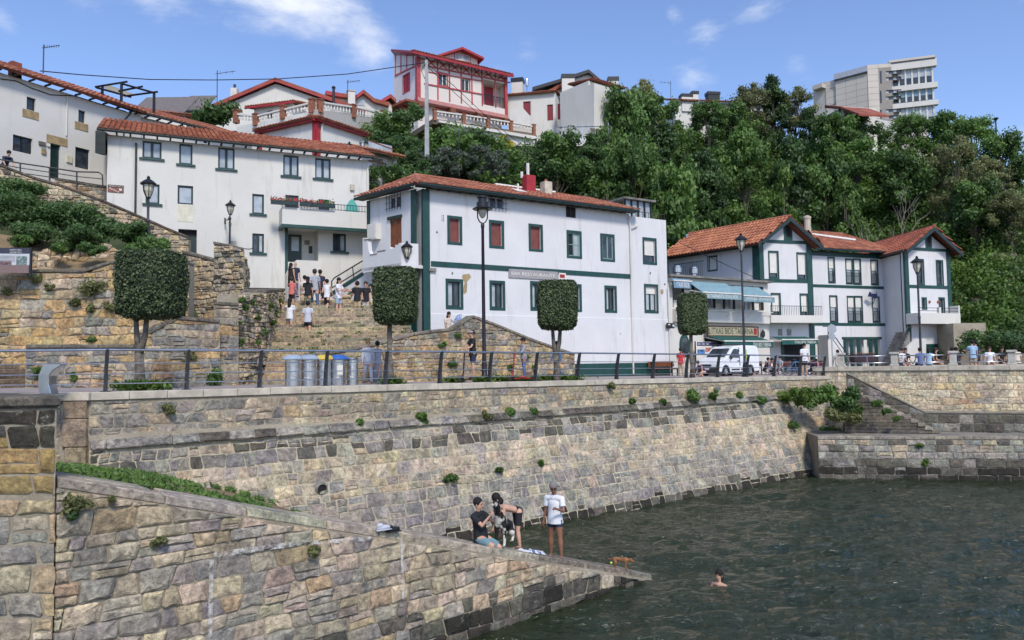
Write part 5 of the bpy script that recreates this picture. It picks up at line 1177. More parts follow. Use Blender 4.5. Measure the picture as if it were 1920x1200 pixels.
for a_ in (((446,213,224),(476,216,227)),((484,216,226),(528,205,218)),((535,204,216),(582,192,206))):balustrade(TL,a_,0,tt)
for a_ in (((606,191,204),(658,199,214)),((668,200,216),(716,211,224))):balustrade(TR,a_,0,tt)
for x,yt,yb in ((443,208,224),(480,215,228),(531,200,216),(585,187,204)):bpost(TL,x,yt,yb,0,tt)
for x,yt,yb in ((600,188,204),(662,198,214),(719,209,224)):bpost(TR,x,yt,yb,0,tt)
b=MB();P=[TL.p(0,0,TL.uz(592,207)[1]),TL.p(TL.len,0,TL.uz(592,207)[1]),TR.p(TR.len,0,TR.uz(730,226)[1]),TL.p(0,-9,TL.uz(592,207)[1])];b.add(P,[(0,1,2,3)]);b.build('terrace_floor',M_CONC,tt)
tw=thing('white_picket_fence',(plan(750,62).x,62,22),'white picket fence below the pink house left corner','fence');PFn=Fr(plan(722,60.5),plan(778,62))
b=MB();q0_=[PFn.uz(722,216),PFn.uz(776,226)]
for i in range(20):
 f=i/19;u=q0_[0][0]*(1-f)+q0_[1][0]*f;z=q0_[0][1]*(1-f)+q0_[1][1]*f;b=MB();b.fbox(PFn,u-.04,u+.04,0,.03,z-.5,z+.12);b.build('picket',M_WHITE3,tw)
b=MB();b.add([PFn.p(q0_[0][0],.04,q0_[0][1]),PFn.p(q0_[1][0],.04,q0_[1][1]),PFn.p(q0_[1][0],.04,q0_[1][1]-.1),PFn.p(q0_[0][0],.04,q0_[0][1]-.1)],[(0,1,2,3)]);b.build('rail',M_WHITE3,tw)
HK=Fr(plan(405,66),plan(690,68));hk=thing('gabled_house',HK.p(6,-2,20),'broad white gabled house on the skyline behind the balustraded terrace','house')
q=[HK.uz(x,y)for x,y in ((405,245),(680,245),(680,214),(517,157),(405,204))];b=MB();b.prism(HK,q,-7,0);b.build('wall',M_WHITE3,hk)
for a_,c_ in (((400,203),(518,153)),((516,153),(684,212))):
 A_,C_=HK.uz(*a_),HK.uz(*c_);b=MB();b.prism(HK,[(A_[0],A_[1]-.02),(C_[0],C_[1]-.02),(C_[0],C_[1]+.25),(A_[0],A_[1]+.25)],-7,.4);b.build('roof',M_TILED,hk);b=MB();b.prism(HK,[(A_[0],A_[1]-.12),(C_[0],C_[1]-.12),(C_[0],C_[1]+.02),(A_[0],A_[1]+.02)],.41,.47);b.build('red_verge',M_RED,hk)
KD=Fr(plan(474,61),plan(546,60));zk=KD.uz(510,198)[1];hk2=thing('small_red_roofed_house',KD.p(1,-1,20),'little white annex with low red tiled roof in front of the broad gable','house')
facade(hk2,KD,0,KD.len,20,zk,[hole(KD.rect(501,207,511,222))],M_WHITE3,back=4);window(hk2,KD,KD.rect(501,207,511,222),M_BLACK,M_GLASS,1)
mono_roof(hk2,KD,-.6,KD.len+.5,zk,.4,3.2,.7,M_TILEO,seed=61);b=MB();b.fbox(KD,-.6,KD.len+.5,.3,.42,zk-.14,zk-.01);b.build('red_fascia',M_RED,hk2)
t_=thing('chimney',(plan(436,68).x,68,25),'white and brown pinnacle chimney left of the broad white gable','chimney');q=plan(436,68);zc0,zc1=zat(436,190,68),zat(436,166,68);b=MB();b.box(q.x-.28,q.x+.28,67.8,68.4,zc0-1,zc1);b.build('stack',M_WHITE,t_);b=MB();b.tube([(q.x,68.1,zc1),(q.x,68.1,zc1+.4)],.12,6);b.build('flue',M_POST,t_)
t_=thing('chimney',(plan(626,66).x,66,25),'thin black stove pipe right of the broad white gable','chimney');q=plan(626,66);b=MB();b.tube([(q.x,66,zat(626,200,66)),(q.x,66,zat(626,166,66))],.12,8);b.lathe([(.12,0),(.2,.05),(.12,.2)],8,0,(q.x,66,zat(626,166,66)));b.build('pipe',M_BLACK,t_)
HM=Fr(plan(612,69),plan(735,71));hm=thing('red_gabled_houses',HM.p(2,-2,22),'low white house with broken red gable rooflines left of the pink house','house')
q=[HM.uz(x,y)for x,y in ((612,235),(735,235),(735,198),(729,190),(712,194),(696,184),(680,176),(666,184),(640,184),(612,178))];b=MB();b.prism(HM,q,-4,0);b.build('wall',M_WHITE3,hm)
for pts in (((610,176),(640,181),(668,184)),((664,186),(680,174),(700,190),(728,198)),((714,192),(731,182),(741,192))):
 Q=[HM.uz(*p_)for p_ in pts]
 for i in range(len(Q)-1):b=MB();b.prism(HM,[(Q[i][0],Q[i][1]-.2),(Q[i+1][0],Q[i+1][1]-.2),(Q[i+1][0],Q[i+1][1]+.15),(Q[i][0],Q[i][1]+.15)],-4,.5);b.build('roof',M_TILED if i else M_RED,hm)
chim(hm,HM,652,666,196,171,.6,M_WHITE,(.1,M_CONC))
R=HM.rect(670,186,684,198,.02);b=MB();b.fbox(HM,R[0],R[1],.0,.05,R[2],R[3]);b.build('window',M_GLASSP,hm)
GF=Fr(plan(787,70),plan(957,75.6));GS=Fr(plan(741,73.5),plan(787,70));g=thing('timbered_house',GF.p(4,-3,27),'tall half timbered house with red beams, red eaves and dormer on the hilltop','house')
zg1=GF.uz(790,108)[1];zj=GF.uz(790,184)[1];zgb=GF.uz(800,250)[1]
win_g=[GF.rect(823,138,838,160),GF.rect(865,148,880,170),GF.rect(905,153,950,200)]
facade(g,GF,0,GF.len,zj,zg1,[hole(win_g[0],.2),hole(win_g[1],.2),hole(win_g[2],1.3)],M_PINKW,back=.3,sides=False)
for R in win_g[:2]:window(g,GF,R,M_BLIND,M_GLASS,2,surround=(.1,simple('dull_red',(.34,.07,.07),.6)),depth=.15)
M_RED2=simple('faded_red_paint',(.42,.06,.065),.55,var=.2)
zlow=zj-.05
facade(g,GF.off(-.7),.3,GF.len-.2,zgb-1,zlow,[],M_PINKW,name='lower_wall',back=6)
def beam(fr,x0,y0,x1,y1,w_=.13,n=.05,root=g,mat=M_RED2,name='timber'):
 a=fr.uz(x0,y0);c=fr.uz(x1,y1);d=Vector((c[0]-a[0],c[1]-a[1]));
 if d.length<.01:return
 d.normalize();e=Vector((-d.y,d.x))*w_/2;e=e if True else e
 P=[(a[0]-e.x,a[1]-e.y),(c[0]-e.x,c[1]-e.y),(c[0]+e.x,c[1]+e.y),(a[0]+e.x,a[1]+e.y)]
 b=MB();b.prism(fr,P,.002,n);b.build(name,mat,root)
xt=[797,820,842,864,884,903,928,951];top=lambda x:104+(x-793)*.205;mid_=lambda x:124+(x-800)*.2
for i in range(len(xt)-1):
 x0,x1=xt[i],xt[i+1]
 beam(GF,x0,top(x0)+1,x1,mid_(x1)+2,.1);beam(GF,x0,mid_(x0)+2,x1,top(x1)+1,.1,n=.07)
for i,x in enumerate(xt[1:-1]):beam(GF,x,top(x),x+1,(184+(x-793)*.13)if i != 6 else 160,.12,n=.06)
beam(GF,795,mid_(795),956,mid_(956),.12,n=.08);beam(GF,795,157,903,177,.12,n=.08);beam(GF,803,135,903,152,.08,n=.075)
b=MB();b.fbox(GF,-.12,.25,-.1,.12,zj-.3,zg1);b.fbox(GF,GF.len-.25,GF.len+.05,-.2,.12,zj-.3,zg1);b.build('corner_timber',M_RED2,g,kind='stuff')
b=MB();b.fbox(GF,-.05,GF.len+.05,-.75,.15,zj-.35,zj-.001);b.build('jetty_beam',simple('pink_band',(.50,.22,.20),.7),g)
for x in (789,848,898,949):u=GF.uz(x,190)[0];b=MB();b.prism(GF,[(u-.3,zj-.36),(u+.3,zj-.36),(u+.3,zj-.8),(u-.3,zj-.8)][::-1],-.7,.2);b.build('corbel',M_WOOD,g)
R=win_g[2];dR=GF.rect(909,163,925,200,-1.2);b=MB();b.fbox(GF,dR[0],dR[1],-1.29,-1.22,R[2],dR[3]);b.build('red_door',M_RED,g)
b=MB();zr=R[2]+1.0
b.fbox(GF,R[0],R[1],-.02,.04,zr,zr+.06)
for i in range(17):u=R[0]+(R[1]-R[0]-.05)*i/16;b.fbox(GF,u,u+.045,-.01,.03,R[2],zr)
b.build('balcony_rail',M_BLACK,g)
zs_top=GS.uz(741,104)[1]
facade(g,GS,0,GS.len,zgb-1,zg1+.05,[hole(GS.rect(756,140,768,172),.15)],M_WHITE2,name='side_wall',sides=False)
b=MB();b.prism(GS,[(0,zg1+.06),(GS.len,zg1+.06),(0,zs_top+.1)],-.2,0);b.build('side_gable',M_WHITE2,g)
window(g,GS,GS.rect(756,140,768,172),M_RED,M_RED,2,surround=(.1,M_RED2),depth=.08)
for x in (742,752,763,775,786):beam(GS,x,101,x,141-(x-742)*.45,.1)
beam(GS,741,142,786,121,.13,n=.07)
b=MB();b.fbox(GS,GS.len-.3,GS.len-.0,.003,.09,zj-.3,zg1);b.build('corner_timber',M_RED2,g)
q=[GS.uz(x,y,.6)for x,y in ((734,206),(776,188),(776,192),(734,211))];b=MB();b.prism(GS,list(reversed(q)),.1,1.4);b.build('porch_roof',M_TILED,g);beam(GS,764,192,772,206,.12,n=.9)
zR0=GF.uz(787,103)[1]
def slab(root,P,th,mat,name='roof'):
 b=MB();P=[Vector(p)for p in P];Q=[p-Vector((0,0,th))for p in P];k=len(P)
 b.add(P+Q,[tuple(range(k)),tuple(range(2*k-1,k-1,-1))]+[(i,i+k,(i+1)% k+k,(i+1)% k)for i in range(k)]);return b.build(name,mat,root)
eF0=GF.p(-.9,.9,zg1+.05);eF1=GF.p(GF.len+.3,.9,zg1+.05);Lp=at(733,92,73.8);Bk=GF.p(GF.len+.3,-5,zg1+1.9);Bl=GF.p(1.0,-5,zg1+1.95)
slab(g,[eF0,eF1,Bk,Bl],.22,M_RED,'eave_board');tiles(g,eF0+Vector((0,0,.03)),eF1-eF0,Bl-GF.p(1.0,.9,zg1+.05),[(0,0),((eF1-eF0).length,0),((eF1-eF0).length,6.1),(1.9,6.1)],M_TILED,cw=.3,rh=.4,seed=71)
slab(g,[eF0,Bl,Lp+Vector((.3,3,.3)),Lp],.22,M_RED,'eave_board')
DM=Fr(plan(832,73.5),plan(896,75));q=[DM.uz(x,y)for x,y in ((832,118),(896,124),(894,106),(866,92),(832,101))];b=MB();b.prism(DM,q,-3,0);b.build('dormer_wall',M_PINKW,g)
R=DM.rect(853,102,881,114);window(g,DM,R,M_BLIND,M_GLASSP,2,depth=-.01,name='dormer_window',surround=(.08,M_RED2))
for a_,c_ in (((820,103),(868,88)),((866,88),(907,108))):
 A_,C_=DM.uz(a_[0],a_[1],.6),DM.uz(c_[0],c_[1],.6);b=MB();b.prism(DM,[(A_[0],A_[1]-.22),(C_[0],C_[1]-.22),(C_[0],C_[1]),(A_[0],A_[1])],-3.5,.7);b.build('dormer_roof',M_RED,g)
for (x0,y0,x1,y1)in ((815,199,835,205),(862,207,879,215),(905,216,923,224)):
 R=GF.rect(x0,y0,x1,y1,-.65);b=MB();b.fbox(GF,R[0],R[1],-.69,-.55,R[2],R[3]);b.build('window_hood',M_RED2,g)
TG=Fr(plan(810,66.5),plan(1003,72));tg=thing('hill_terrace',TG.p(5,0,24),'long white balustrade terrace with tiled edge in front of the timbered house','terrace')
q=[TG.uz(x,y)for x,y in ((812,222),(1002,250),(1002,262),(905,247),(812,232))];b=MB();b.prism(TG,[q[4],q[3],q[2],q[1],q[0]],-5,0);b.build('retaining_wall',plaster('brown_wall',(.17,.13,.10)),tg)
q=[TG.uz(x,y,.3)for x,y in ((822,226),(1003,256),(1003,262),(822,230))];b=MB();b.prism(TG,list(reversed(q)),.05,.45);b.build('white_ledge',M_WHITE3,tg)
q=[TG.uz(x,y,.1)for x,y in ((830,230),(1000,262),(1000,275),(905,268),(870,262))];b=MB();b.prism(TG,list(reversed(q)),-.5,.1);b.build('lower_wall',M_WHITE,tg)
for a_ in (((818,208,216),(866,214,223)),((872,215,224),(912,221,231)),((918,222,232),(955,228,238)),((961,229,239),(998,236,246))):balustrade(TG,a_,0,tg,.32)
for x in (815,869,915,958,1001):bpost(TG,x,206+(x-815)*.155,220+(x-815)*.165,0,tg,.28)
HH=Fr(plan(958,77),plan(1050,76));h=thing('red_shuttered_house',HH.p(2,-2,26),'low white house with dark red shutters between the timbered house and the cubic white house','house')
zh=HH.uz(1000,176)[1];rw=[HH.rect(981,190,995,217),HH.rect(1026,196,1037,226)]
facade(h,HH,0,HH.len,24,zh,[hole(r)for r in rw],M_WHITE3,back=5)
for r in rw:window(h,HH,r,M_SHUT,simple('crimson_shutter',(.22,.02,.03),.6),1)
mono_roof(h,HH,-.2,HH.len,zh,.4,4,.9,M_TILEO,seed=81)
q=[HH.uz(x,y,2)for x,y in ((957,238),(995,238),(995,219),(980,202),(957,205))];b=MB();b.prism(HH,q,1.9,2.1);b.build('garden_wall',M_WHITE3,h)
HW=Fr(plan(1050,74.8),plan(1114,71));HX=Fr(plan(1114,71),plan(1170,73.5));hx=thing('cubic_white_house',(HX.A.x,HX.A.y,25),'cubic white house with black framed window and capped chimneys on the hilltop','house')
zx0=HX.uz(1116,155)[1]
b=MB();q=[HW.uz(x,y)for x,y in ((1050,240),(1114,240),(1114,156),(1050,178))];b.prism(HW,q,-3,0);b.build('left_wall',M_WHITE3,hx)
R1x=HX.rect(1129,178,1148,212);R2x=HX.rect(1128,224,1150,233)
facade(hx,HX,0,HX.len,24,zx0,[hole(R1x),hole(R2x,.5)],M_WHITE3,back=4);window(hx,HX,R1x,M_BLACK,M_GLASS,2,fw=.1,grid=1)
b=MB();b.fbox(HX,R2x[0]-.6,R2x[1]+.2,.0,.5,R2x[3]+.1,R2x[3]+.18);b.build('canopy',M_BLIND,hx)
b=MB();R=HW.rect(1045,193,1055,222,.1);b.fbox(HW,R[0],R[1],-.1,.06,R[2],R[3]);b.build('red_shutter',simple('crimson_shutter',(.22,.02,.03),.6),hx)
mono_roof(hx,HX,.1,HX.len+.5,zx0+.1,.5,3.5,.5,M_TILED,seed=82)
HG2=Fr(plan(1000,80),plan(1130,80));
for pts in (((998,168),(1052,152),(1103,135),(1128,156)),((1026,174),(1060,158),(1056,170)),):
 Q=[HG2.uz(*p_)for p_ in pts]
 for i in range(len(Q)-1):b=MB();b.prism(HG2,[(Q[i][0],Q[i][1]-.25),(Q[i+1][0],Q[i+1][1]-.25),(Q[i+1][0],Q[i+1][1]+.1),(Q[i][0],Q[i][1]+.1)],-4,.5);b.build('roof',M_BLACK if len(pts)== 4 else M_TILED,hx)
q=[HG2.uz(x,y)for x,y in ((1004,190),(1128,190),(1124,157),(1103,138),(1050,155))];b=MB();b.prism(HG2,q,-3.5,0);b.build('rear_gable',M_WHITE3,hx)
for fr,x0,x1,yb,yt,n in ((HH,959,980,178,153,-1.5),(HG2,1054,1078,172,146,2),(HG2,1141,1160,165,151,1)):
 chim(hx if fr is not HH else h,fr,x0,x1,yb,yt,n,M_WHITE3,(.42,M_BLACK),d=.9)
u,z=HH.uz(988,155,-1);b=MB();b.ell(HH.p(u,-1,z),.2,.12,.5,10,6);b.tube([HH.p(u,-1,z-.4),HH.p(u,-1,z-1.3)],.03,5);b.build('satellite_dish',M_STEEL,h,kind='stuff')
hr=thing('terrace_rail',(plan(1090,69).x,69,24),'thin steel rail on the terrace below the cubic white house','railing');RR=Fr(plan(1052,70.5),plan(1150,69.5));b=MB();za=RR.uz(1052,236)[1]
b.tube([RR.p(0,0,RR.uz(1052,238)[1]),RR.p(RR.len,0,RR.uz(1150,236)[1])],.04,5);b.build('handrail',M_STEEL,hr)
for i in range(9):u=RR.len*i/8;b=MB();b.tube([RR.p(u,0,za-1.6),RR.p(u,0,za-.05)],.03,5);b.build('post',M_STEEL,hr)
b=MB();b.fbox(RR,0,RR.len,-3,0,za-2.0,za-1.1);b.build('terrace_slab',M_WHITE,hr)
HI=Fr(plan(1278,90),plan(1470,92));hi=thing('long_white_house',HI.p(5,-2,30),'long white house with red roof half hidden behind the hilltop trees','house')
zi=HI.uz(1330,192)[1];rr=[HI.rect(1418,203,1426,220),HI.rect(1375,195,1382,215)]
facade(hi,HI,0,HI.len,28,zi,[hole(r)for r in rr],M_WHITE3,back=5)
for r in rr:window(hi,HI,r,M_SHUT,M_GLASS,1)
mono_roof(hi,HI,-.3,HI.len,zi,.5,4,1.4,M_TILED,seed=91,cw=.35,rh=.5)
for x0,x1,yb,yt in ((1279,1299,196,181),(1299,1310,190,176),(1404,1430,182,172),(1328,1350,184,177)):chim(hi,HI,x0,x1,yb,yt,.2,M_WHITE3 if x0 != 1328 else M_BLACK,(.35,M_BLACK),d=.9)
q=plan(1560,84);HN=Fr(plan(1556,86),plan(1600,82));HN2=Fr(plan(1600,82),plan(1650,88));hn=thing('small_white_house',(q.x,q.y,28),'small white house with drainpipe and sloping tiled roof below the apartment block','house')
zn=HN.uz(1575,203)[1];facade(hn,HN,0,HN.len,26,zn,[hole(HN.rect(1581,215,1590,232))],M_WHITE3,back=4);window(hn,HN,HN.rect(1581,215,1590,232),M_BLACK,M_GLASS,1)
b=MB();q=[HN.uz(x,y,.5)for x,y in ((1548,197),(1576,200),(1612,213),(1612,217),(1576,204),(1548,203))];b.prism(HN,list(reversed(q)),-3,.6);b.build('roof',M_TILED,hn)
b=MB();q=[HN2.uz(x,y)for x,y in ((1600,245),(1690,250),(1690,232),(1600,214))];b.prism(HN2,q,-.3,0);b.build('garden_wall',M_WHITE3,hn)
pipe(hn,[HN.p(HN.uz(1576,210)[0],.1,zn),HN.p(HN.uz(1575,210)[0],.1,28)],.06,M_POST)
mt,nt,p,o=newmat('cream_cladding');v=texco(nt)
p.inputs['Roughness'].default_value=.6;nt.links.new(mix(nt,noi(nt,v,.3,4),(.50,.45,.38),(.62,.57,.50)),p.inputs['Base Color']);M_CLAD=mt
M_CLADG=simple('cladding_joint',(.30,.27,.24),.8)
def clad(root,fr,z0,z1,holes,pw=1.25,ph=.62,u0=0,u1=None):
 u1=fr.len if u1 is None else u1;facade(root,fr,u0,u1,z0,z1,holes,M_CLADG,sides=False,name='cladding_wall');n_=0
 z=z0;
 while z<z1-.05:
  u=u0
  while u<u1-.05:
   a,c,e,f_=u+.02,min(u+pw,u1)-.02,z+.02,min(z+ph,z1)-.02
   if not any(h[0]-.05<c and h[1]+.05>a and h[2]-.05<f_ and h[3]+.05>e for h in holes)and c-a>.1:
    b=MB();b.fbox(fr,a,c,.0,.03,e,f_);b.build('panel',M_CLAD,root)
   u += pw
  z += ph
J1=Fr(plan(1586,127.6),plan(1648,124));J2=Fr(plan(1648,124),plan(1694,123.4));J3=Fr(plan(1693,124.2),plan(1774,122.2));J0=Fr(plan(1567,129),plan(1587,127.8));J00=Fr(plan(1543,131),plan(1568,129))
j=thing('apartment_block',(J2.A.x,J2.A.y,35),'cream panelled modern apartment block with glazed white balconies on the hilltop','apartment block')
zj0=29
zt1=J1.uz(1648,128)[1];zt2=J2.uz(1694,117)[1];zt3=J3.uz(1770,108)[1]
clad(j,J1,zj0,zt1,[],1.7,1.05);slits=[J2.rect(1661,y0,1690,y0+6)for y0 in (132,144,168,180,204,216)]
clad(j,J2,zj0,zt2,[hole(s,.3)for s in slits],1.7,1.05)
for s in slits:
 w_=(s[1]-s[0])/4
 for k in range(4):b=MB();b.fbox(J2,s[0]+k*w_+.04,s[0]+(k+1)*w_-.12,-.28,-.2,s[2]+.05,s[3]-.05);b.build('slit_pane',M_GLASS if k % 2 else M_GLASSP,j)
for y0,y1 in ((133,156),(170,193),(206,222)):R=J2.rect(1650,y0,1653,y1);b=MB();b.fbox(J2,R[0],R[1],.03,.06,R[2],R[3]);b.build('stair_window',M_GLASS,j)
b=MB();b.fbox(J1,-.1,J1.len+.1,-.5,.25,zt1-.25,zt1+.9);b.build('attic_band',simple('attic_grey',(.42,.45,.5),.6),j)
b=MB();b.fbox(J1,-.1,J1.len+.1,.26,.30,zt1-.3,zt1-.05);b.build('dark_line',M_POST,j)
clad(j,J0,zj0,J0.uz(1575,147)[1],[],1.7,1.05)
facade(j,J00,0,J00.len,zj0,J00.uz(1550,152)[1],[hole(J00.rect(1552,165,1566,196),1)],M_CLAD,name='left_wing',back=8)
b=MB();b.fbox(J00,J00.len*.25,J00.len,-.3,1.2,J00.uz(1560,162)[1],J00.uz(1560,155)[1]);b.build('left_canopy',M_CLAD,j)
bands_=[(113,127),(152,160),(190,197)];L3=J3.len
b=MB();b.fbox(J3,-.1,L3-.9,-5,-.4,zj0,zt3-.3);b.build('tower_core',M_CLAD,j)
for y0,y1 in ((113,127),(157,167),(190,199)):
 z1_=J3.uz(1700,y0+4)[1];z0_=J3.uz(1700,y1+4)[1];b=MB();b.fbox(J3,-.5,L3+.5,-.6,.5,z0_,z1_);b.build('balcony_band',M_WHITE3,j)
zz_=[J3.uz(1700,y)[1]for y in (131,156,171,188,203,228)]
for k in range(3):
 za,zb_=zz_[2*k+1],zz_[2*k];nn=6
 b=MB();b.fbox(J3,0,L3,-.1,-.05,za-.3,zb_);gl=b.build('glazing',M_GLASSP if k != 1 else glass('blue_glass',(.22,.36,.42),.08,.3),j)
 for i in range(nn+1):b=MB();u=(L3-.25)*i/nn;b.fbox(J3,u,u+.25,-.04,.06,za-.3,zb_);b.build('mullion',M_WHITE3,j)
 b=MB();b.fbox(J3,0,L3,-.045,-.01,za-.3,za+(zb_-za)*(.36 if k != 2 else .2));b.build('lower_glazing',M_GLASS,j)
b=MB();b.fbox(J3,-.3,L3+.3,.5,.6,zt3-.1,zt3+.1);b.build('roof_line',M_POST,j);b=MB();b.fbox(J3,-.3,L3+.3,-1.5,.49,zt3-.3,zt3+.5);b.build('roof_cap',M_CLAD,j)
t_=thing('street_lamp',(plan(1889,88).x,88,26),'tiny street lamp on the hilltop near the right edge','street lamp');q=plan(1889,88);b=MB();b.tube([(q.x,88,24),(q.x,88,zat(1889,226,88))],.08,6);b.lathe([(.1,0),(.35,.25),(.2,.35)],8,0,(q.x,88,zat(1889,226,88)));b.build('post',M_POST,t_)
# --- terraced stone walls and the big staircase (left)
def wall_thing(label,fr,zt,zb,ch,sw,pal,lim=150,proud=.05,mm=None,seed=0,u0=0,u1=None,thick=.6,split=.2,gap=.014,name='stone_wall',jitr=.4,cop=None,batter=0,skew=0):
 u1=fr.len if u1 is None else u1;M=lambda u,z,n:fr.p(u+min(0,n)*skew,n,z)
 t_=thing(name,fr.p((u0+u1)/2,0,zb((u0+u1)/2)),label,'wall')
 core(t_,M,u0,u1,zt,zb,mm or M_MORT,24,6,thick=thick)
 masonry(t_,M,u0,u1,zt,zb,ch,sw,pal,proud,gap,lim,.05,split,seed=seed,jitr=jitr)
 if cop:
  k=max(1,int((u1-u0)/.9))
  for i in range(k):
   a,c=u0+(u1-u0)*i/k+.006,u0+(u1-u0)*(i+1)/k-.006;b=MB();col=jit(cop,.15)
   P=[]
   for dz in (.003,.12):
    for u,n in ((a,.07),(c,.07),(c,-thick+.05),(a,-thick+.05)):P.append(fr.p(u+min(0,n)*skew,n,zt(u)+dz))
   b.hexa(P,0,col);b.build('coping_stone',M_STONE,t_,colattr=True,bevel=.02)
 return t_
def lin(fr,pts,n=0):
 Q=[fr.uz(x,y,n)for x,y in pts];us=[q[0]for q in Q];zs=[q[1]for q in Q]
 return lambda u:float(np.interp(u,us,zs))
GND=lambda u:4.6
palO=lambda u,z:pick((5,(.50,.36,.18)),(4,(.54,.42,.24)),(1.5,PAL),(.8,GRY))if z>7.2 and random.random()<.45 or z<7.2 else pick((2,GRY),(3,BEI),(3,OCH2),(1,GR2))
palR=lambda u,z:pick((4,BEI),(3,PAL),(3,OCH2),(1.5,GRY),(1,DRK))
palG=lambda u,z:pick((3,GRY),(2,GR2),(3,BEI),(2,OCH),(1,BLU),(.5,RUS))
CG=(.16,.15,.13)
F1=Fr(plan(-320,27.0),plan(352,27.8));z1=lin(F1,[(-320,512),(180,511),(183,495),(352,497)])
wall_thing('tall ochre retaining wall behind the promenade at the left below the information board',F1,z1,GND,(.28,.42),(.3,.75),palO,260,.06,seed=101,cop=CG,u0=4)
F0=Fr(plan(48,24.0),plan(252,24.6));wall_thing('low rubble wall along the back of the promenade at the left',F0,lin(F0,[(48,653),(252,653)]),GND,(.18,.3),(.2,.5),palG,110,.05,seed=102,cop=CG)
F0b=Fr(plan(252,24.7),plan(412,25.8));wall_thing('stone wall with sloping top between the left clipped tree and the staircase',F0b,lin(F0b,[(252,642),(290,596),(412,606)]),GND,(.2,.36),(.25,.55),palG,110,.05,seed=103,cop=CG)
F2=Fr(plan(400,26.4),plan(447,26.7));wall_thing('stone pier with flat cap at the left foot of the staircase',F2,lin(F2,[(400,572),(447,574)]),GND,(.25,.4),(.3,.6),palG,40,.05,seed=104,cop=CG,thick=.7)
F3=Fr(plan(446,27.2),plan(497,29.4));wall_thing('rough honey coloured flank wall at the lower left of the staircase',F3,lin(F3,[(446,552),(497,549)]),GND,(.14,.26),(.14,.34),palR,160,.09,seed=105,mm=M_MORT,split=.3,thick=.8,name='rubble_wall')
F4=Fr(plan(496,29.4),plan(531,37.2));wall_thing('rough honey coloured flank wall running up the left side of the staircase',F4,lin(F4,[(497,549),(531,546)]),lambda u:4.6,(.15,.28),(.18,.42),palR,200,.09,seed=106,split=.3,thick=.8,name='rubble_wall',cop=CG)
F5=Fr(plan(340,31.8),plan(404,31.2));wall_thing('ochre rubble wall behind the left clipped tree ending at a tall pier',F5,lin(F5,[(340,474),(404,492)]),lambda u:6,(.15,.28),(.18,.4),palR,160,.08,seed=107,split=.3,name='rubble_wall',cop=CG)
F6=Fr(plan(400,30.9),plan(457,30.4));wall_thing('tall rounded rubble pier wall left of the staircase top',F6,lin(F6,[(400,458),(430,457),(440,461),(457,470)]),lambda u:6,(.15,.28),(.16,.36),palR,170,.09,seed=108,split=.3,name='rubble_wall',cop=CG,thick=.7,skew=.8)
F6b=Fr(plan(456,31.6),plan(464,36));wall_thing('narrow return of the rubble pier wall facing the stairs',F6b,lambda u:zat(457,472,30.4),lambda u:7,(.15,.28),(.16,.36),palR,40,.08,seed=109,name='rubble_wall')
F7=Fr(plan(428,31.5),plan(532,37.4));wall_thing('flat topped wall behind the rough stair flank below the white house',F7,lin(F7,[(428,544),(532,545)]),lambda u:6.5,(.2,.3),(.3,.6),palG,40,.04,seed=110,cop=CG)
F8=Fr(plan(-120,34.0),plan(352,36.5));z8=lin(F8,[(-120,262),(0,312),(60,335),(120,352),(195,380),(250,403),(352,448)])
wall_thing('long sloping rubble wall carrying the path railing below the far left house',F8,z8,lambda u:z8(u)-3.2,(.15,.28),(.18,.42),palR,180,.07,seed=111,split=.3,cop=(.12,.10,.085),name='rubble_wall')
F8b=Fr(plan(96,38.6),plan(197,38.3));wall_thing('short dark stone wall under the path beside the far left door',F8b,lin(F8b,[(96,336),(197,353)]),lambda u:11,(.2,.3),(.25,.5),lambda u,z:pick((2,BEI),(2,GRY),(1,RUS)),50,.04,seed=112,cop=CG)
SA,SB=plan(-200,27.3),plan(285,28.2);FS=Fr(SA,SB);zs0=8.9
def slopeM(u,z,n):
 f=(z-zs0);return FS.p(u,-.35-f*1.25+n*.7,z+n*.7)
sl=thing('rubble_slope',FS.p(7,-2,9),'crumbling ochre stone slope with bushes above the tall retaining wall','stone slope')
core(sl,slopeM,0,FS.len,lambda u:11.4-.19*u,lambda u:zs0-.3,M_SOIL,30,8,thick=.3)
masonry(sl,slopeM,2,FS.len,lambda u:11.2-.17*u+.4*math.sin(u*1.3),lambda u:zs0-.1,(.16,.34),(.2,.5),lambda u,z:pick((4,OCH2),(4,PAL),(3,OCH),(1,BEI),(1,RUS)),.14,.02,260,.08,.25,seed=113,jitr=.6,skip=lambda u,z:mnoise.noise(Vector((u*.5,z*.8,4)))>.25)
F9=Fr(plan(560,28.0),plan(1077,36.2));z9=lin(F9,[(560,673),(640,662),(700,649),(760,633),(790,626),(858,619),(862,600),(888,596),(930,612),(1000,641),(1077,667)])
wall_thing('curved stone wall peaking in the middle with clipped trees and scooters in front',F9,z9,GND,(.18,.34),(.2,.5),lambda u,z:pick((4,OCH2),(3,OCH),(2,PAL),(2,BEI),(1.5,GRY),(.5,RUS))if z<6.4 else pick((4,BEI),(3,GRY),(2,GR2),(1,OCH)),290,.05,seed=114,cop=(.25,.235,.20),thick=.55)
SL0,SL1=plan(495,27.0),plan(531,37.4)
stc=thing('stone_staircase',(-7,31,4.9),'broad flight of worn sandstone steps climbing between the two white houses','staircase')
def xl(D):f=(D-27)/(37.4-27);return SL0.x+(SL1.x-SL0.x)*f-.1
def xr(D):return min(-4.25 if D<34 else -3.9,-7.75+1.33*max(0,D-28.6))if D>28.6 else -7.3
NS=23
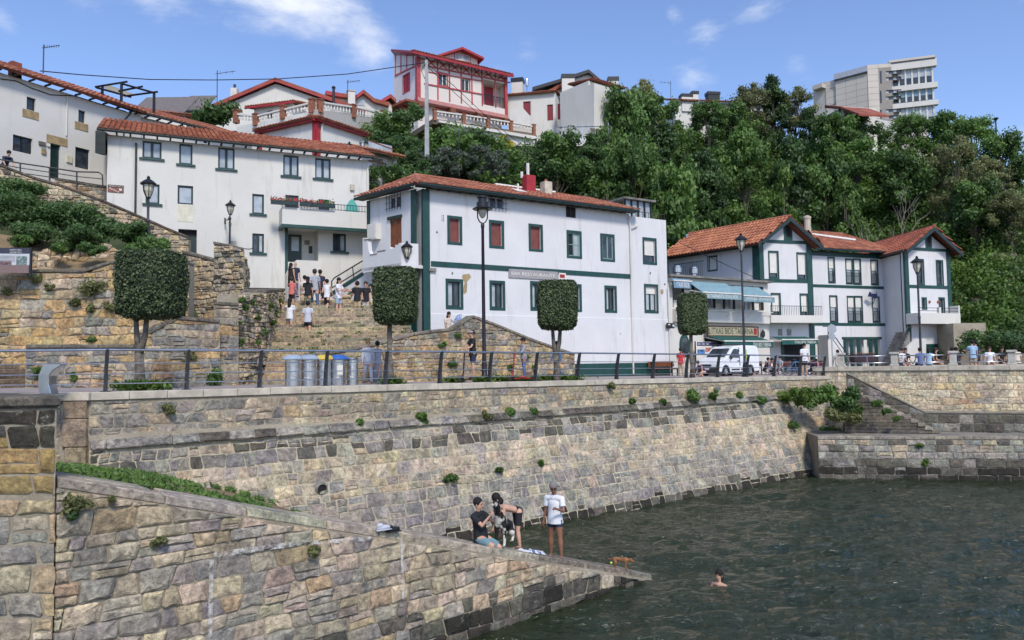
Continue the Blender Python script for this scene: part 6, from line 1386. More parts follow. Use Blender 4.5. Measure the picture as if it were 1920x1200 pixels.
for i in range(NS):
 D=27+i*.42;z=4.92+.165*(i+1);a,c=xl(D),max(xr(D),-7.3);x=a;rnd=random.Random(i)
 if i>12:c=-4.3-.14*(i-12)*.9
 if i == NS-1:c=-5.2
 while x<c-.05:
  w_=min(rnd.uniform(.8,1.6),c-x);
  if c-(x+w_)<.4:w_=c-x
  b=MB();col=jit(pick((3,(.42,.35,.25)),(2,(.37,.32,.24)),(1,(.31,.28,.22))),.14)
  b.box(x+.004,x+w_-.004,D+rnd.uniform(-.015,.015),D+.9 if i<NS-1 else D+7,z-.165+.002*i % .003,z+rnd.uniform(-.006,.004),col=col)
  b.build('step_stone',M_STONE,stc,colattr=True,bevel=.015);x += w_
b=MB();b.add([(-13,27.4,4.6),(-7.6,27.4,4.6),(-4.6,33,6.4),(-4.9,37,8.2),(-13,37,8.2)],[(0,1,2,3,4)]);b.build('stair_core',M_GREYC,stc)
b=MB();b.box(-12,-7.0,36.3,44,8.3,8.68);b.build('landing',M_CONC,stc)
ss=thing('side_steps',(plan(395,30).x,30,7),'small flight of stone steps tucked behind the pier left of the staircase','steps')
FSs=Fr(plan(372,29.8),plan(412,29.9))
for i in range(6):
 z=zat(390,601,29.8)+i*.15;b=MB();b.fbox(FSs,.12*i,FSs.len,-.3*i-.5,-.3*i,z,z+.148,col=jit((.33,.26,.17),.1));b.build('step_stone',M_STONE,ss,colattr=True,bevel=.015)
b=MB();b.fbox(FSs,-.4,FSs.len+.3,-2,0,4.6,zat(390,601,29.8)-.003);b.build('step_base',M_GREYC,ss)
ls=thing('left_steps',(plan(20,25).x,25,5),'low stone steps at the left end of the promenade wall','steps')
FSl=Fr(plan(-200,25.2),plan(50,24.6))
for i in range(6):
 z=5.0+i*.16;b=MB();b.fbox(FSl,0,FSl.len-i*.38,-2,.9-i*.12,z-.155,z,col=jit((.26,.22,.18),.1));b.build('step_stone',M_STONE,ls,colattr=True,bevel=.015)
pr_=thing('path_railing',F8.p(6,0,13),'dark iron railing along the sloping path below the far left house','railing')
RP=[(0,300),(38,315),(93,336),(144,352),(193,351)];top_=[(-60,282),(0,299),(38,306),(93,314),(144,322),(185,323),(192,328),(193,350)]
fr8=Fr(plan(-120,34.2),plan(200,36.6))
def p8(x,y):u,z=fr8.uz(x,y);return fr8.p(u,0,z)
b=MB();b.tube([p8(*q)for q in top_],.035,6);b.build('handrail',M_POST,pr_)
for dy,dd in ((9,0),(18,0)):b=MB();b.tube([p8(x,y+dy*1.0)for x,y in top_[:5]]+[p8(192,323+dy*1.4)],.022,5);b.build('mid_rail',M_POST,pr_)
for x,y in ((38,306),(93,314),(144,322)):b=MB();b.tube([p8(x,y),p8(x,y+33)],.035,6);b.build('post',M_POST,pr_)
IB=Fr(plan(-60,26.5),plan(57,26.8));R=IB.rect(-40,465,57,505);t_=thing('information_board',IB.p(R[1]-1,.2,R[2]),'wide information board with dark header and small pictures on top of the left retaining wall','information board')
b=MB();b.fbox(IB,R[0],R[1],.0,.05,R[2],R[3]);b.build('board_panel',simple('board_pale',(.50,.53,.56),.5),t_)
b=MB();b.fbox(IB,R[0],R[1],.051,.056,R[3]-.2,R[3]);b.build('header',simple('header_navy',(.035,.035,.06),.5),t_)
b=MB();b.fbox(IB,R[1],R[1]+.06,-.02,.07,R[2]-.2,R[3]+.02);b.build('side_frame',M_BLACK,t_)
u_,z_=IB.uz(31,493);b=MB();b.fbox(IB,IB.uz(32,490)[0],IB.uz(52,490)[0],.051,.056,IB.uz(40,497)[1],IB.uz(40,481)[1]);b.build('harbour_picture',simple('picture_green',(.16,.22,.20),.5,var=.8,sc=14),t_)
b=MB();b.fbox(IB,R[0],IB.uz(23,490)[0],.051,.056,IB.uz(10,497)[1],IB.uz(10,490)[1]);b.build('red_picture',simple('picture_red',(.20,.12,.13),.5,var=.7,sc=14),t_)
b=MB();b.fbox(IB,R[0],R[1],.051,.10,R[2]-.14,R[2]+.14);b.build('lower_board',simple('mauve_board',(.20,.14,.13),.7),t_)
text(t_,IB,(IB.uz(20,468)[0],IB.uz(42,468)[0],R[3]-.11,R[3]-.05),'PUERTO VIEJO',M_BLIND,.058);text(t_,IB,(IB.uz(20,468)[0],IB.uz(42,468)[0],R[3]-.18,R[3]-.13),'ALGORTAKO PORTUA',M_BLIND,.058)
for y in range(5):b=MB();b.fbox(IB,R[0]+.2,IB.uz(30,480)[0],.051,.054,R[3]-.30-y*.05,R[3]-.285-y*.05);b.build('text_line',M_GREYC,t_)
# --- railings along the quay
rl_=thing('quay_railing',(POSTS[8].x,POSTS[8].y,POSTS[8].z),'long promenade railing of dark curved posts and four bright steel rails','railing')
pp=[Vector((q0.x-6.0,q0.y-.25,q0.z)),Vector((q0.x-3.0,q0.y-.15,q0.z))]+[quay(i/16)for i in range(17)]
def pn(i):
 return q_norm(min((i-2)/16,1))if i>1 else Vector((0,-1))
H=1.07
def rail_off(h):return .02+.10*(h/H)**2*-1+.06*(h/H)
tops=[]
for i,q in enumerate(pp):
 nn=pn(i);nn3=Vector((nn.x,nn.y,0));tt_=Vector((-nn.y,nn.x,0));tops.append(nn3)
 b=MB();prof=[]
 for k in range(7):
  h=H*k/6;o_=-.05+.16*(h/H)**1.8;wd=.085-.035*(h/H);prof.append((q+nn3*(o_-.16)+Vector((0,0,h)),wd))
 vs=[]
 for c,wd in prof:
  for a,e in ((-1,-1),(1,-1),(1,1),(-1,1)):vs.append(c+nn3*(a*wd)+tt_*(e*.035))
 b.add(vs,[(4*k+j,4*k+(j+1)% 4,4*(k+1)+(j+1)% 4,4*(k+1)+j)for k in range(6)for j in range(4)]+[(3,2,1,0),(24,25,26,27)]);b.box(-.11,.11,-.07,.07,0,.02,M=Matrix.Translation(q-nn3*.2));b.build('post',M_POST,rl_,kind='stuff' if False else None)
for h,r_,o_ in ((H-.01,.034,-.05),(.72,.014,-.12),(.45,.014,-.16),(.20,.014,-.19)):
 for i in range(len(pp)-1):
  b=MB();a,c=pp[i]+tops[i]*o_+Vector((0,0,h)),pp[i+1]+tops[i+1]*o_+Vector((0,0,h));b.tube([a,(a+c)/2,c],r_,7,cap=False);b.build('top_rail' if r_>.03 else 'steel_rail',M_STEEL,rl_,smooth=True)
rr_=thing('parapet_railing',PW.p(5,0,ZC),'white stone posts joined by steel rails on the pale parapet wall','railing')
xs_=[1577,1677,1787,1897,2010];us=[PW.uz(x,680,-.2)[0]for x in xs_]
for u in us:
 b=MB();b.fbox(PW,u-.21,u+.21,-.40,.02,ZC+.003,ZC+.11);b.fbox(PW,u-.16,u+.16,-.35,-.03,ZC+.11,ZC+.62);b.fbox(PW,u-.22,u+.22,-.41,.03,ZC+.62,ZC+.74);b.build('stone_post',simple('white_stone',(.50,.48,.42),.9,var=.2,bmp=.3),rr_,bevel=.02,kind=None)
for i in range(len(us)-1):
 for h in (.54,.18):b=MB();b.tube([PW.p(us[i]+.16,-.19,ZC+h),PW.p(us[i+1]-.16,-.19,ZC+h)],.03,7);b.build('steel_rail',M_STEEL,rr_,smooth=True)
 b=MB();b.tube([PW.p((us[i]+us[i+1])/2,-.19,ZC),PW.p((us[i]+us[i+1])/2,-.19,ZC+.54)],.02,6);b.build('thin_post',M_STEEL,rr_)
# --- lamps
def lamp_big(px,D,ytop,label,rot=0):
 q=plan(px,D);z0=zg(q.x,q.y)-.03;zt=zat(px,ytop,D);h=zt-z0;t_=thing('street_lamp',(0,0,0),label,'street lamp','tall lamps on the promenade')
 b=MB();hp=h-1.05;b.lathe([(.15,0),(.15,.05),(.11,.08),(.105,.6),(.075,1.0),(.055,hp-.2),(.07,hp-.18),(.07,hp-.05),(.04,hp)],12);b.build('pole',simple('dark_violet_iron',(.020,.017,.026),.45),t_,smooth=True)
 b=MB()
 for s in (1,-1):
  b.tube([(0,0,hp-.03),(s*.12,0,hp+.04),(s*.19,0,hp+.18),(s*.20,0,hp+.55)],.025,6)
 b.build('yoke',M_BLACK,t_,kind='stuff');b=MB();b.lathe([(.36,.50),(.38,.53),(.30,.58),(.22,.60),(.22,.78),(.16,.80),(.16,.92),(.20,.94),(.20,1.0),(.05,1.04)],16,0,(0,0,hp));b.build('hood',M_BLACK,t_,smooth=False)
 b=MB();b.lathe([(.02,.17),(.09,.22),(.16,.38),(.18,.50)],12,0,(0,0,hp));b.build('globe',simple('lamp_globe',(.55,.52,.42),.2),t_,smooth=True)
 t_.location=(q.x,q.y,z0);t_.rotation_euler=(0,0,rot);return t_
l1=lamp_big(908,28.6,366,'tallest dark lamp post with round hood standing in front of the green trimmed house',math.radians(20))
def lantern_parts(t_,c,s=1.0,glassm=None):
 x,y,z=c
 b=MB();b.lathe([(.30*s,0),(.31*s,.03*s),(.20*s,.13*s),(.10*s,.20*s),(.06*s,.22*s),(.07*s,.28*s),(.03*s,.33*s),(.0,.36*s)],10,0,(x,y,z));b.build('lantern_hood',M_BLACK,t_)
 b=MB()
 for k in range(6):
  a=2*math.pi*k/6;b.tube([(x+.22*s*math.cos(a),y+.22*s*math.sin(a),z),(x+.19*s*math.cos(a),y+.19*s*math.sin(a),z-.25*s),(x+.08*s*math.cos(a),y+.08*s*math.sin(a),z-.52*s)],.014*s,4)
 b.lathe([(.09*s,-.54*s),(.10*s,-.5*s),(.06*s,-.48*s)],8,0,(x,y,z));b.build('lantern_cage',M_BLACK,t_,kind='stuff')
 b=MB();b.lathe([(.07*s,-.50*s),(.17*s,-.25*s),(.20*s,-.02*s)],10,0,(x,y,z));b.build('lantern_glass',glassm or simple('lamp_globe',(.55,.52,.42),.2),t_)
def lamp_classic(px,D,ytop,zb,label,s=1.0):
 q=plan(px,D);zt=zat(px,ytop,D);t_=thing('street_lamp',(q.x,q.y,zb),label,'street lamp','tall lamps on the promenade');h=zt-zb-.86*s
 b=MB();b.lathe([(.16*s,0),(.16*s,.12),(.11*s,.2),(.10*s,.55),(.06*s,.8),(.055*s,h*.55),(.075*s,h*.56),(.05*s,h*.58),(.045*s,h*.97),(.08*s,h)],12,0,(q.x,q.y,zb));b.build('pole',simple('dark_iron_grey',(.040,.044,.052),.5),t_,smooth=True)
 lantern_parts(t_,(q.x,q.y,zt-.36*s),s);return t_
q=plan(1402,37.8);lamp_classic(1396,37.8,436,zg(q.x,q.y),'dark lamp post with lantern in front of the restaurant awnings',1.05)
q=plan(1730,44);lamp_classic(1727,44,479,4.6,'dark lamp post with lantern in front of the right hand gabled house',1.15)
lamp_classic(274,31.0,329,zat(274,471,31.0),'short grey lamp post with lantern on the upper wall behind the left clipped tree',1.05)
def lamp_wall(px,py,D,arm,label,s=1.0):
 p_=at(px,py,D);t_=thing('wall_lamp',p_,label,'wall lamp','lanterns on wall brackets');lantern_parts(t_,(p_.x,p_.y,p_.z),s)
 b=MB();e=at(px+arm[0],py+arm[1],D+arm[2]);c0=(p_.x,p_.y,p_.z-.54*s);m_=(Vector(c0)+e)/2+Vector((0,0,-.12));b.tube([c0,m_,e],.03,6);b.tube([e+Vector((0,0,.12)),e-Vector((0,0,.2))],.04,6)
 b.build('bracket',M_BLACK,t_,kind='stuff');return t_
lamp_wall(432,386,37.9,(-10,27,1.2),'black wall lantern on a bracket with rust streak on the long white house',.85)
lamp_wall(763,464,35.0,(18,20,.9),'ornate wall lantern beside the green corner pilaster above the middle clipped tree',.9)
p_=at(655,275,46);t_=thing('wall_lamp',p_,'black lantern peeping over the ridge of the long white house','wall lamp');lantern_parts(t_,tuple(p_),.95);b=MB();b.tube([p_-Vector((0,0,.5)),p_-Vector((0,0,2.5))],.04,6);b.build('pole',M_BLACK,t_)
u,z=HB.uz(430,430);b=MB();b.tube([HB.p(u,.25,z+.55),HB.p(u,.25,z-1.0)],.045,7);b.lathe([(.07,0),(.08,.1),(.03,.2)],8,0,tuple(HB.p(u,.25,z+.45)));b.build('standpipe',M_DGREEN,None,label='short dark green pole with a pale tip in front of the long white house',cat='pole')
q=plan(804,53);zt,zb=zat(800,113,53),zat(806,325,53);t_=thing('utility_pole',(q.x,q.y,zb),'tall grey concrete utility pole in front of the timbered house','utility pole')
b=MB();b.hexa([(q.x-.17,52.83,zb-1),(q.x+.17,52.83,zb-1),(q.x+.17,53.17,zb-1),(q.x-.17,53.17,zb-1),(q.x-.10,52.9,zt),(q.x+.10,52.9,zt),(q.x+.10,53.1,zt),(q.x-.10,53.1,zt)]);b.build('pole',simple('pole_concrete',(.36,.38,.38),.9,var=.15),t_)
b=MB();b.tube([(q.x-.05,52.8,zt-.3),(q.x-.35,52.8,zt-.8),(q.x-.1,52.8,zt-1.4)],.03,5);b.build('cable_loop',M_BLACK,t_)
def wire(pts,r,label):
 b=MB();P=[at(*p)for p in pts];S_=[]
 for i in range(len(P)-1):
  for k in range(6):S_.append(P[i].lerp(P[i+1],k/6))
 S_.append(P[-1]);b.tube(S_,r,4);b.build('overhead_wire',M_BLACK,None,label=label,cat='wire')
wire([(75,133,42),(150,140,45),(280,149,48),(400,150,50),(520,148,51),(650,139,52),(800,117,53)],.03,'thick overhead wire crossing the sky from the far left roof to the utility pole')
wire([(803,122,53),(850,160,53),(905,212,54),(960,258,55),(1010,292,57),(1052,322,58)],.022,'upper of two thin wires falling right from the utility pole over the bushes')
wire([(803,126,53),(850,172,53),(900,216,54),(960,266,55),(1010,300,57),(1048,330,58)],.022,'lower of two thin wires falling right from the utility pole over the bushes')
wire([(1248,442,45),(1330,482,48),(1400,514,49),(1440,530,49.5)],.02,'thin black cable strung over the restaurant roof')
# --- bins, fountain, benches, scooters, van, sign boards
def binn(px,D,lidm,label,narrow=False):
 q=plan(px,D);z0=zg(q.x,q.y)-.01;t_=thing('litter_bin',(q.x,q.y,z0),label,'bin','steel recycling bins behind the railing');r_=.24 if not narrow else .19
 c=(q.x,q.y,z0)
 b=MB();b.lathe([(r_,0),(r_,.02),(r_,.28),(r_-.006,.29),(r_,.30),(r_,.62),(r_-.006,.63),(r_,.64),(r_,.84)],20,0,c);b.build('drum',M_STEEL,t_)
 b=MB()
 if lidm:b.lathe([(r_+.10,0),(r_+.11,.03),(r_+.06,.09),(r_-.04,.15),(.02,.17)],20,0,(q.x,q.y,z0+.86))
 else:b.lathe([(r_+.02,0),(r_+.03,.04),(r_,.08),(.02,.1)],20,0,(q.x,q.y,z0+.84))
 b.build('lid',lidm or M_STEEL,t_,smooth=False);return t_
LGB=simple('lid_grey_blue',(.30,.38,.47),.5);binn(549,24.9,LGB,'steel litter bin with pale blue grey lid, leftmost of the row');binn(579,25.2,LGB,'steel litter bin with pale blue grey lid, second in the row');binn(608,25.5,simple('lid_yellow',(.62,.46,.07),.5),'steel recycling bin with yellow lid')
tb=binn(634,25.7,simple('lid_blue',(.03,.12,.42),.5),'steel recycling bin with blue lid and white notice');q=plan(637,25.4);b=MB();b.box(q.x-.09,q.x+.09,q.y+.05,q.y+.06,5.3,5.62);b.build('notice',M_BLIND,tb);binn(661,26.0,None,'narrow steel ashtray bin without a coloured lid at the right of the row',True)
q=plan(97,18.4);z0=5.0;t_=thing('drinking_fountain',(q.x,q.y,z0),'curved stainless steel drinking fountain by the railing at the left','fountain')
ft=Fr(plan(80,18.4),plan(130,18.4));pr2=[(90,738,112),(93,715,111),(97,700,113),(104,689,120),(108,682,124)]
vs=[];
prof=[(-.02,0),(0,.35),(.03,.55),(.10,.68),(.16,.72)]
L2=[(.10,0),(.10,.02),(.045,.25),(.055,.48),(.12,.64),(.24,.72)];R2_=[(.32,0),(.31,.02),(.24,.25),(.25,.45),(.34,.58),(.46,.66)]
poly=[(a,z0+z)for a,z in R2_]+[(.50,z0+.70),(.46,z0+.735),(.10,z0+.75),(.08,z0+.70)]+[(a-.06,z0+z-.01)for a,z in reversed(L2[:5])]
b=MB();b.prism(ft,poly,-.16,.16);b.build('body',M_STEEL,t_,bevel=.012)
b=MB();b.tube([ft.p(.42,.0,z0+.69),ft.p(.44,0,z0+.62)],.03,8);b.build('spout',M_STEEL,t_);b=MB();b.fbox(ft,.0,.42,-.22,.22,z0-.0,z0+.02);b.build('base_plate',M_STEEL,t_)
def bench(px,D,label,rz=0):
 q=plan(px,D);z0=zg(q.x,q.y);t_=thing('bench',(0,0,0),label,'bench','wooden benches along the promenade');
 for k in range(3):b=MB();b.box(-1,1,-.24+k*.16,-.10+k*.16,.43,.46);b.build('seat_slat',M_WOOD,t_)
 for k in range(2):b=MB();b.box(-1,1,.26+k*.03,.29+k*.03,.56+k*.16,.70+k*.16);b.build('back_slat',M_WOOD,t_)
 for s in (-.8,.8):b=MB();b.box(s-.03,s+.03,-.22,-.16,0,.43);b.box(s-.03,s+.03,.2,.26,0,.85);b.box(s-.03,s+.03,-.16,.2,.39,.43);b.build('bench_leg',M_BLACK,t_,kind='stuff')
 t_.location=(q.x,q.y,z0);t_.rotation_euler=(0,0,rz);return t_
bench(1246,43.6,'wooden bench against the green plinth of the green trimmed house',math.radians(33));
q=plan(1620,50);t_=thing('covered_cart',(q.x,q.y,4.6),'dark maroon covered grill cart standing in front of the wide white house','cart');b=MB();z=4.6
b.hexa([(q.x-.8,49.6,z+.75),(q.x+.75,49.6,z+.75),(q.x+.75,50.4,z+.75),(q.x-.8,50.4,z+.75),(q.x-.85,49.6,z+1.25),(q.x+.55,49.6,z+1.3),(q.x+.55,50.4,z+1.3),(q.x-.85,50.4,z+1.25)]);b.build('body',simple('maroon_cover',(.035,.015,.018),.5),t_,bevel=.04)
for sx in (-.6,.6):
 for sy in (49.7,50.3):b=MB();b.tube([(q.x+sx,sy,z+.0),(q.x+sx,sy,z+.75)],.04,6);b.build('leg',M_BLACK,t_)
b=MB();b.box(q.x-.86,q.x+.56,49.58,50.42,z+1.305,z+1.34);b.build('wooden_edge',M_WOOD,t_)
q=plan(1561,44.5);t_=thing('road_sign',(q.x,q.y,4.65),'round road sign on steel pole seen from behind near the corner of the railings','road sign');zc=zat(1559,617,44.5);b=MB();b.tube([(q.x,q.y,4.6),(q.x,q.y,zc+.3)],.035,8);b.build('pole',M_STEEL,t_)
b=MB();b.tube([(q.x,q.y-.06,zc),(q.x,q.y-.045,zc)],.27,20);b.build('disc',simple('sign_back',(.32,.35,.38),.5),t_);b=MB();b.tube([(q.x,q.y-.06,zc-.45),(q.x,q.y-.045,zc-.45)],.2,20);b.build('small_disc',simple('sign_back',(.32,.35,.38),.5),t_)
PSf=Fr(plan(1303,45.2),plan(1345,46.3));R=PSf.rect(1304,641,1343,692);t_=thing('poster_stand',PSf.p(1,0,4.7),'standing poster panel with navy header behind the white van','poster');b=MB();b.fbox(PSf,R[0],R[1],0,.05,R[2]-.1,R[3]);b.build('panel',M_BLIND,t_)
b=MB();b.fbox(PSf,R[0]+.1,R[1]-.02,.051,.055,R[3]-.24,R[3]-.02);b.build('header',simple('navy',(.03,.04,.12),.5),t_);b=MB();b.fbox(PSf,R[0]+.12,R[0]+.75,.051,.055,R[3]-.75,R[3]-.45);b.build('blue_print',simple('print_blue',(.10,.25,.55),.5,var=.7,sc=9),t_);b=MB();b.fbox(PSf,R[0]+.8,R[1]-.05,.051,.055,R[3]-.6,R[3]-.35);b.build('red_print',simple('print_red',(.55,.22,.18),.5,var=.7,sc=9),t_)
for k in range(3):b=MB();b.fbox(PSf,R[0]+.15+k*.36,R[0]+.4+k*.36,.056,.06,R[3]-.15,R[3]-.11);b.build('header_text',M_BLIND,t_)
b=MB();b.fbox(PSf,R[0]-.05,R[0]-.001,-.01,.06,R[2]-.35,R[3]+.03);b.build('stand_post',M_DGREEN,t_)
# --- white van
def van():
 q0v=plan(1324,41.6);q1v=plan(1402,43.9);fr=Fr(q0v,q1v);ang=math.atan2(fr.d.y,fr.d.x)
 t_=thing('delivery_van',(0,0,0),'small white delivery van with green leaf marks parked in front of the restaurant','van')
 M_VW=simple('van_white',(.74,.76,.79),.25,var=.03);M_BUMP=simple('van_bumper',(.035,.037,.045),.6);M_TYRE=simple('tyre',(.012,.012,.012),.8)
 prof=[(.02,.30),(.0,.55),(.03,.74),(.14,.88),(.62,1.03),(.78,1.06),(1.42,1.60),(1.62,1.70),(2.4,1.76),(3.6,1.74),(3.83,1.66),(3.88,1.2),(3.9,.40),(3.8,.28),(3.42,.26),(3.38,.40),(3.25,.58),(3.03,.66),(2.80,.58),(2.68,.40),(2.64,.26),(1.14,.26),(1.10,.40),(.98,.58),(.76,.66),(.54,.58),(.42,.40),(.38,.26)]
 W=.84;ws=[(-W,1.0),(-W+.0,1.0)]
 def ring(y,ins):
  out=[]
  for x,z in prof:
   f=max(0,(z-.95)/.8);cx=2.0;out.append((x+(cx-x)*ins*.02*(1 if z>.9 else .3),y*(1-.10*f*f),z-(.02*ins if z>1.5 else 0)))
  return out
 b=MB();R=[ring(-W+.03,1.6),ring(-W,0),ring(W,0),ring(W-.03,1.6)];R[0]=[(x,-W-.0+.05,z)for x,y,z in R[0]]
 A=ring(-W,0);B=ring(W,0);k=len(prof);b.add(A+B,[tuple(range(k-1,-1,-1)),tuple(range(k,2*k))]+[(i,(i+1)% k,(i+1)% k+k,i+k)for i in range(k)])
 body=b.build('body',M_VW,t_,bevel=.045);body.modifiers[0].segments=3;body.modifiers[0].angle_limit=math.radians(20)
 def side(y,pts,n,mat,name,par=t_,y2=None):
  b=MB();s=1 if y>0 else -1;P=[]
  for x,z in pts:
   f=max(0,(z-.95)/.8);P.append((x,y*(1-.10*f*f)+s*.004,z))
  Q=[(x,yy+s*n,z)for x,yy,z in P];kk=len(P);f1=tuple(range(kk))if s<0 else tuple(range(kk-1,-1,-1))
  b.add(Q+P,[f1]+[(i,i+kk,(i+1)% kk+kk,(i+1)% kk)for i in range(kk)]);return b.build(name,mat,par)
 for y in (-W,W):
  dw=[(1.02,1.06),(1.98,1.06),(1.98,1.52),(1.66,1.56),(1.48,1.52)]
  side(y,dw,.004,M_GLASS,'side_window');side(y,[(2.0,.62),(2.06,.60),(2.06,1.62),(2.0,1.62)],.003,M_BUMP,'door_gap')
  side(y,[(2.10,.36),(2.60,.36),(2.60,.44),(2.10,.44)],.02,M_BUMP,'rub_strip');side(y,[(1.22,.36),(1.98,.36),(1.98,.44),(1.22,.44)],.02,M_BUMP,'rub_strip')
  side(y,[(1.80,.86),(1.95,.86),(1.95,.90),(1.80,.90)],.02,M_BUMP,'door_handle')
  b=MB();b.ell((1.12,y*1.12,1.08),.07,.09,.12,8,6);b.build('mirror',M_BUMP,t_,smooth=True)
  b=MB();s=1 if y>0 else -1;P=[(.06,y*.62,.74),(.16,y*.97,.80),(.52,y*1.003,.96),(.50,y*.80,.985),(.12,y*.60,.87)];b.add([Vector(p)+Vector((-.012,s*.012,.008))for p in P]+P,[(0,1,2,3,4),(4,3,2,1,0)][:1]if s>0 else [(4,3,2,1,0)]);b.build('headlight',simple('headlight_glass',(.6,.63,.66),.1),t_)
  for x in (.76,3.03):
   M_=Matrix.Translation((x,y*.9,.30))@ Matrix.Rotation(math.pi/2,4,'X');b=MB();vs=[]
   prof_w=[(.17,-.09),(.29,-.10),(.305,-.06),(.305,.06),(.29,.10),(.17,.09)];n=20;o=len(b.v)
   for r_,z in prof_w:
    for kk in range(n):a=2*math.pi*kk/n;vs.append(M_ @ Vector((r_*math.cos(a),r_*math.sin(a),z)))
   b.add(vs,[(i*n+j,i*n+(j+1)% n,(i+1)*n+(j+1)% n,(i+1)*n+j)for i in range(5)for j in range(n)]);wh=b.build('wheel',M_TYRE,t_,smooth=True)
   b=MB();b.lathe([(.18,-.07),(.18,.07),(.10,.085),(.02,.06)],14);b.lathe([(.18,.07),(.18,-.07),(.10,-.085),(.02,-.06)],14);b.v=[tuple(M_ @ Vector(v))for v in b.v];b.build('rim',M_STEEL,wh)
 for k,(z0,x0)in enumerate(((1.20,2.55),(.92,2.66))):
  side(-W,[(x0+.0,z0+.0),(x0+.14,z0+.06),(x0+.18,z0+.30),(x0+.02,z0+.34),(x0-.06,z0+.2)],.004,simple('leaf_green_print',(.35,.55,.10),.4),'leaf_mark')
 def fpt(x,y,z,o=.012):return (x-o*.7,y,z+o*.7)
 b=MB();b.add([fpt(.82,-.70,1.09),fpt(.82,.70,1.09),fpt(1.40,.64,1.575),fpt(1.40,-.64,1.575)],[(0,3,2,1)]);b.build('windscreen',M_GLASS,t_)
 b=MB();b.box(-.06,.12,-.80,.80,.28,.56);b.build('bumper',M_BUMP,t_,bevel=.04);b=MB();b.box(-.075,-.061,-.25,.25,.40,.51);b.build('number_plate',M_BLIND,t_)
 b=MB();b.box(-.03,.05,-.35,.35,.60,.70);b.build('grille',M_BUMP,t_);b=MB();b.box(1.2,2.9,-.6,-.56,1.80,1.83);b.box(1.2,2.9,.56,.6,1.80,1.83);b.box(1.7,1.75,-.6,.6,1.79,1.82);b.box(2.6,2.65,-.6,.6,1.79,1.82);b.build('roof_rack',M_BUMP,t_,kind='stuff')
 t_.location=(q0v.x,q0v.y,zg(q0v.x,q0v.y)-.02);t_.rotation_euler=(0,0,ang-math.radians(2));t_.scale=(.92,.92,.97)
van()
# --- vegetation
RNG=np.random.default_rng(5)
def leaves(name,P,size,col,mat,parent=None,nrm=None,asp=1.7,extra=None,mats=None,**kw):
 """many small leaf faces; P (N,3), size (N,), col (N,) brightness 0..1, nrm optional outward direction"""
 N_=len(P);P=np.asarray(P,float);a=RNG.normal(size=(N_,3));
 if nrm is not None:
  nrm=nrm/np.maximum(1e-6,np.linalg.norm(nrm,axis=1,keepdims=True));nn=nrm*1.1+RNG.normal(size=(N_,3))*.6;nn /= np.linalg.norm(nn,axis=1,keepdims=True);a -= nn*np.sum(a*nn,1,keepdims=True)
 else:nn=RNG.normal(size=(N_,3));nn /= np.linalg.norm(nn,axis=1,keepdims=True);a -= nn*np.sum(a*nn,1,keepdims=True)
 a /= np.maximum(1e-6,np.linalg.norm(a,axis=1,keepdims=True));c=np.cross(nn,a);s=size[:,None]
 base=np.zeros(3)if parent is None else np.array(orig(parent))
 V=np.stack([P-a*s*.5*asp,P-c*s*.5+a*s*.05,P+a*s*.5*asp,P+c*s*.5+a*s*.05],1).reshape(-1,3)-base
 cc=np.repeat(col,4);nv0=len(V);Fq=np.arange(nv0).reshape(-1,4)
 me=bpy.data.meshes.new(name);o=bpy.data.objects.new(name,me);COL.objects.link(o)
 if parent is not None:o.parent=parent
 ev,ef=(np.array(extra[0],float)-base,extra[1])if extra else (np.zeros((0,3)),[])
 V=np.concatenate([V,ev])if extra else V
 me.vertices.add(len(V));me.vertices.foreach_set('co',V.astype(np.float32).ravel())
 nl=len(Fq)*4+sum(len(f)for f in ef);me.loops.add(nl);me.polygons.add(len(Fq)+len(ef))
 li=list(Fq.ravel());st=list(range(0,len(Fq)*4,4));k=len(Fq)*4
 for f in ef:li += [i+nv0 for i in f];st.append(k);k += len(f)
 me.loops.foreach_set('vertex_index',li);me.polygons.foreach_set('loop_start',st)
 me.materials.append(mat)
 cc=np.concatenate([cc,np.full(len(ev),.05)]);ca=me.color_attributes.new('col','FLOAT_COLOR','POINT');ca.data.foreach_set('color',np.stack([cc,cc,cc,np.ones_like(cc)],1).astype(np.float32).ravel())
 me.update(calc_edges=True);tag(o,kw.get('label'),kw.get('cat'),kw.get('group'),kw.get('kind'));return o
def clump_cloud(centres,radii,per,squash=.8,shell=.55):
 C_=np.repeat(np.asarray(centres),per,0);R_=np.repeat(np.asarray(radii),per);d=RNG.normal(size=(len(C_),3));d /= np.linalg.norm(d,axis=1,keepdims=True)
 r=(shell+(1-shell)*RNG.random(len(C_)))*R_*(1+.18*RNG.normal(size=len(C_)));P=C_+d*r[:,None]*np.array([1,1,squash]);return P,d
# ---- hill cover (nobody could count it)
def crest(px):return float(np.interp(px,[640,800,1000,1250,1450,1700,1800,1920,2100],[66,66,68,86,92,92,90,88,88]))
def foot(px):return float(np.interp(px,[640,800,1000,1250,1450,1700,1800,1920,2100],[49,49,51,55,61,60,53,50,50]))
def cover(n,px0,px1,rr,per,sz,mat,name,hue=(.1,.8),f0=0.0,f1=1.0,up=.3,skip=None,sq=.75):
 c=[];r=[];q_=[]
 while len(c)<n:
  px=random.uniform(px0,px1);f=random.uniform(f0,f1);D=foot(px)+(crest(px)-foot(px))*f
  if skip and skip(px,D,f):continue
  p=terr(px,D);rad=random.uniform(*rr)
  c.append((p.x,p.y,p.z+rad*up));r.append(rad);q_.append(random.uniform(*hue))
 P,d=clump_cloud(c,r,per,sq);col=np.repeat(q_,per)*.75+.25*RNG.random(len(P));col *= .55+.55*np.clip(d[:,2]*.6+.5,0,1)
 return leaves(name,P,sz*(.6+.8*RNG.random(len(P))),np.clip(col,0,1),mat,nrm=d,kind='stuff')
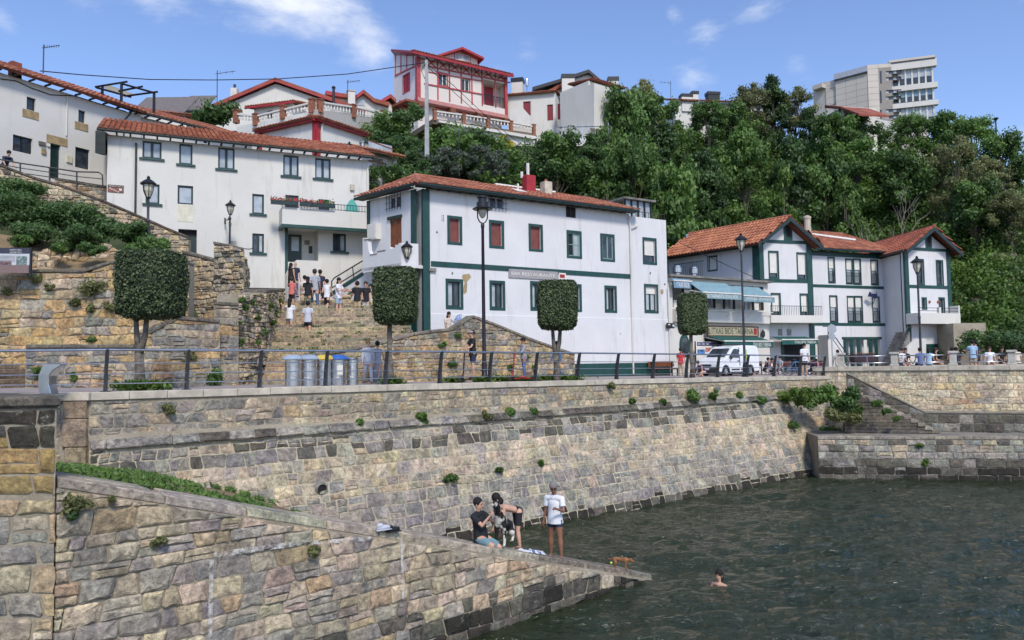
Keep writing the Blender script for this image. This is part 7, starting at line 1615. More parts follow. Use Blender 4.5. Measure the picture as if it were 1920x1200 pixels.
cover(900,690,1400,(.6,1.5),210,.16,M_LEAF,'hillside_bushes',up=.6)
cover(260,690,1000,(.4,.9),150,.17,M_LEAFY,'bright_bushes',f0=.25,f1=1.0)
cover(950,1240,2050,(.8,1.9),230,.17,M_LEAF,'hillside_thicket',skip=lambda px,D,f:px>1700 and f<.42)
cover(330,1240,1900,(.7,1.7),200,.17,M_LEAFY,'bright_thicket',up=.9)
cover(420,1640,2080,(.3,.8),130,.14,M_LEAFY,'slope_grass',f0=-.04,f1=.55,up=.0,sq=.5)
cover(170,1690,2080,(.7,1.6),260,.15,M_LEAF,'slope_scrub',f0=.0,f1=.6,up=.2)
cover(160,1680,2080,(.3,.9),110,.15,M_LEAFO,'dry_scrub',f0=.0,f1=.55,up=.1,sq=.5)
for i,(x,y,D,s)in enumerate(((1895,470,66,2.0),(1845,545,60,1.5))):
 p=terr(x,D);b=MB();b.ell(p+Vector((0,.3,-.1)),s*.62,s*.45,s*.5,14,9,jit=.22,col=(.24,.20,.16));b.build('rock',M_STONE,None,colattr=True,label=['grey rock outcrop high on the right hand slope','lower grey rock outcrop on the grassy slope behind the right gabled house','small rock left of the outcrops on the right slope','rock outcrop at the right edge of the picture','small rock above the garden wall right of the gabled house','topmost pale rock among the scrub at the right'][i],cat='rock',group='rocks on the right slope')
# ---- individual trees : prototypes
def tree_proto(kind):
 t_=thing('tree',(0,0,0),'x','tree','trees on the hillside');rnd=random.Random({'round':1,'tall':2,'feather':3,'spread':4,'slender':5}[kind])
 Hh={'round':5,'tall':8,'feather':6,'spread':6,'slender':6.5}[kind];W_={'round':2.4,'tall':2.0,'feather':2.0,'spread':3.0,'slender':1.3}[kind]
 b=MB();pts=[(0,0,-1)];x=y=0
 for k in range(7):x += rnd.uniform(-.12,.12);y += rnd.uniform(-.12,.12);pts.append((x,y,Hh*.8*(k+1)/7))
 b.tube(pts,[.16-.016*i for i in range(8)],7);C_=[];R_=[]
 nc={'round':34,'tall':40,'feather':42,'spread':40,'slender':22}[kind]
 for k in range(nc):
  f=rnd.uniform(.15 if kind != 'feather' else .3,1);a=rnd.uniform(0,6.28)
  rad=W_*{'tall':(1.05-f)**.6,'slender':math.sin(math.pi*min(1,f*.9+.05))}.get(kind,math.sqrt(max(0,1-(2*f-1.05)**2)))*rnd.uniform(.35,1)
  p=Vector((x*.5+rad*math.cos(a),y*.5+rad*math.sin(a),Hh*f));C_.append(p);R_.append(rnd.uniform(.3,.75)*(W_/2.4+.25))
  if k % 2 == 0:s_=Vector(pts[max(1,min(6,int(f*5)))]);b.tube([s_,s_.lerp(p,.5)+Vector((0,0,.15)),p],[.06,.035,.012],4)
 b.build('trunk',M_BARK,t_)
 per={'feather':190}.get(kind,380);P,d=clump_cloud(C_,R_,per,.8,.35);tone=np.repeat([rnd.random()for _ in C_],per)
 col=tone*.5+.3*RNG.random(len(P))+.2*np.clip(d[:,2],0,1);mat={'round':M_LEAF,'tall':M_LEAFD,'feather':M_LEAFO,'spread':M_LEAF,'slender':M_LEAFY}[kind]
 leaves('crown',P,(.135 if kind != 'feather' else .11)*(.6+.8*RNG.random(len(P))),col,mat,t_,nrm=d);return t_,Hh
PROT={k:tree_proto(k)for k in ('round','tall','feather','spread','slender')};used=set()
TREES=[('tall',1462,88,148,'tall dark pointed tree rising highest over the hilltop left of the apartment block'),('feather',1505,89,172,'airy tree with thin branches against the sky left of the apartment block'),('feather',1420,88,160,'wispy twiggy tree in front of the long white house'),
('round',1385,86,208,'round tree hiding the middle of the long white house'),('spread',1340,84,205,'spreading tree below the chimneys of the long white house'),('feather',1205,76,160,'wispy tree top beside the cubic white house'),
('round',1180,71,182,'round tree against the right wall of the cubic white house'),('spread',1230,76,195,'broad green tree on the skyline right of the cubic white house'),('slender',1275,80,196,'slender bright tree on the skyline below the thin aerial'),
('tall',1535,86,205,'dark tree hiding the left foot of the apartment block'),('round',1640,88,236,'rounded tree in front of the garden wall below the apartment block'),('spread',1725,90,226,'broad dark tree under the glazed end of the apartment block'),
('round',1790,88,222,'round tree on the ridge just right of the apartment block'),('spread',1845,86,235,'spreading tree on the ridge towards the right edge'),('round',1900,82,262,'round tree at the right end of the ridge'),
('feather',1870,74,300,'pale olive feathery tree high on the right slope'),('feather',1800,72,265,'olive feathery tree left of its paler neighbour on the right slope'),('feather',1905,66,360,'pale feathery tree cut by the right edge'),('round',1840,68,350,'dark bushy tree between the feathery trees on the right slope'),
('round',1578,80,226,'leafy tree directly in front of the small white house below the apartment block'),('spread',1612,82,232,'spreading tree at the right foot of the small white house'),('tall',1120,66,255,'dark tree standing below the terrace of the cubic white house'),('round',1050,62,262,'rounded bush like tree below the red shuttered house'),('spread',1190,62,285,'big leafy tree in the middle of the green slope above the restaurant'),
('slender',1150,58,320,'bright slender tree behind the glazed penthouse'),('tall',1330,66,290,'dark tree behind the orange roof at its left'),('round',1270,60,330,'round tree just above the restaurant roof ventilators'),
('spread',1400,72,270,'spreading tree in the centre of the dark thicket'),('tall',1500,70,260,'tall dark tree above the round chimney of the orange roofed house'),('round',1560,70,320,'round tree above the wide white house roof'),('slender',1480,66,330,'slender bright tree peeping over the peak of the orange gable'),
('spread',1620,76,280,'broad tree in the thicket right of centre above the brown tiled roof'),('round',1700,74,300,'round dark tree above the brown tiled gable'),('slender',1590,66,350,'bright narrow tree just over the brown tiled roof'),('tall',1250,70,235,'pointed dark tree right of the cubic white house slope'),
('round',740,60,225,'round leafy tree under the white picket fence'),('round',905,60,262,'leafy tree under the white ledge of the hill terrace'),('spread',850,57,262,'bushy tree right of the utility pole')]
for i,(k,px,D,yt,lab)in enumerate(TREES):
 pr,Hh=PROT[k];t_=pr if k not in used else dup(pr);used.add(k);g0=terr(px,D);zt=zat(px,yt,D);h=max(2.0,zt-g0.z+.2);s=h/Hh
 t_.location=g0;wf={'tall':.95,'slender':.9}.get(k,1);sw_=min(1.25,max(.62,s))*wf;t_.scale=(sw_,sw_,s);t_.rotation_euler=(0,0,i*1.7);t_['label']=lab
def bare(px,D,yb,yt,lab,seed):
 rnd=random.Random(seed);p=terr(px,D);z1=zat(px,yt,D);h=z1-p.z;t_=thing('bare_tree',p,lab,'tree','bare trees on the slope');b=MB()
 def br(a,d,l,r,n):
  e=a+d*l;b.tube([a,(a+e)/2+Vector((rnd.uniform(-.1,.1)*l,0,rnd.uniform(-.05,.05)*l)),e],[r,r*.8,r*.55],5)
  if n:
   for _ in range(3):br(a.lerp(e,rnd.uniform(.5,1)),(d+Vector((rnd.uniform(-.9,.9),rnd.uniform(-.5,.5),rnd.uniform(-.1,.6)))).normalized(),l*rnd.uniform(.5,.75),r*.55,n-1)
 br(Vector(p)+Vector((0,0,-.3)),Vector((rnd.uniform(-.1,.1),0,1)).normalized(),h*.42,.09,4);b.build('branches',M_BARKP,t_)
bare(1672,62,430,335,'bare pale dead tree on the slope above the brown tiled gable',3)
# ---- clipped street trees
def clipped(px,D,R,lab,fork):
 q=plan(px,D);x0,x1,y0,y1=R;zb,zt=zat(px,y1,D),zat(px,y0,D);w_=(x1-x0)/F*D/2;cx=plan((x0+x1)/2,D).x;z0=zg(q.x,q.y);t_=thing('clipped_tree',(q.x,q.y,z0),lab,'tree','square clipped trees on the promenade')
 b=MB();zm=zb-.1
 if fork:f=z0+(zm-z0)*.55;b.tube([(q.x,q.y,z0-.1),(q.x+.02,q.y,z0+.5),(q.x-.02,q.y,f)],[.17,.12,.11],9);b.tube([(q.x-.02,q.y,f-.1),(q.x-.09,q.y,(f+zm)/2),(q.x-.14,q.y,zm+.4)],[.10,.075,.06],8);b.tube([(q.x-.02,q.y,f-.1),(q.x+.13,q.y,(f+zm)/2),(q.x+.2,q.y,zm+.4)],[.10,.08,.065],8)
 else:b.tube([(q.x,q.y,z0-.1),(q.x+.03,q.y,z0+.5),(q.x-.02,q.y,(z0+zm)/2),(q.x,q.y,zm+.4)],[.15,.10,.09,.085],9)
 b.build('trunk',simple('plane_bark',(.16,.14,.115),.95,var=.45,sc=7,bmp=.8),t_,smooth=True)
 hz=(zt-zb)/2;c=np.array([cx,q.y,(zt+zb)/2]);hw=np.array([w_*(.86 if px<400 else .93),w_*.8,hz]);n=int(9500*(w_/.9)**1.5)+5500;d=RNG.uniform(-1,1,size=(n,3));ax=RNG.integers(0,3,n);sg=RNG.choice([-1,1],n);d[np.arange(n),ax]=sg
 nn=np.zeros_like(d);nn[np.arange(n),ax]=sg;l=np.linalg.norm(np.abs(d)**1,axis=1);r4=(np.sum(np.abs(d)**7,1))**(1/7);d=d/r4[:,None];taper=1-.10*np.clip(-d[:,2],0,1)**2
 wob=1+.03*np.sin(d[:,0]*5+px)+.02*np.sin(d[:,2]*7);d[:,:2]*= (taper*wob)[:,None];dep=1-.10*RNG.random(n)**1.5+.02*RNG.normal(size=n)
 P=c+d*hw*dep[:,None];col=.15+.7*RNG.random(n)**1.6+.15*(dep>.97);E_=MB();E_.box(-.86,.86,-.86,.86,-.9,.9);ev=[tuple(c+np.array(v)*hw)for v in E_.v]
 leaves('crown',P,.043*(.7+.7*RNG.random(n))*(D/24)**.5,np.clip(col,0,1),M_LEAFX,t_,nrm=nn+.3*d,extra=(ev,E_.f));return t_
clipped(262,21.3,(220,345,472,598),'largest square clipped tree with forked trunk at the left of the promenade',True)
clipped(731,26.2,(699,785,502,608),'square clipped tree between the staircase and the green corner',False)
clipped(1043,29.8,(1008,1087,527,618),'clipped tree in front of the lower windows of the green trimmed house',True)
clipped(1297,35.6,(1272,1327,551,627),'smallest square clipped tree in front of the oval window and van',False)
# ---- tufts growing from walls
def tuft(p,r,lab,mat,n=500,grp='plants growing from the harbour wall',nrm=None,sz=.05,sq=.8,name='wall_plant',droop=0):
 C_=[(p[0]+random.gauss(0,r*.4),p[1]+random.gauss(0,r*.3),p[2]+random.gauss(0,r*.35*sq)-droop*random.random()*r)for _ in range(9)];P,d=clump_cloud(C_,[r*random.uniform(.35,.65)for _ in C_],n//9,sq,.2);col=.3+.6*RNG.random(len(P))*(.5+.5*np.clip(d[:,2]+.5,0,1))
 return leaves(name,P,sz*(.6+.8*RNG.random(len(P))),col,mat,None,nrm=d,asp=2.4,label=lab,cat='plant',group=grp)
TF=[(1293,744,.42,'largest round green bush growing from the ledge of the quay wall',M_LEAF),(1333,741,.25,'small bush just right of the largest bush on the quay wall ledge',M_LEAF),(1383,741,.2,'lone small bush further right on the quay wall ledge',M_LEAF),(789,782,.25,'bush on the ledge below the lower railing near the second clipped tree',M_LEAF),
(954,773,.24,'green bush on the wall ledge above the standing man',M_LEAF),(998,771,.18,'low bush on the ledge just right of the green one above the standing man',M_LEAF),(843,895,.27,'round bush in the middle of the quay wall above the seated man',M_LEAFD),(933,880,.12,'small plant low on the wall above the bending man',M_LEAFD),(1012,868,.11,'small plant on the wall above the standing man head',M_LEAF),
(672,794,.16,'small tuft on the ledge left of the bushes',M_LEAF),(314,766,.14,'olive tuft near the left end of the quay wall under the coping',M_LEAFO),(457,814,.10,'tiny tuft at the ledge near the left',M_LEAFO),(1142,722,.16,'tuft just under the coping in the middle of the quay wall',M_LEAFO),(1240,754,.16,'low tuft left of the largest bush',M_LEAF),(905,780,.22,'brownish dry tuft on the ledge left of the green bush',M_LEAFO),(1182,752,.14,'tuft on the ledge right of the middle',M_LEAF),
(1480,795,.36,'hanging bush low on the right end of the quay wall',M_LEAF),(1545,808,.5,'dense hanging bush at the inner corner of the quay',M_LEAF),(1420,752,.3,'low spreading bush on the ledge towards the corner',M_LEAF),(1460,742,.5,'broad green bush on the ledge near the corner',M_LEAFY)]
for x,y,r,lab,mt_ in TF:P,nn_,t=find_quay(x,y);tuft(P+nn_.to_3d()*r*.5,r,lab,mt_,int(420+1500*r),sz=.06)
P,nn_,t=find_quay(1540,740);
for i,(x,y,D,r,lab)in enumerate(((1510,738,37.8,.65,'big bright bush spilling over the coping near the corner'),(1560,728,38.0,.8,'tallest leafy bush at the corner beside the harbour steps'),(1590,745,37.6,.75,'dark trailing bush next to the harbour steps'),(1575,770,37.4,.6,'brown rooted ivy hanging under the corner bush'))):tuft(at(x,y,D),r,lab,[M_LEAFY,M_LEAF,M_LEAFD,M_LEAFO][i],2600,sz=.09,droop=.5)
for i,(x,y,r,lab)in enumerate(((1725,835,.14,'small plant on the landing stage edge'),(1660,770,.22,'plant between the harbour steps'),(1645,755,.25,'leafy plant at the top of the harbour steps'),(1735,868,.22,'round plant growing from the landing stage face'),(1680,785,.2,'plant low on the harbour steps'))):
 u,z=RF.uz(x,y);p=RF.p(u,.1,z)if y>825 else at(x,y,37.0);tuft(p,r,lab,M_LEAF,420,'plants on the landing stage',sz=.06)
for i,(x,y,r,lab,mt_)in enumerate(((140,935,.22,'brown green plant hanging near the top left of the jetty face',M_LEAFO),(133,965,.07,'small round plant beneath the hanging plant on the jetty',M_LEAFD),(582,1030,.13,'olive plant growing from the white painted line on the jetty',M_LEAFO),(290,1010,.12,'dark withered tuft on the jetty face',M_LEAFO),(206,932,.06,'tiny sprig under the jetty top',M_LEAFO))):
 u,z=frj.uz(x,y);tuft(jetM(u,z,.1),r,lab,mt_,600,'plants on the jetty wall',sz=.032,droop=.3)
for i,(x,y,r,lab,mt_)in enumerate(((180,540,.5,'wide brown green bush on the tall retaining wall left of the clipped tree',M_LEAFO),(68,520,.25,'tuft on the top edge of the retaining wall below the board',M_LEAFO),(18,545,.2,'tuft at the far left of the retaining wall',M_LEAFO),(210,575,.22,'tuft beside the clipped tree crown on the wall',M_LEAFO),(142,567,.2,'tuft under the wide bush on the retaining wall',M_LEAFO),(172,578,.18,'lower tuft under the wide bush',M_LEAFO),(97,540,.18,'dry tuft in the middle of the retaining wall',M_LEAFO),(176,636,.18,'tuft above the low rubble wall',M_LEAF),(355,665,.25,'plant on the wall right of the left clipped tree',M_LEAFO),(405,705,.3,'leafy plant at the foot of the stair pier',M_LEAF),(80,700,.25,'green plant in front of the low rubble wall at the left',M_LEAF),(140,707,.12,'small leafy plant in the low rubble wall',M_LEAF))):
 fr_=F1 if y<650 else F0 if x<250 else F0b;u,z=fr_.uz(x,y);tuft(fr_.p(u,r*.4,z),r,lab,mt_,int(350+1800*r),'plants on the terrace walls',sz=.05,droop=.3)
for i,(x,y,D,r,lab,mt_)in enumerate(((25,380,31,1.5,'largest dark shrub mass at the top left of the rubble slope',M_LEAFD),(110,395,31.5,1.3,'dark green shrub below the path railing',M_LEAFD),(60,430,29.5,.9,'shrub hanging above the information board',M_LEAFD),(190,405,32,1.2,'shrub below the end of the path railing',M_LEAFD),(155,440,29.8,.9,'lower middle shrub of the rubble slope',M_LEAFD),(240,430,31,1.0,'shrub left of the grey lamp post',M_LEAFD),(250,465,29.5,.8,'green shrub behind the top of the left clipped tree',M_LEAF),(5,340,33,1.2,'shrub at the very left under the path',M_LEAFD),(170,463,28.6,.4,'small shrub at the foot of the slope',M_LEAFD),(50,450,28.6,.3,'little round shrub above the board right end',M_LEAF),(112,462,28.4,.28,'little shrub in the middle of the stones',M_LEAF),(290,455,31.5,.5,'small bright shrub right of the grey lamp post',M_LEAF))):
 tuft(at(x,y,D),r,lab,mt_,int(1200+6500*r),'shrubs on the rubble slope',sz=.062,sq=.6,name='shrub',droop=.4)
for i,(x,y,r)in enumerate(((435,600,.16),(446,640,.22),(470,565,.16),(455,575,.14),(480,590,.2),(490,620,.2),(505,600,.2),(478,640,.16),(500,570,.2),(520,560,.2),(512,585,.18),(448,560,.12))):
 fr_=F3 if x<497 else F4;u,z=fr_.uz(x,y);tuft(fr_.p(u,.08,z),r,'trailing green plant on the stair flank wall, '+['lower left edge','left edge below the middle','high at the pier','just left of centre high','centre','right of centre low','beside the upper middle steps','lowest, beside the first visible steps','high right','highest right beside the top steps','right, below the highest','top left corner'][i],M_LEAF,260,'trailing plants on the stair flank',sz=.045,droop=.6)
for i,(x,y,r,lab)in enumerate(((845,680,.25,'bush at the foot of the curved wall behind the first scooter'),(828,645,.2,'plant high on the curved wall left part'),(985,668,.15,'tuft on the curved wall top by the second rider'),(955,690,.2,'plant at the foot of the curved wall behind the second scooter'),(1000,688,.2,'tuft right of the second rider on the curved wall'),(858,628,.18,'plant under the peak of the curved wall'))):
 u,z=F9.uz(x,y);tuft(F9.p(u,.1,z),r,lab,M_LEAF,380,'plants on the curved wall',sz=.05,droop=.3)
for i,(x,y,r,lab)in enumerate(((940,268,.5,'yellow flowering shrub under the hill terrace'),(955,272,.45,'second yellow flowering shrub right of the first'))):tuft(at(x,y,64),r*1.3,lab,leafmat('leaf_yellow_%d' % i,(.25,.20,.02),(.70,.55,.05)),600,'yellow shrubs below the terrace',sz=.16,name='shrub')
for i,(x,y,r,lab)in enumerate(((398,213,1.6,'rounded dark hedge bush on the skyline left of the balustrade'),(380,218,1.2,'lower left part bush of the rounded hedge'),(780,212,1.0,'round clipped bush at the foot of the timbered house'),(758,220,.6,'low hedge bush left of the round clipped bush'))):tuft(at(x,y,60 if x<500 else 64),r,lab,M_LEAFD,2200,'garden bushes on the hilltop',sz=.15,name='bush')
def band(n,pts,D0,D1,r,per,sz,mat,name,sq=.7):
 c=[]
 for _ in range(n):f=random.random();x=pts[0][0]+(pts[1][0]-pts[0][0])*f;y=pts[0][1]+(pts[1][1]-pts[0][1])*f+random.uniform(-pts[2],pts[2]);c.append(at(x,y,random.uniform(D0,D1)))
 P,d=clump_cloud([tuple(v)for v in c],[random.uniform(.6,1)*r for _ in c],per,sq,.3);leaves(name,P,sz*(.6+.8*RNG.random(len(P))),.15+.7*RNG.random(len(P))*np.repeat(RNG.random(n)*.7+.3,per),mat,nrm=d,kind='stuff')
band(60,((1790,640),(1990,645),14),47,49,.7,160,.12,M_LEAFD,'low_hedge');band(46,((690,340),(800,318),20),46,50,.6,140,.12,M_LEAF,'garden_greenery');band(90,((760,310),(950,300),25),52,56,.5,110,.11,leafmat('leaf_lavender',(.04,.06,.035),(.19,.23,.16)),'lavender')
band(50,((700,280),(800,300),30),53,58,.8,150,.14,M_LEAFD,'ivy_bank')
b=MB();wp=Fr(plan(1785,47.5),plan(2100,41));b.fbox(wp,0,wp.len,-.4,0,4.4,5.75);b.build('garden_wall',mortar_mat('ochre_render',(.34,.27,.17),(.42,.36,.24)),None,label='low ochre garden wall under the hedge right of the last gabled house',cat='wall')
q=Fr(plan(1790,52),plan(1850,52));b=MB();b.fbox(q,0,2.2,-2,0,5,q.uz(1800,606)[1]);b.build('rubble_terrace',M_MORT,None,label='small stone terrace on the slope right of the last balcony',cat='terrace')
vs_,nI_=BANK;pts=[];
for _ in range(26000):
 i=random.random()**1.35*22;j=random.uniform(.3,7.9);a=Vector(vs_[int(i)*9+int(j)]);c=Vector(vs_[(int(i)+1)*9+int(j)+1]);c2=Vector(vs_[int(i)*9+int(j)+1]);f,g=random.random(),random.random();p=a.lerp(c2,f).lerp(c,g)
 if i>1.5 and mnoise.noise(p*.9)>-.12+i*.022:pts.append(p+Vector((0,0,random.uniform(0,.13))))
P=np.array(pts);leaves('bank_grass',P,.032*(.6+RNG.random(len(P))),RNG.random(len(P)),M_LEAF,asp=3.2,kind='stuff',nrm=np.tile([[.3,-.8,.2]],(len(P),1)))
pts=[]
for (x,y,D,r,n)in ((262,728,20.9,.6,900),(905,712,27.6,.3,200),(1043,709,30.2,.9,900),(850,712,28.8,.4,250),(950,711,29.5,.7,500),(735,718,26,.4,250)):
 c=at(x,y,D);c.z=zg(c.x,c.y)
 for _ in range(n):pts.append(c+Vector((random.gauss(0,r*.5),random.gauss(0,.12),random.uniform(0,.22))))
P=np.array(pts);leaves('grass_tufts',P,.06*(.6+RNG.random(len(P))),RNG.random(len(P)),M_LEAFY,asp=3.2,kind='stuff')
P=[]
for _ in range(85):
 i=random.choice(range(4,22));D=27+i*.42-.02;x=random.gauss(-6.2,1.6);x=max(xl(D)+.1,min(x,-4.5));z=4.92+.165*i+.02
 for __ in range(14):P.append((x+random.gauss(0,.07),D-.03+random.gauss(0,.03),z+random.uniform(0,.09)))
P=np.array(P);leaves('stair_weeds',P,.04*(.6+RNG.random(len(P))),RNG.random(len(P)),M_LEAF,asp=2,kind='stuff')
# --- people and dogs
SK={'fair':simple('skin_fair',(.56,.33,.23),.55,var=.06),'tan':simple('skin_tan',(.36,.17,.10),.55,var=.06),'dark':simple('skin_brown',(.24,.115,.07),.55,var=.06)}
CL={}
def cloth(c,nm):
 if nm not in CL:CL[nm]=simple('cloth_'+nm,c,.85,var=.12,sc=7)
 return CL[nm]
for nm,c in dict(white=(.72,.73,.76),black=(.012,.013,.017),grey=(.36,.38,.42),lgrey=(.50,.52,.58),navy=(.02,.028,.06),denim=(.06,.11,.22),pale_denim=(.33,.42,.52),red=(.50,.035,.04),coral=(.60,.16,.14),khaki=(.42,.33,.21),olive=(.14,.15,.09),pale_blue=(.32,.47,.62),cream=(.62,.55,.45),blue=(.10,.15,.34),teal=(.16,.28,.32),purple=(.06,.03,.12),pink=(.62,.20,.30),brown=(.12,.055,.03),silver=(.33,.33,.34),plaid=(.16,.07,.05),hairb=(.010,.008,.007),hairbr=(.045,.022,.012),hairg=(.20,.19,.18),hairl=(.22,.13,.06)).items():cloth(c,nm)
def blob(name,V,E_,R,mat,parent,voxel=.014,ends=True,K=.86,it=3):
 """one continuous skin grown over tapered bones (union of cones and balls, voxel remeshed and smoothed)"""
 b=MB();X=Vector((1,0,0));deg={}
 for e in E_:
  for i in e:deg[i]=deg.get(i,0)+1
 def rr(i):r=R[i];return (r[0]*K,r[1]*K)if isinstance(r,tuple)else (r*K,r*K)
 for i,v in enumerate(V):
  if ends or deg.get(i,0)>1:rx,ry=rr(i);b.ell(v,rx,ry,min(rx,ry),12,8)
 for i,j in E_:
  p,q=V[i],V[j];t=(q-p)
  if t.length<1e-5:continue
  t.normalize();ax=X if abs(t.x)<.8 else Vector((0,1,0));c=t.cross(ax).normalized();a=c.cross(t).normalized();vs=[]
  for pt,k in ((p,i),(q,j)):
   rx,ry=rr(k)
   for m_ in range(14):g=2*math.pi*m_/14;vs.append(pt+a*rx*math.cos(g)+c*ry*math.sin(g))
  b.add(vs,[(m_,(m_+1)% 14,14+(m_+1)% 14,14+m_)for m_ in range(14)]+[tuple(range(13,-1,-1)),tuple(range(14,28))])
 me=bpy.data.meshes.new(name);o=bpy.data.objects.new(name,me);COL.objects.link(o);o.parent=parent;me.from_pydata(b.v,[],b.f);me.materials.append(mat)
 m_=o.modifiers.new('Remesh','REMESH');m_.mode='VOXEL';m_.voxel_size=voxel;m_.use_smooth_shade=True
 if it:g=o.modifiers.new('Smooth','SMOOTH');g.factor=.5;g.iterations=it
 return o
def ang(a):return math.radians(a)
def person(loc,h,rz,label,top='white',bottom='navy',sk='fair',hair='hairb',hl='short',lean=3,hip=None,legs=((3,0,2),(-3,0,2)),arms=((4,8,8),(4,8,8)),sleeve=.5,blen=.5,shoes='white',head=(0,0),cap=None,glasses=False,dress=False,bag=None,sub=1,face=True,group=None,sit=False,build_=1.0,topless=False,barefoot=False,fing=None,backl=None):
 t_=thing('person',(0,0,0),label,'person',group);s=h/1.75;K=build_;vx=.0065 if sub>1 else .015
 hz=(hip if hip is not None else .93)*s;P=Vector((0,0,hz));up=Vector((0,-math.sin(ang(lean)),math.cos(ang(lean))));fw=Vector((0,-math.cos(ang(lean)),-math.sin(ang(lean))));X=Vector((1,0,0))
 V=[];E_=[];R=[]
 def add(p,r,par=None):V.append(Vector(p));R.append(tuple(x*s*K for x in r)if isinstance(r,tuple)else r*s*K);
 def a(p,r,par=None):
  add(p,r)
  if par is not None:E_.append((par,len(V)-1))
  return len(V)-1
 i0=a(P,(.145,.115));w1=a(P+up*.16*s,(.135,.105),i0);w2=a(P+up*.33*s,(.155,.115),w1);w3=a(P+up*.46*s,(.11,.09),w2)
 nb=P+up*.53*s;n1=a(nb,.052,w3);ht=ang(head[0]);hp=ang(lean*.55+head[1]);hu=Vector((0,-math.sin(hp),math.cos(hp)));hf=Vector((-math.sin(ht),-math.cos(ht)*math.cos(hp),-math.sin(hp)*math.cos(ht)))
 h0=a(nb+hu*.07*s+hf*.01,.058,n1);h1=a(nb+hu*.135*s+hf*.022*s,(.070,.078),h0);h2=a(nb+hu*.21*s+hf*.012*s,(.078,.090),h1);h3=a(nb+hu*.265*s,(.060,.066),h2)
 HC_=nb+hu*.17*s+hf*.012*s;hands=[];J={}
 for k,sd_ in enumerate((1,-1)):
  f,o_,e=arms[k][:3];inw=arms[k][3]if len(arms[k])>3 else 0
  sh=P+up*.455*s+X*sd_*.185*s*build_;si=a(sh,.058,w3)
  d=(-up*math.cos(ang(f))+fw*math.sin(ang(f))+X*sd_*math.sin(ang(o_))).normalized();el=sh+d*.29*s;ei=a(el,.040,si)
  d2=(-up*math.cos(ang(f+e))+fw*math.sin(ang(f+e))+X*sd_*math.sin(ang(o_-inw))).normalized();wr=el+d2*.255*s;wi=a(wr,.026,ei);pl_=a(wr+d2*.06*s,(.026,.036),wi);a(wr+d2*.095*s,(.016,.030),pl_)
  hands.append((wr,d2,sd_));J['sh%d' % k],J['el%d' % k],J['wr%d' % k]=sh,el,wr
 feet=[]
 for k,sd_ in enumerate((1,-1)):
  th,kn,sp=legs[k][:3];hpj=P+X*sd_*.085*s-Vector((0,0,.03*s));hi=a(hpj,.112,i0)
  d=Vector((sd_*math.sin(ang(sp)),-math.sin(ang(th)),-math.cos(ang(th)))).normalized();kj=hpj+d*.43*s;m_=a(hpj+d*.2*s,.100,hi);ki=a(kj,.064,m_)
  g=th-kn;d2=Vector((sd_*math.sin(ang(sp*.5)),-math.sin(ang(g)),-math.cos(ang(g)))).normalized();cj=a(kj+d2*.14*s,   .072,ki);an=kj+d2*.41*s;ai=a(an,.034,cj)
  fd=Vector((sd_*.12,-math.cos(ang(max(0,-g)*.6)),-.08 if g>-25 else -.5)).normalized();he=a(an+Vector((0,0,-.045*s)),.036,ai);ba=a(an+fd*.12*s+Vector((0,0,-.052*s)),(.040,.026),he);a(an+fd*.19*s+Vector((0,0,-.058*s)),(.034,.020),ba)
  J['h%d' % k],J['k%d' % k],J['a%d' % k]=hpj,kj,an;feet.append((an,fd))
 roots=[i0]
 for hi_,(wr,d2,sd_)in enumerate(hands):
  side=d2.cross(fw).normalized();palm=side.cross(d2).normalized();curl=(fing[hi_]if fing else .35)
  for q in range(4):
   off=side*(q-1.5)*.019*s;L_=(.070,.080,.074,.058)[q]*s;b0=wr+d2*.055*s+off;b1=wr+d2*.10*s+off;dd=(d2*(1-curl)+palm*curl*sd_).normalized();b2=b1+dd*L_*.5;dd2=(d2*(1-2*curl)+palm*2*curl*sd_).normalized();b3=b2+dd2*L_*.5
   r0=a(b0,.0085);roots.append(r0);r1=a(b1,.0085,r0);r2=a(b2,.0078,r1);a(b3,.006,r2)
  tb=wr+d2*.03*s;tdir=(d2*.55+side*-.8+palm*.2).normalized();r0=a(tb,.010);roots.append(r0);r1=a(tb+tdir*.045*s,.0095,r0);a(tb+tdir*.045*s+(d2*.8-side*.3).normalized()*.032*s,.008,r1)
 blob('body',V,E_,R,SK[sk],t_,vx,it=2 if sub>1 else 2)
 tp=None if topless else CL[top]
 def gar(name,V2,E2,R2,mat,root=0):return blob(name,V2,E2,[tuple(x*s*K for x in r)if isinstance(r,tuple)else r*s*K for r in R2],mat,t_,vx*1.3,ends=False,K=.80,it=4)
 if tp:
  V2=[P-up*.13*s,P+up*.02*s,P+up*.18*s,P+up*.36*s,P+up*.475*s];R2=[(.235,.195),(.215,.175),(.190,.155),(.192,.150),(.125,.105)];E2=[(0,1),(1,2),(2,3),(3,4)]
  for k in (0,1):
   sh,el,wr=J['sh%d' % k],J['el%d' % k],J['wr%d' % k];n=len(V2);V2.append(sh+Vector((0,0,.01*s)));R2.append(.080);E2.append((4,n))
   if sleeve>0:V2.append(sh.lerp(el,min(1,sleeve*1.15)));R2.append(.082);E2.append((n,n+1))
   if sleeve>1:V2.append(wr);R2.append(.042);E2.append((n+1,n+2))
  gar('shirt',V2,E2,R2,tp,1)
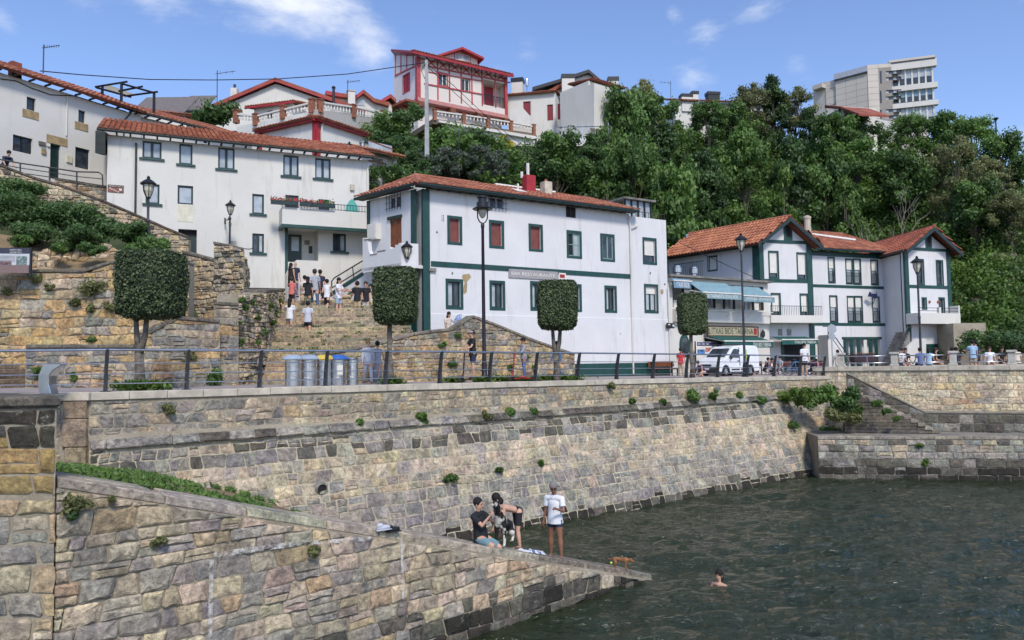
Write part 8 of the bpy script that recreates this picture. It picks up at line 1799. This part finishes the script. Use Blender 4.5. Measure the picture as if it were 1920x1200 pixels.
 if dress:
  b=MB();z1=hz+.12*s;z0=hz-.93*s*blen;b.lathe([(.20*s,z0),(.19*s,(z0*2+z1)/3),(.165*s,hz-.02),(.13*s,z1)],14,0,(0,0,0),1,.75);b.build('skirt',CL[bottom],t_,smooth=True)
 else:
  V2=[P+up*.08*s,P-up*.04*s];R2=[(.160,.135),(.165,.140)];E2=[(0,1)]
  for k in (0,1):
   hj,kj,an=J['h%d' % k],J['k%d' % k],J['a%d' % k];n=len(V2);V2.append(hj-Vector((0,0,.02*s)));R2.append(.125);E2.append((1,n));f=min(1,blen*1.35+.06)
   V2.append(hj.lerp(kj,f));R2.append(.112 if blen<.8 else .085);E2.append((n,n+1))
   if blen>.8:V2 += [kj.lerp(an,.5),kj.lerp(an,.96)];R2 += [.076,.066];E2 += [(n+1,n+2),(n+2,n+3)]
  gar('shorts' if blen <= .8 else 'trousers',V2,E2,R2,CL[bottom],0)
 Mh=Matrix((Vector(X*math.cos(ht)-Vector((0,1,0))*math.sin(ht)*-0),-hf,hu)).transposed();xr_=hu.cross(-hf).normalized()*-1;Mh=Matrix(((-hf).cross(hu),-hf,hu)).transposed().to_3x3()
 def H(x,y,z):return HC_+Mh @ Vector((x*s,y*s,z*s))
 M4=Mh.to_4x4()
 if hl != 'bald':
  b=MB();b.ell(H(0,.034,.056),.103*s,.110*s,.112*s,16,10,M=M4,jit=.015)
  if hl in ('long','bob','tail'):
   L_={'long':.42,'bob':.2,'tail':.3}[hl];w_=.085 if hl != 'tail' else .03;b.tube([H(0,.05,.03),H(0,.095,-.06),H(0,.10,-.5*L_),H(0,.085,-L_)],[w_*s*.8,w_*s,w_*s,w_*s*.35],9)
  b.build('hair',CL[hair],t_,smooth=True)
  if hl == 'bun':b=MB();b.ell(H(0,.09,.10),.045*s,.045*s,.045*s,8,6);b.build('hair_bun',CL[hair],t_,smooth=True)
 if cap:b=MB();b.ell(H(0,.005,.075),.098*s,.112*s,.065*s,14,8,M=M4);b.ell(H(0,-.115,.065),.07*s,.07*s,.012*s,10,6,M=M4);b.build('cap',CL[cap],t_,smooth=True)
 if face:
  b=MB();b.ell(H(0,-.103,-.012),.013*s,.018*s,.024*s,7,5,M=M4,m=0)
  for e in (-1,1):b.ell(H(e*.083,.01,-.005),.010*s,.02*s,.032*s,7,5,M=M4,m=0);b.ell(H(e*.032,-.083,.022),.013*s,.008*s,.007*s,7,5,M=M4,m=1);b.ell(H(e*.032,-.087,.040),.02*s,.006*s,.004*s,6,4,M=M4,m=1)
  b.ell(H(0,-.088,-.055),.022*s,.007*s,.006*s,7,4,M=M4,m=2)
  if glasses:
   for e in (-1,1):b.ell(H(e*.034,-.095,.022),.028*s,.006*s,.02*s,8,5,M=M4,m=1)
  b.build('face',[SK[sk],CL['hairb'],CL['coral']],t_,smooth=True,kind='stuff')
 if shoes and not barefoot:
  for an,fd in feet:
   b=MB();c=an+fd*.075*s+Vector((0,0,-.055*s));Ms=Matrix(((-fd).cross(Vector((0,0,1))).normalized(),-fd,Vector((0,0,1)))).transposed().to_4x4();b.ell(c,.05*s,.145*s,.042*s,10,7,M=Ms);b.build('shoe',CL[shoes],t_,smooth=True)
 if bag:
  b=MB();c=J['wr0']if bag[1]== 'hand' else P+Vector((0,.17*s,.28*s))if bag[1]== 'back' else P+X*.2*s+Vector((0,.05,0));dim=(.13,.08,.18)if bag[1]!= 'back' else (.15,.09,.22)
  if bag[1]== 'hand':c=c+Vector((0,0,-.2*s))
  b.ell(c,dim[0]*s,dim[1]*s,dim[2]*s,10,7);b.build('bag',CL[bag[0]],None,smooth=True,label=bag[2],cat='bag');bg_=COL.objects[-1]
  bg_.matrix_world=Matrix.Translation(loc)@ Matrix.Rotation(rz,4,'Z')
 t_.location=loc;t_.rotation_euler=(0,0,rz);t_['_j']=0;del t_['_j']
 T=Matrix.Translation(loc)@ Matrix.Rotation(rz,4,'Z');return t_,{k:T @ v for k,v in J.items()},T @ HC_
R_=math.radians
def P_(px,py,D):return at(px,py,D)
# ---- foreground : on the jetty
def jpt(px,py):
 r=ray(px,py);best=None
 for D in np.linspace(12,24,1200):
  p=CAM+r*float(D);u=(Vector((p.x,p.y))-JA).dot(JD)
  if p.z <= j_top(u):return p
 return p
man=jpt(1042,1044)
t_,J,_=person(man,1.74,R_(-28),'grey haired man in white shirt and dark trunks standing on the jetty','white','navy','dark','hairg',arms=((22,16,92,34),(-2,10,10)),legs=((4,4,7),(-3,2,6)),sleeve=.55,blen=.28,shoes=None,barefoot=True,head=(-24,8),glasses=True,sub=2,build_=1.08,fing=(.55,.2),group=None)
SKn=jpt(903,1021)
t_,J,_=person(SKn+Vector((-.02,.12,.02)),1.74,R_(62),'seated man in black shirt and blue shorts photographing with a phone on the jetty','black','teal','fair','hairb',hip=.13,lean=-8,arms=((52,8,78,18),(50,8,84,22)),legs=((62,66,10),(78,108,18)),sleeve=.6,blen=.62,shoes=None,barefoot=True,head=(0,10),sub=2,build_=1.12,fing=(.6,.6))
ph=(J['wr0']+J['wr1'])/2+Vector((.02,-.02,.12));b=MB();Mp=Matrix.Translation(ph)@ Matrix.Rotation(R_(62),4,'Z');b.box(-.04,.04,-.006,.006,-.08,.08,M=Mp);b.build('phone',M_BLACK,None,label='black phone held up by the seated man',cat='phone')
bn=jpt(971,1031)
t_,J,_=person(bn+Vector((0,.25,0)),1.72,R_(-62),'bare chested youth in black shorts bending down to a dog on the jetty','black','black','fair','hairb',hip=.88,lean=74,arms=((84,6,6),(72,10,20)),legs=((8,14,5),(-8,4,5)),blen=.5,shoes=None,barefoot=True,topless=True,head=(0,-20),hl='bob',sub=2,build_=.88)
sp_=onz(1350,1098,0);t_,J,_=person(sp_+Vector((0,0,-1.31)),1.68,R_(-50),'dark haired swimmer with bare shoulders in the water right of the jetty','black','black','fair','hairb',hl='bob',arms=((30,24,30),(20,24,30)),topless=True,shoes=None,barefoot=True,sub=2,head=(-10,0),legs=((10,20,6),(-5,20,6)),build_=1.0)
def dog(loc,rz,L_,label,ca,cb,sit=False,headdown=0):
 t_=thing('dog',(0,0,0),label,'dog');s=L_;V=[];E_=[];R=[]
 def a(p,r,par=None):
  V.append(Vector(p)*s);R.append(r*s*1.45);
  if par is not None:E_.append((par,len(V)-1))
  return len(V)-1
 tilt=.38 if sit else 0
 def B(x,z):return (0,x,z-(x*tilt if x>0 else x*tilt))
 c0=a(B(-.05,.62),.14);ch=a(B(-.32,.62),.15,c0);lo=a(B(.22,.64),.11,c0);rp=a(B(.42,.62),.12,lo);nk=a(B(-.48,.76-headdown*.25),.085,ch);hd_=a(B(-.62,.88-headdown*.4),.10,nk);mz=a(B(-.80,.82-headdown*.45),.055,hd_);a(B(-.88,.80-headdown*.46),.04,mz)
 tl=a(B(.58,.64),.045,rp);t2=a(B(.74,.58),.035,tl);a(B(.86,.66),.025,t2)
 for sx in (-1,1):
  e=B(-.34,.40);f0_=a((sx*.11,e[1],e[2]),.065,ch);e=B(-.32,.22);f1_=a((sx*.12,-.30,e[2]),.042,f0_);f2_=a((sx*.12,-.33,.05),.034,f1_);a((sx*.12,-.40,.03),.036,f2_)
  e=B(.36,.42);h0_=a((sx*.12,e[1]-.04,e[2]),.085,rp);h1_=a((sx*.13,.46 if not sit else .40,.22),.04,h0_);h2_=a((sx*.13,.42 if not sit else .3,.05),.032,h1_);a((sx*.13,.35 if not sit else .2,.03),.035,h2_)
 blob('body',V,E_,R,ca,t_,.009,K=.8,it=4);b=MB()
 for sx in (-1,1):hz_=V[hd_];b.ell(hz_+Vector((sx*.085,.02,.03))*s,.03*s,.05*s,.07*s,8,6)
 b.build('ears',cb,t_,smooth=True,kind='stuff');b=MB();b.ell(V[-0+mz]+Vector((0,-.10,0))*s,.025*s,.02*s,.02*s,7,5)
 for sx in (-1,1):b.ell(V[hd_]+Vector((sx*.05,-.075,.03))*s,.012*s,.012*s,.012*s,6,4)
 b.build('nose_and_eyes',CL['hairb'],t_,smooth=True,kind='stuff')
 t_.location=loc;t_.rotation_euler=(0,0,rz);return t_
mtd,nt,p,o=newmat('collie_coat');v=texco(nt,world=False);nt.links.new(mix(nt,ramp(nt,noi(nt,v,3.4,3),.5,.56),(.012,.011,.010),(.60,.57,.50)),p.inputs['Base Color']);p.inputs['Roughness'].default_value=.9
dp=jpt(944,1029);dog(dp+Vector((.02,.35,.02)),R_(-20),.78,'black and white shaggy dog sitting up between the bending youth and the seated man',mtd,CL['hairb'],True,-.3)
dp=jpt(1166,1068);dog(dp+Vector((0,.12,-.02)),R_(72),.38,'small ginger dog walking at the wet tip of the jetty',simple('ginger_coat',(.25,.115,.05),.9,var=.3,sc=9),simple('ginger_ear',(.28,.10,.035),.9),False,.6)
bp=jpt(1146,1058);b=MB();b.ell((0,0,0),.035,.035,.035,10,8);o=b.build('ball',simple('tennis_yellow',(.55,.70,.06),.7),None,smooth=True,label='yellow green ball lying beside the ginger dog',cat='ball');o.location=bp+Vector((0,0,.035))
def crumple(px,py,w_,d_,h_,mats,label,cat,seed):
 p=jpt(px,py);b=MB();n,m_=14,9;vs=[]
 for i in range(n+1):
  for j in range(m_+1):
   u,v=(i/n-.5)*w_,(j/m_-.5)*d_;e=min(i,n-i,j,m_-j);q_=JD*u+JN*v;z=j_top((Vector((p.x,p.y))-JA).dot(JD)+u)+.012+(abs(mnoise.noise(Vector((u*6,v*9,seed))))*h_+.01)*(1 if e>0 else .1);k=1+.12*math.sin(i*2.1+seed);vs.append((p.x+q_.x*k,p.y+q_.y*k,z))
 b.add(vs,[(i*(m_+1)+j,(i+1)*(m_+1)+j,(i+1)*(m_+1)+j+1,i*(m_+1)+j+1)for i in range(n)for j in range(m_)]);b.m=[0 if (k // m_)% 5<3 else 1 for k in range(len(b.f))];b.build(cat,mats,None,smooth=True,label=label,cat=cat)
crumple(1000,1037,.62,.35,.12,[CL['white'],CL['blue']],'crumpled white and blue towel lying between the bending youth and the standing man','towel',2)
for i,(px,mt_,lab)in enumerate(((719,CL['lgrey'],'pale grey trainer left of its darker neighbour on the jetty'),(737,CL['black'],'black trainer lying on the jetty'))):
 p=jpt(px,997 if i else 994);b=MB();b.ell((0,0,.05),.15,.06,.05,12,7);b.ell((-.07,0,.09),.075,.052,.05,10,6);b.box(-.15,.15,-.055,.055,0,.02);o=b.build('shoe',mt_,None,smooth=True,label=lab,cat='shoe',group='shoes left on the jetty');o.location=p;o.rotation_euler=(0,0,R_(35))
# ---- scooters with riders
def scooter(px,py,D,rz,label,cw):
 p=at(px,py,D);p.z=zg(p.x,p.y);t_=thing('kick_scooter',(0,0,0),label,'scooter','electric scooters on the promenade');b=MB();b.box(-.09,.09,-.42,.42,.12,.16);b.build('deck',cw,t_,bevel=.01)
 for y in (-.52,.50):
  b=MB();vs=[];n=16
  for r_,x in ((.05,-.03),(.10,-.035),(.125,0),(.10,.035),(.05,.03)):
   for k in range(n):a=2*math.pi*k/n;vs.append((x,y+r_*math.cos(a),.125+r_*math.sin(a)))
  b.add(vs,[(i*n+j,i*n+(j+1)% n,(i+1)*n+(j+1)% n,(i+1)*n+j)for i in range(4)for j in range(n)]);b.build('wheel',M_BLACK,t_,smooth=True)
 b=MB();b.tube([(0,-.50,.14),(0,-.40,.35),(0,-.34,1.12)],.028,7);b.build('stem',cw if 'red' in label else M_BLACK,t_);b=MB();b.tube([(-.25,-.33,1.13),(.25,-.33,1.13)],.02,6);b.build('handlebar',M_BLACK,t_);b=MB();b.box(-.03,.03,.40,.62,.24,.26);b.build('mudguard',M_BLACK,t_)
 t_.location=p;t_.rotation_euler=(0,0,rz);return p
p=scooter(887,713,28.2,R_(-58),'black electric scooter ridden by the man in the flat cap',M_BLACK);person(p+Vector((.0,.02,.19)),1.72,R_(-62),'man in flat cap, sunglasses and black shirt riding an electric scooter','black','navy','fair','hairbr',cap='silver',glasses=True,arms=((34,6,42),(34,6,42)),legs=((6,8,3),(-6,6,3)),lean=2,blen=.55,shoes='black')
p=scooter(980,712,29.2,R_(-62),'red and black electric scooter ridden by the masked person with a helmet',simple('scooter_red',(.35,.02,.02),.4));person(p+Vector((.05,.02,.19)),1.48,R_(-66),'person in dark helmet, mask and grey jacket riding a red scooter','silver','blue','tan','hairb',cap='black',arms=((30,6,50),(30,6,50)),legs=((6,8,3),(-6,6,3)),blen=1,shoes='red',sleeve=1.2)
# ---- table of the other people: px, py(feet), depth, height, facing deg (0 = towards camera), label, kwargs
W0=dict(legs=((18,6,2),(-16,14,2)),arms=((-16,8,10),(18,8,14)))
ST=[
(690,719,28.2,1.58,20,'fair haired person in pale grey clothes walking behind the railing next to a woman',dict(top='lgrey',bottom='lgrey',hair='hairl',blen=1,sleeve=1.2,shoes='brown',**W0)),
(708,719,28.5,1.55,175,'woman in long grey dress with bare shoulders behind the railing',dict(top='grey',bottom='grey',dress=True,blen=.92,sleeve=0,hl='bun',hair='hairb',**W0)),
(1045,700,31.5,1.6,-70,'person in pale blue jacket half hidden by the third clipped tree trunk',dict(top='pale_blue',bottom='denim',sleeve=1.2,blen=1,hair='hairb',cap='black',**W0)),
(1277,706,41.5,1.55,160,'woman in red shirt and khaki trousers standing by the railing near the van',dict(top='red',bottom='khaki',hl='tail',blen=1,arms=((20,8,70),(5,8,10)))),
(1320,706,40.0,1.45,-60,'crouching woman in purple top beside the smallest clipped tree',dict(top='purple',bottom='khaki',hip=.38,lean=48,legs=((80,120,8),(40,110,8)),arms=((50,6,40),(50,6,30)),blen=.4,hl='bun',sleeve=0)),
(1509,706,42.5,1.78,15,'man in white printed shirt and sunglasses standing behind the railing with a bicycle',dict(top='white',bottom='black',glasses=True,blen=.5,arms=((0,10,12),(10,14,20)))),
(543,631,33.0,1.62,178,'woman with very long dark hair in denim shorts climbing the stairs',dict(top='white',bottom='pale_denim',hl='long',blen=.3,sk='fair',shoes='black',arms=((60,30,130),(5,10,15)),legs=((18,16,2),(-8,4,2)))),
(577,638,32.4,1.64,182,'man in pale grey shirt, black shorts and black cap climbing the stairs',dict(top='lgrey',bottom='black',cap='black',blen=.42,shoes='black',legs=((16,20,2),(-10,2,2)))),
(547,580,36.3,1.5,160,'person in coral shirt and black shorts near the top of the stairs',dict(top='coral',bottom='black',hair='hairbr',blen=.5,arms=((40,8,80),(10,8,20)))),
(545,553,39.0,1.62,150,'woman in black dress with long dark hair at the top of the stairs',dict(top='black',bottom='black',dress=True,blen=.5,hl='long',sleeve=0,legs=((10,4,2),(-12,8,2)))),
(553,556,39.4,1.78,170,'bald man in dark shirt and jeans at the top of the stairs',dict(top='navy',bottom='denim',hl='bald',blen=1,shoes='brown')),
(571,580,36.5,1.6,170,'person with pale backpack and short dark hair on the upper stairs',dict(top='white',bottom='khaki',blen=.6,bag=('cream','back','pale cream backpack worn on the upper stairs'))),
(577,583,35.6,1.58,190,'woman with long dark hair, black top and wide olive trousers on the stairs',dict(top='black',bottom='olive',blen=1,hl='long',bag=('khaki','hand','mustard tote bag hanging beside the woman in olive trousers'))),
(590,579,36.0,1.85,200,'tallest man in grey shirt and jeans on the upper stairs',dict(top='grey',bottom='denim',blen=1,hair='hairbr',shoes='white',**W0)),
(600,573,37.0,1.72,180,'dark clothed person behind the tall man in grey',dict(top='navy',bottom='black',blen=.5,hl='tail')),
(613,587,35.6,1.56,172,'woman in white top and black cropped trousers with a black bag',dict(top='white',bottom='black',blen=.8,sleeve=0,shoes='cream',hl='bun',bag=('black','side','black shoulder bag of the woman in cropped trousers'),**W0)),
(635,592,35.0,1.72,70,'man in white shirt and pale denim shorts with arms folded on the stairs',dict(top='white',bottom='pale_denim',hair='hairb',blen=.55,arms=((30,8,85,30),(30,8,85,30)))),
(670,596,35.4,1.68,185,'man in black shirt with white print and khaki shorts seen from behind',dict(top='black',bottom='khaki',hair='hairb',blen=.6,shoes='brown',arms=((20,14,70),(5,10,10)))),
(686,597,35.6,1.70,5,'smiling man in black shirt and pale trousers facing the camera',dict(top='black',bottom='lgrey',hair='hairbr',blen=1,shoes='navy',arms=((14,10,30,10),(10,10,50,30)))),
(695,597,36.2,1.60,0,'person in pale top and dark trousers half hidden by the clipped tree',dict(top='cream',bottom='black',blen=1)),
]
for px,py,D,h,rz,lab,kw in ST:
 p=at(px,py,D)
 if D>30 and px<700:
  i=max(0,min(NS-1,int((D-27)/.42)));
  p=at(px,py,D)
 elif px>1000 or px<800:p.z=zg(p.x,p.y)-.01
 person(p,h,R_(rz)+math.atan2(-p.x,p.y)*0,lab,group='people on the stairs' if px<700 and py<650 else None,**kw)
def sitter(px,py,D,h,rz,lab,hip=.45,**kw):
 base=at(px,py,D);a=dict(lean=10,legs=((84,84,6),(80,88,8)),arms=((20,10,60),(26,10,50)),blen=.6);a.update(kw);person(base-Vector((0,0,hip)),h,R_(rz),lab,hip=hip,**a)
sitter(632,556,37.2,1.62,60,'woman sitting on the stair wall beside the black handrail',hl='long',top='grey',bottom='khaki',blen=.4)
sitter(655,554,36.6,1.68,-70,'person in olive shirt lying back on the stair wall',top='olive',bottom='khaki',lean=-35)
sitter(8,310,36.8,1.7,60,'man in dark shirt leaning on the path railing at the far left',hip=.8,top='navy',bottom='black',lean=40,legs=((8,4,4),(0,4,4)),arms=((60,6,30),(60,6,30)),blen=1)
sitter(840,616,34.2,1.62,35,'woman with long dark hair sitting on top of the curved wall',hl='long',top='cream',bottom='white',arms=((30,60,90),(20,10,60)))
sitter(842,616,34.0,.01,0,'x')if False else None
q=at(857,612,34.0);b=MB();b.tube([q+Vector((-.12,0,-.1)),q+Vector((-.1,0,.3)),q+Vector((.05,0,.5)),q+Vector((.2,.1,.52))],.03,6);b.tube([q+Vector((.0,.05,-.1)),q+Vector((.02,.05,.28)),q+Vector((.12,.05,.46))],.03,6);b.hexa([q+Vector(v)for v in ((-.1,.0,-.1),(.2,.02,-.1),(.2,.06,-.1),(-.1,.04,-.1),(-.06,0,.35),(.2,.02,.45),(.2,.06,.45),(-.06,.04,.35))]);b.build('beach_chair',simple('chair_blue',(.25,.35,.62),.6),None,label='folded blue and white beach chair beside the peak of the curved wall',cat='chair',kind=None)
for i,(px,py,D,top,bot,rz,lab)in enumerate(((1408,693,46,'brown','brown',160,'person in brown top sitting at the tavern terrace near the lamp post'),(1418,694,46.5,'plaid','brown',190,'person in plaid sitting second from the lamp post'),(1434,692,47,'black','black',70,'person in black jacket leaning over at the terrace'),(1441,693,46.6,'white','black',80,'person in white shirt leaning over beside the black jacket'),(1464,690,47.5,'lgrey','denim',-60,'person in pale shirt sitting at a terrace table'),(1523,692,46,'navy','black',180,'person in dark shirt sitting right of the man with the bicycle'),(1532,690,46.4,'pink','black',200,'child in pink top and black cap sitting right of the railing corner'))):
 sitter(px,py,D,1.6 if top != 'pink' else 1.35,rz,lab,top=top,bottom=bot,lean=22 if i in (2,3)else 6,hl='short' if i not in (1,)else 'bob',sleeve=1.2 if i in (0,2)else .5,cap='black' if top == 'pink' else None)
M_ALU=simple('chair_aluminium',(.40,.38,.38),.4,metal=.6)
def cafe_chair():
 t_=thing('terrace_chair',(0,0,0),'x','chair','metal chairs on the tavern terrace');b=MB();b.box(-.21,.21,-.21,.21,.43,.46);b.build('seat',M_ALU,t_);b=MB();b.box(-.21,.21,.19,.21,.55,.85);b.build('backrest',simple('chair_red_brown',(.20,.06,.05),.6),t_)
 for x in (-.19,.19):
  for y in (-.19,.19):b=MB();b.tube([(x*1.1,y*1.1,0),(x,y,.45 if y<0 else .86)],.014,5);b.build('leg',M_ALU,t_)
 return t_
c0=cafe_chair();CH=[(1409,46.2,160,'chair of the person in brown top'),(1419,46.7,190,'chair of the person in plaid'),(1434,47.2,70,'chair of the person in the black jacket'),(1442,46.8,80,'chair of the person in the white shirt'),(1465,47.7,-60,'chair of the person in pale shirt'),(1452,46.2,20,'empty metal chair between the terrace tables'),(1478,46.6,130,'empty metal chair left of the bicycle'),(1486,47.2,50,'empty metal chair under the small green awning'),(1523,46.2,180,'chair of the person in dark shirt by the corner'),(1535,46.8,200,'chair of the child in pink'),(1545,46.0,90,'empty chair at the railing corner')]
for i,(px,D,rz,lab)in enumerate(CH):o=c0 if i == 0 else dup(c0);q=plan(px,D);o.location=(q.x,q.y,zg(q.x,q.y));o.rotation_euler=(0,0,R_(rz));o['label']=lab+' on the tavern terrace'
def cafe_table():
 t_=thing('terrace_table',(0,0,0),'x','table','round tables on the tavern terrace');b=MB();b.lathe([(.32,0),(.33,.02),(.3,.03)],18,0,(0,0,.70));b.build('tabletop',M_ALU,t_);b=MB();b.tube([(0,0,.02),(0,0,.70)],.03,7);b.build('pedestal',M_BLACK,t_);b=MB();b.lathe([(.24,0),(.24,.02),(.03,.04)],12);b.build('base',M_BLACK,t_);return t_
c0=cafe_table()
for i,(px,D,lab)in enumerate(((1427,46.2,'round metal table between the people in plaid and black'),(1458,46.6,'round metal table beside the person in pale shirt'),(1530,45.5,'round metal table near the railing corner'))):o=c0 if i == 0 else dup(c0);q=plan(px,D);o.location=(q.x,q.y,zg(q.x,q.y));o['label']=lab+' on the terrace'
q=plan(1494,42.6);t_=thing('bicycle',(0,0,0),'blue bicycle standing behind the railing beside the man in white printed shirt','bicycle');CB=simple('bike_blue',(.04,.22,.50),.4)
for y in (-.5,.5):
 b=MB();pts=[(0,y+.33*math.cos(a),.34+.33*math.sin(a))for a in [2*math.pi*k/20 for k in range(21)]];b.tube(pts,.02,6,cap=False);wv=b.build('wheel',M_BLACK,t_,smooth=True)
 b=MB()
 for k in range(8):a=math.pi*k/8;b.tube([(0,y+.31*math.cos(a),.34+.31*math.sin(a)),(0,y-.31*math.cos(a),.34-.31*math.sin(a))],.003,3)
 b.build('spokes',M_STEEL,wv,kind='stuff')
b=MB()
for a,c in (((-.5,.34),(-.36,.82)),((-.38,.75),(.02,.32)),((-.36,.8),(.12,.78)),((.02,.32),(.12,.85)),((.02,.32),(.5,.34)),((.5,.34),(.12,.75))):b.tube([(0,a[0],a[1]),(0,c[0],c[1])],.018,6)
b.build('bicycle_frame',CB,t_,kind=None);b=MB();b.tube([(-.25,-.40,.95),(.25,-.40,.95)],.015,6);b.tube([(0,-.36,.8),(0,-.40,.95)],.018,6);b.build('handlebar',M_BLACK,t_);b=MB();b.ell((0,.14,.9),.07,.13,.03,10,6);b.build('saddle',M_BLACK,t_);t_.location=(q.x,q.y,zg(q.x,q.y));t_.rotation_euler=(0,0,R_(80))
RT=[(1690,686,'white','denim',20,'man in white shirt and red sunglasses on his forehead at the right parapet',40.5,dict(hair='hairbr',glasses=True)),(1697,680,'black','black',-10,'woman with long dark hair and black top beside the man in white',41.3,dict(hl='long')),(1727,687,'blue','denim',170,'man in blue shirt with his back turned at the parapet',40.3,dict()),(1742,687,'pale_blue','grey',150,'woman with dark curly hair and pale blue sleeve beside the blue shirted man',40.8,dict(hl='bob')),(1752,684,'plaid','brown',60,'person in plaid shirt lounging by the parapet',41.4,dict(hair='hairbr')),
(1787,686,'pink','grey',160,'person in pale pink top left of the navy shirted man',41,dict()),(1795,688,'navy','red',170,'man in navy shirt with red towel behind the parapet',40.2,dict()),(1825,692,'pale_blue','khaki',165,'standing man in pale blue shirt and khaki shorts gesturing',39.6,dict(stand=1)),(1832,688,'navy','black',-160,'person in dark blue behind the gesturing man',41.0,dict(stand=1)),(1856,690,'white','grey',-20,'man in white shirt facing the gesturing man',39.8,dict(hair='hairbr')),(1877,684,'black','black',10,'person in black sitting near the right stone post',41,dict()),(1908,684,'cream','khaki',170,'person in beige with dark tied hair at the right edge',40.4,dict(hl='bun')),(1571,680,'cream','white',150,'person in pale clothes behind the first white stone post',44.5,dict(hair='hairbr'))]
for px,py,top,bot,rz,lab,D,kw in RT:
 st_=kw.pop('stand',0);q=at(px,py,D);zt={True:4.72,False:4.72}[bool(st_)]
 if st_:person(Vector((q.x,q.y,zt)),1.72,R_(rz),lab,top,bot,arms=((40,12,70),(10,8,20)),group='people along the right parapet',**kw)
 else:person(Vector((q.x,q.y,4.86)),1.64,R_(rz),lab,top,bot,hip=.50,lean=10,legs=((84,84,6),(80,88,8)),arms=((16,12,40),(22,12,60)),group='people along the right parapet',**kw)
b=MB();wl=Fr(plan(1665,41.5),plan(1960,39.5));b.fbox(wl,0,wl.len,-.25,.25,5.10,5.2);
for k in range(8):b.fbox(wl,wl.len*k/8,wl.len*k/8+.3,-.2,.2,4.6,5.099)
b.build('long_bench',M_CONC,None,label='long stone bench behind the right parapet carrying the seated people',cat='bench')
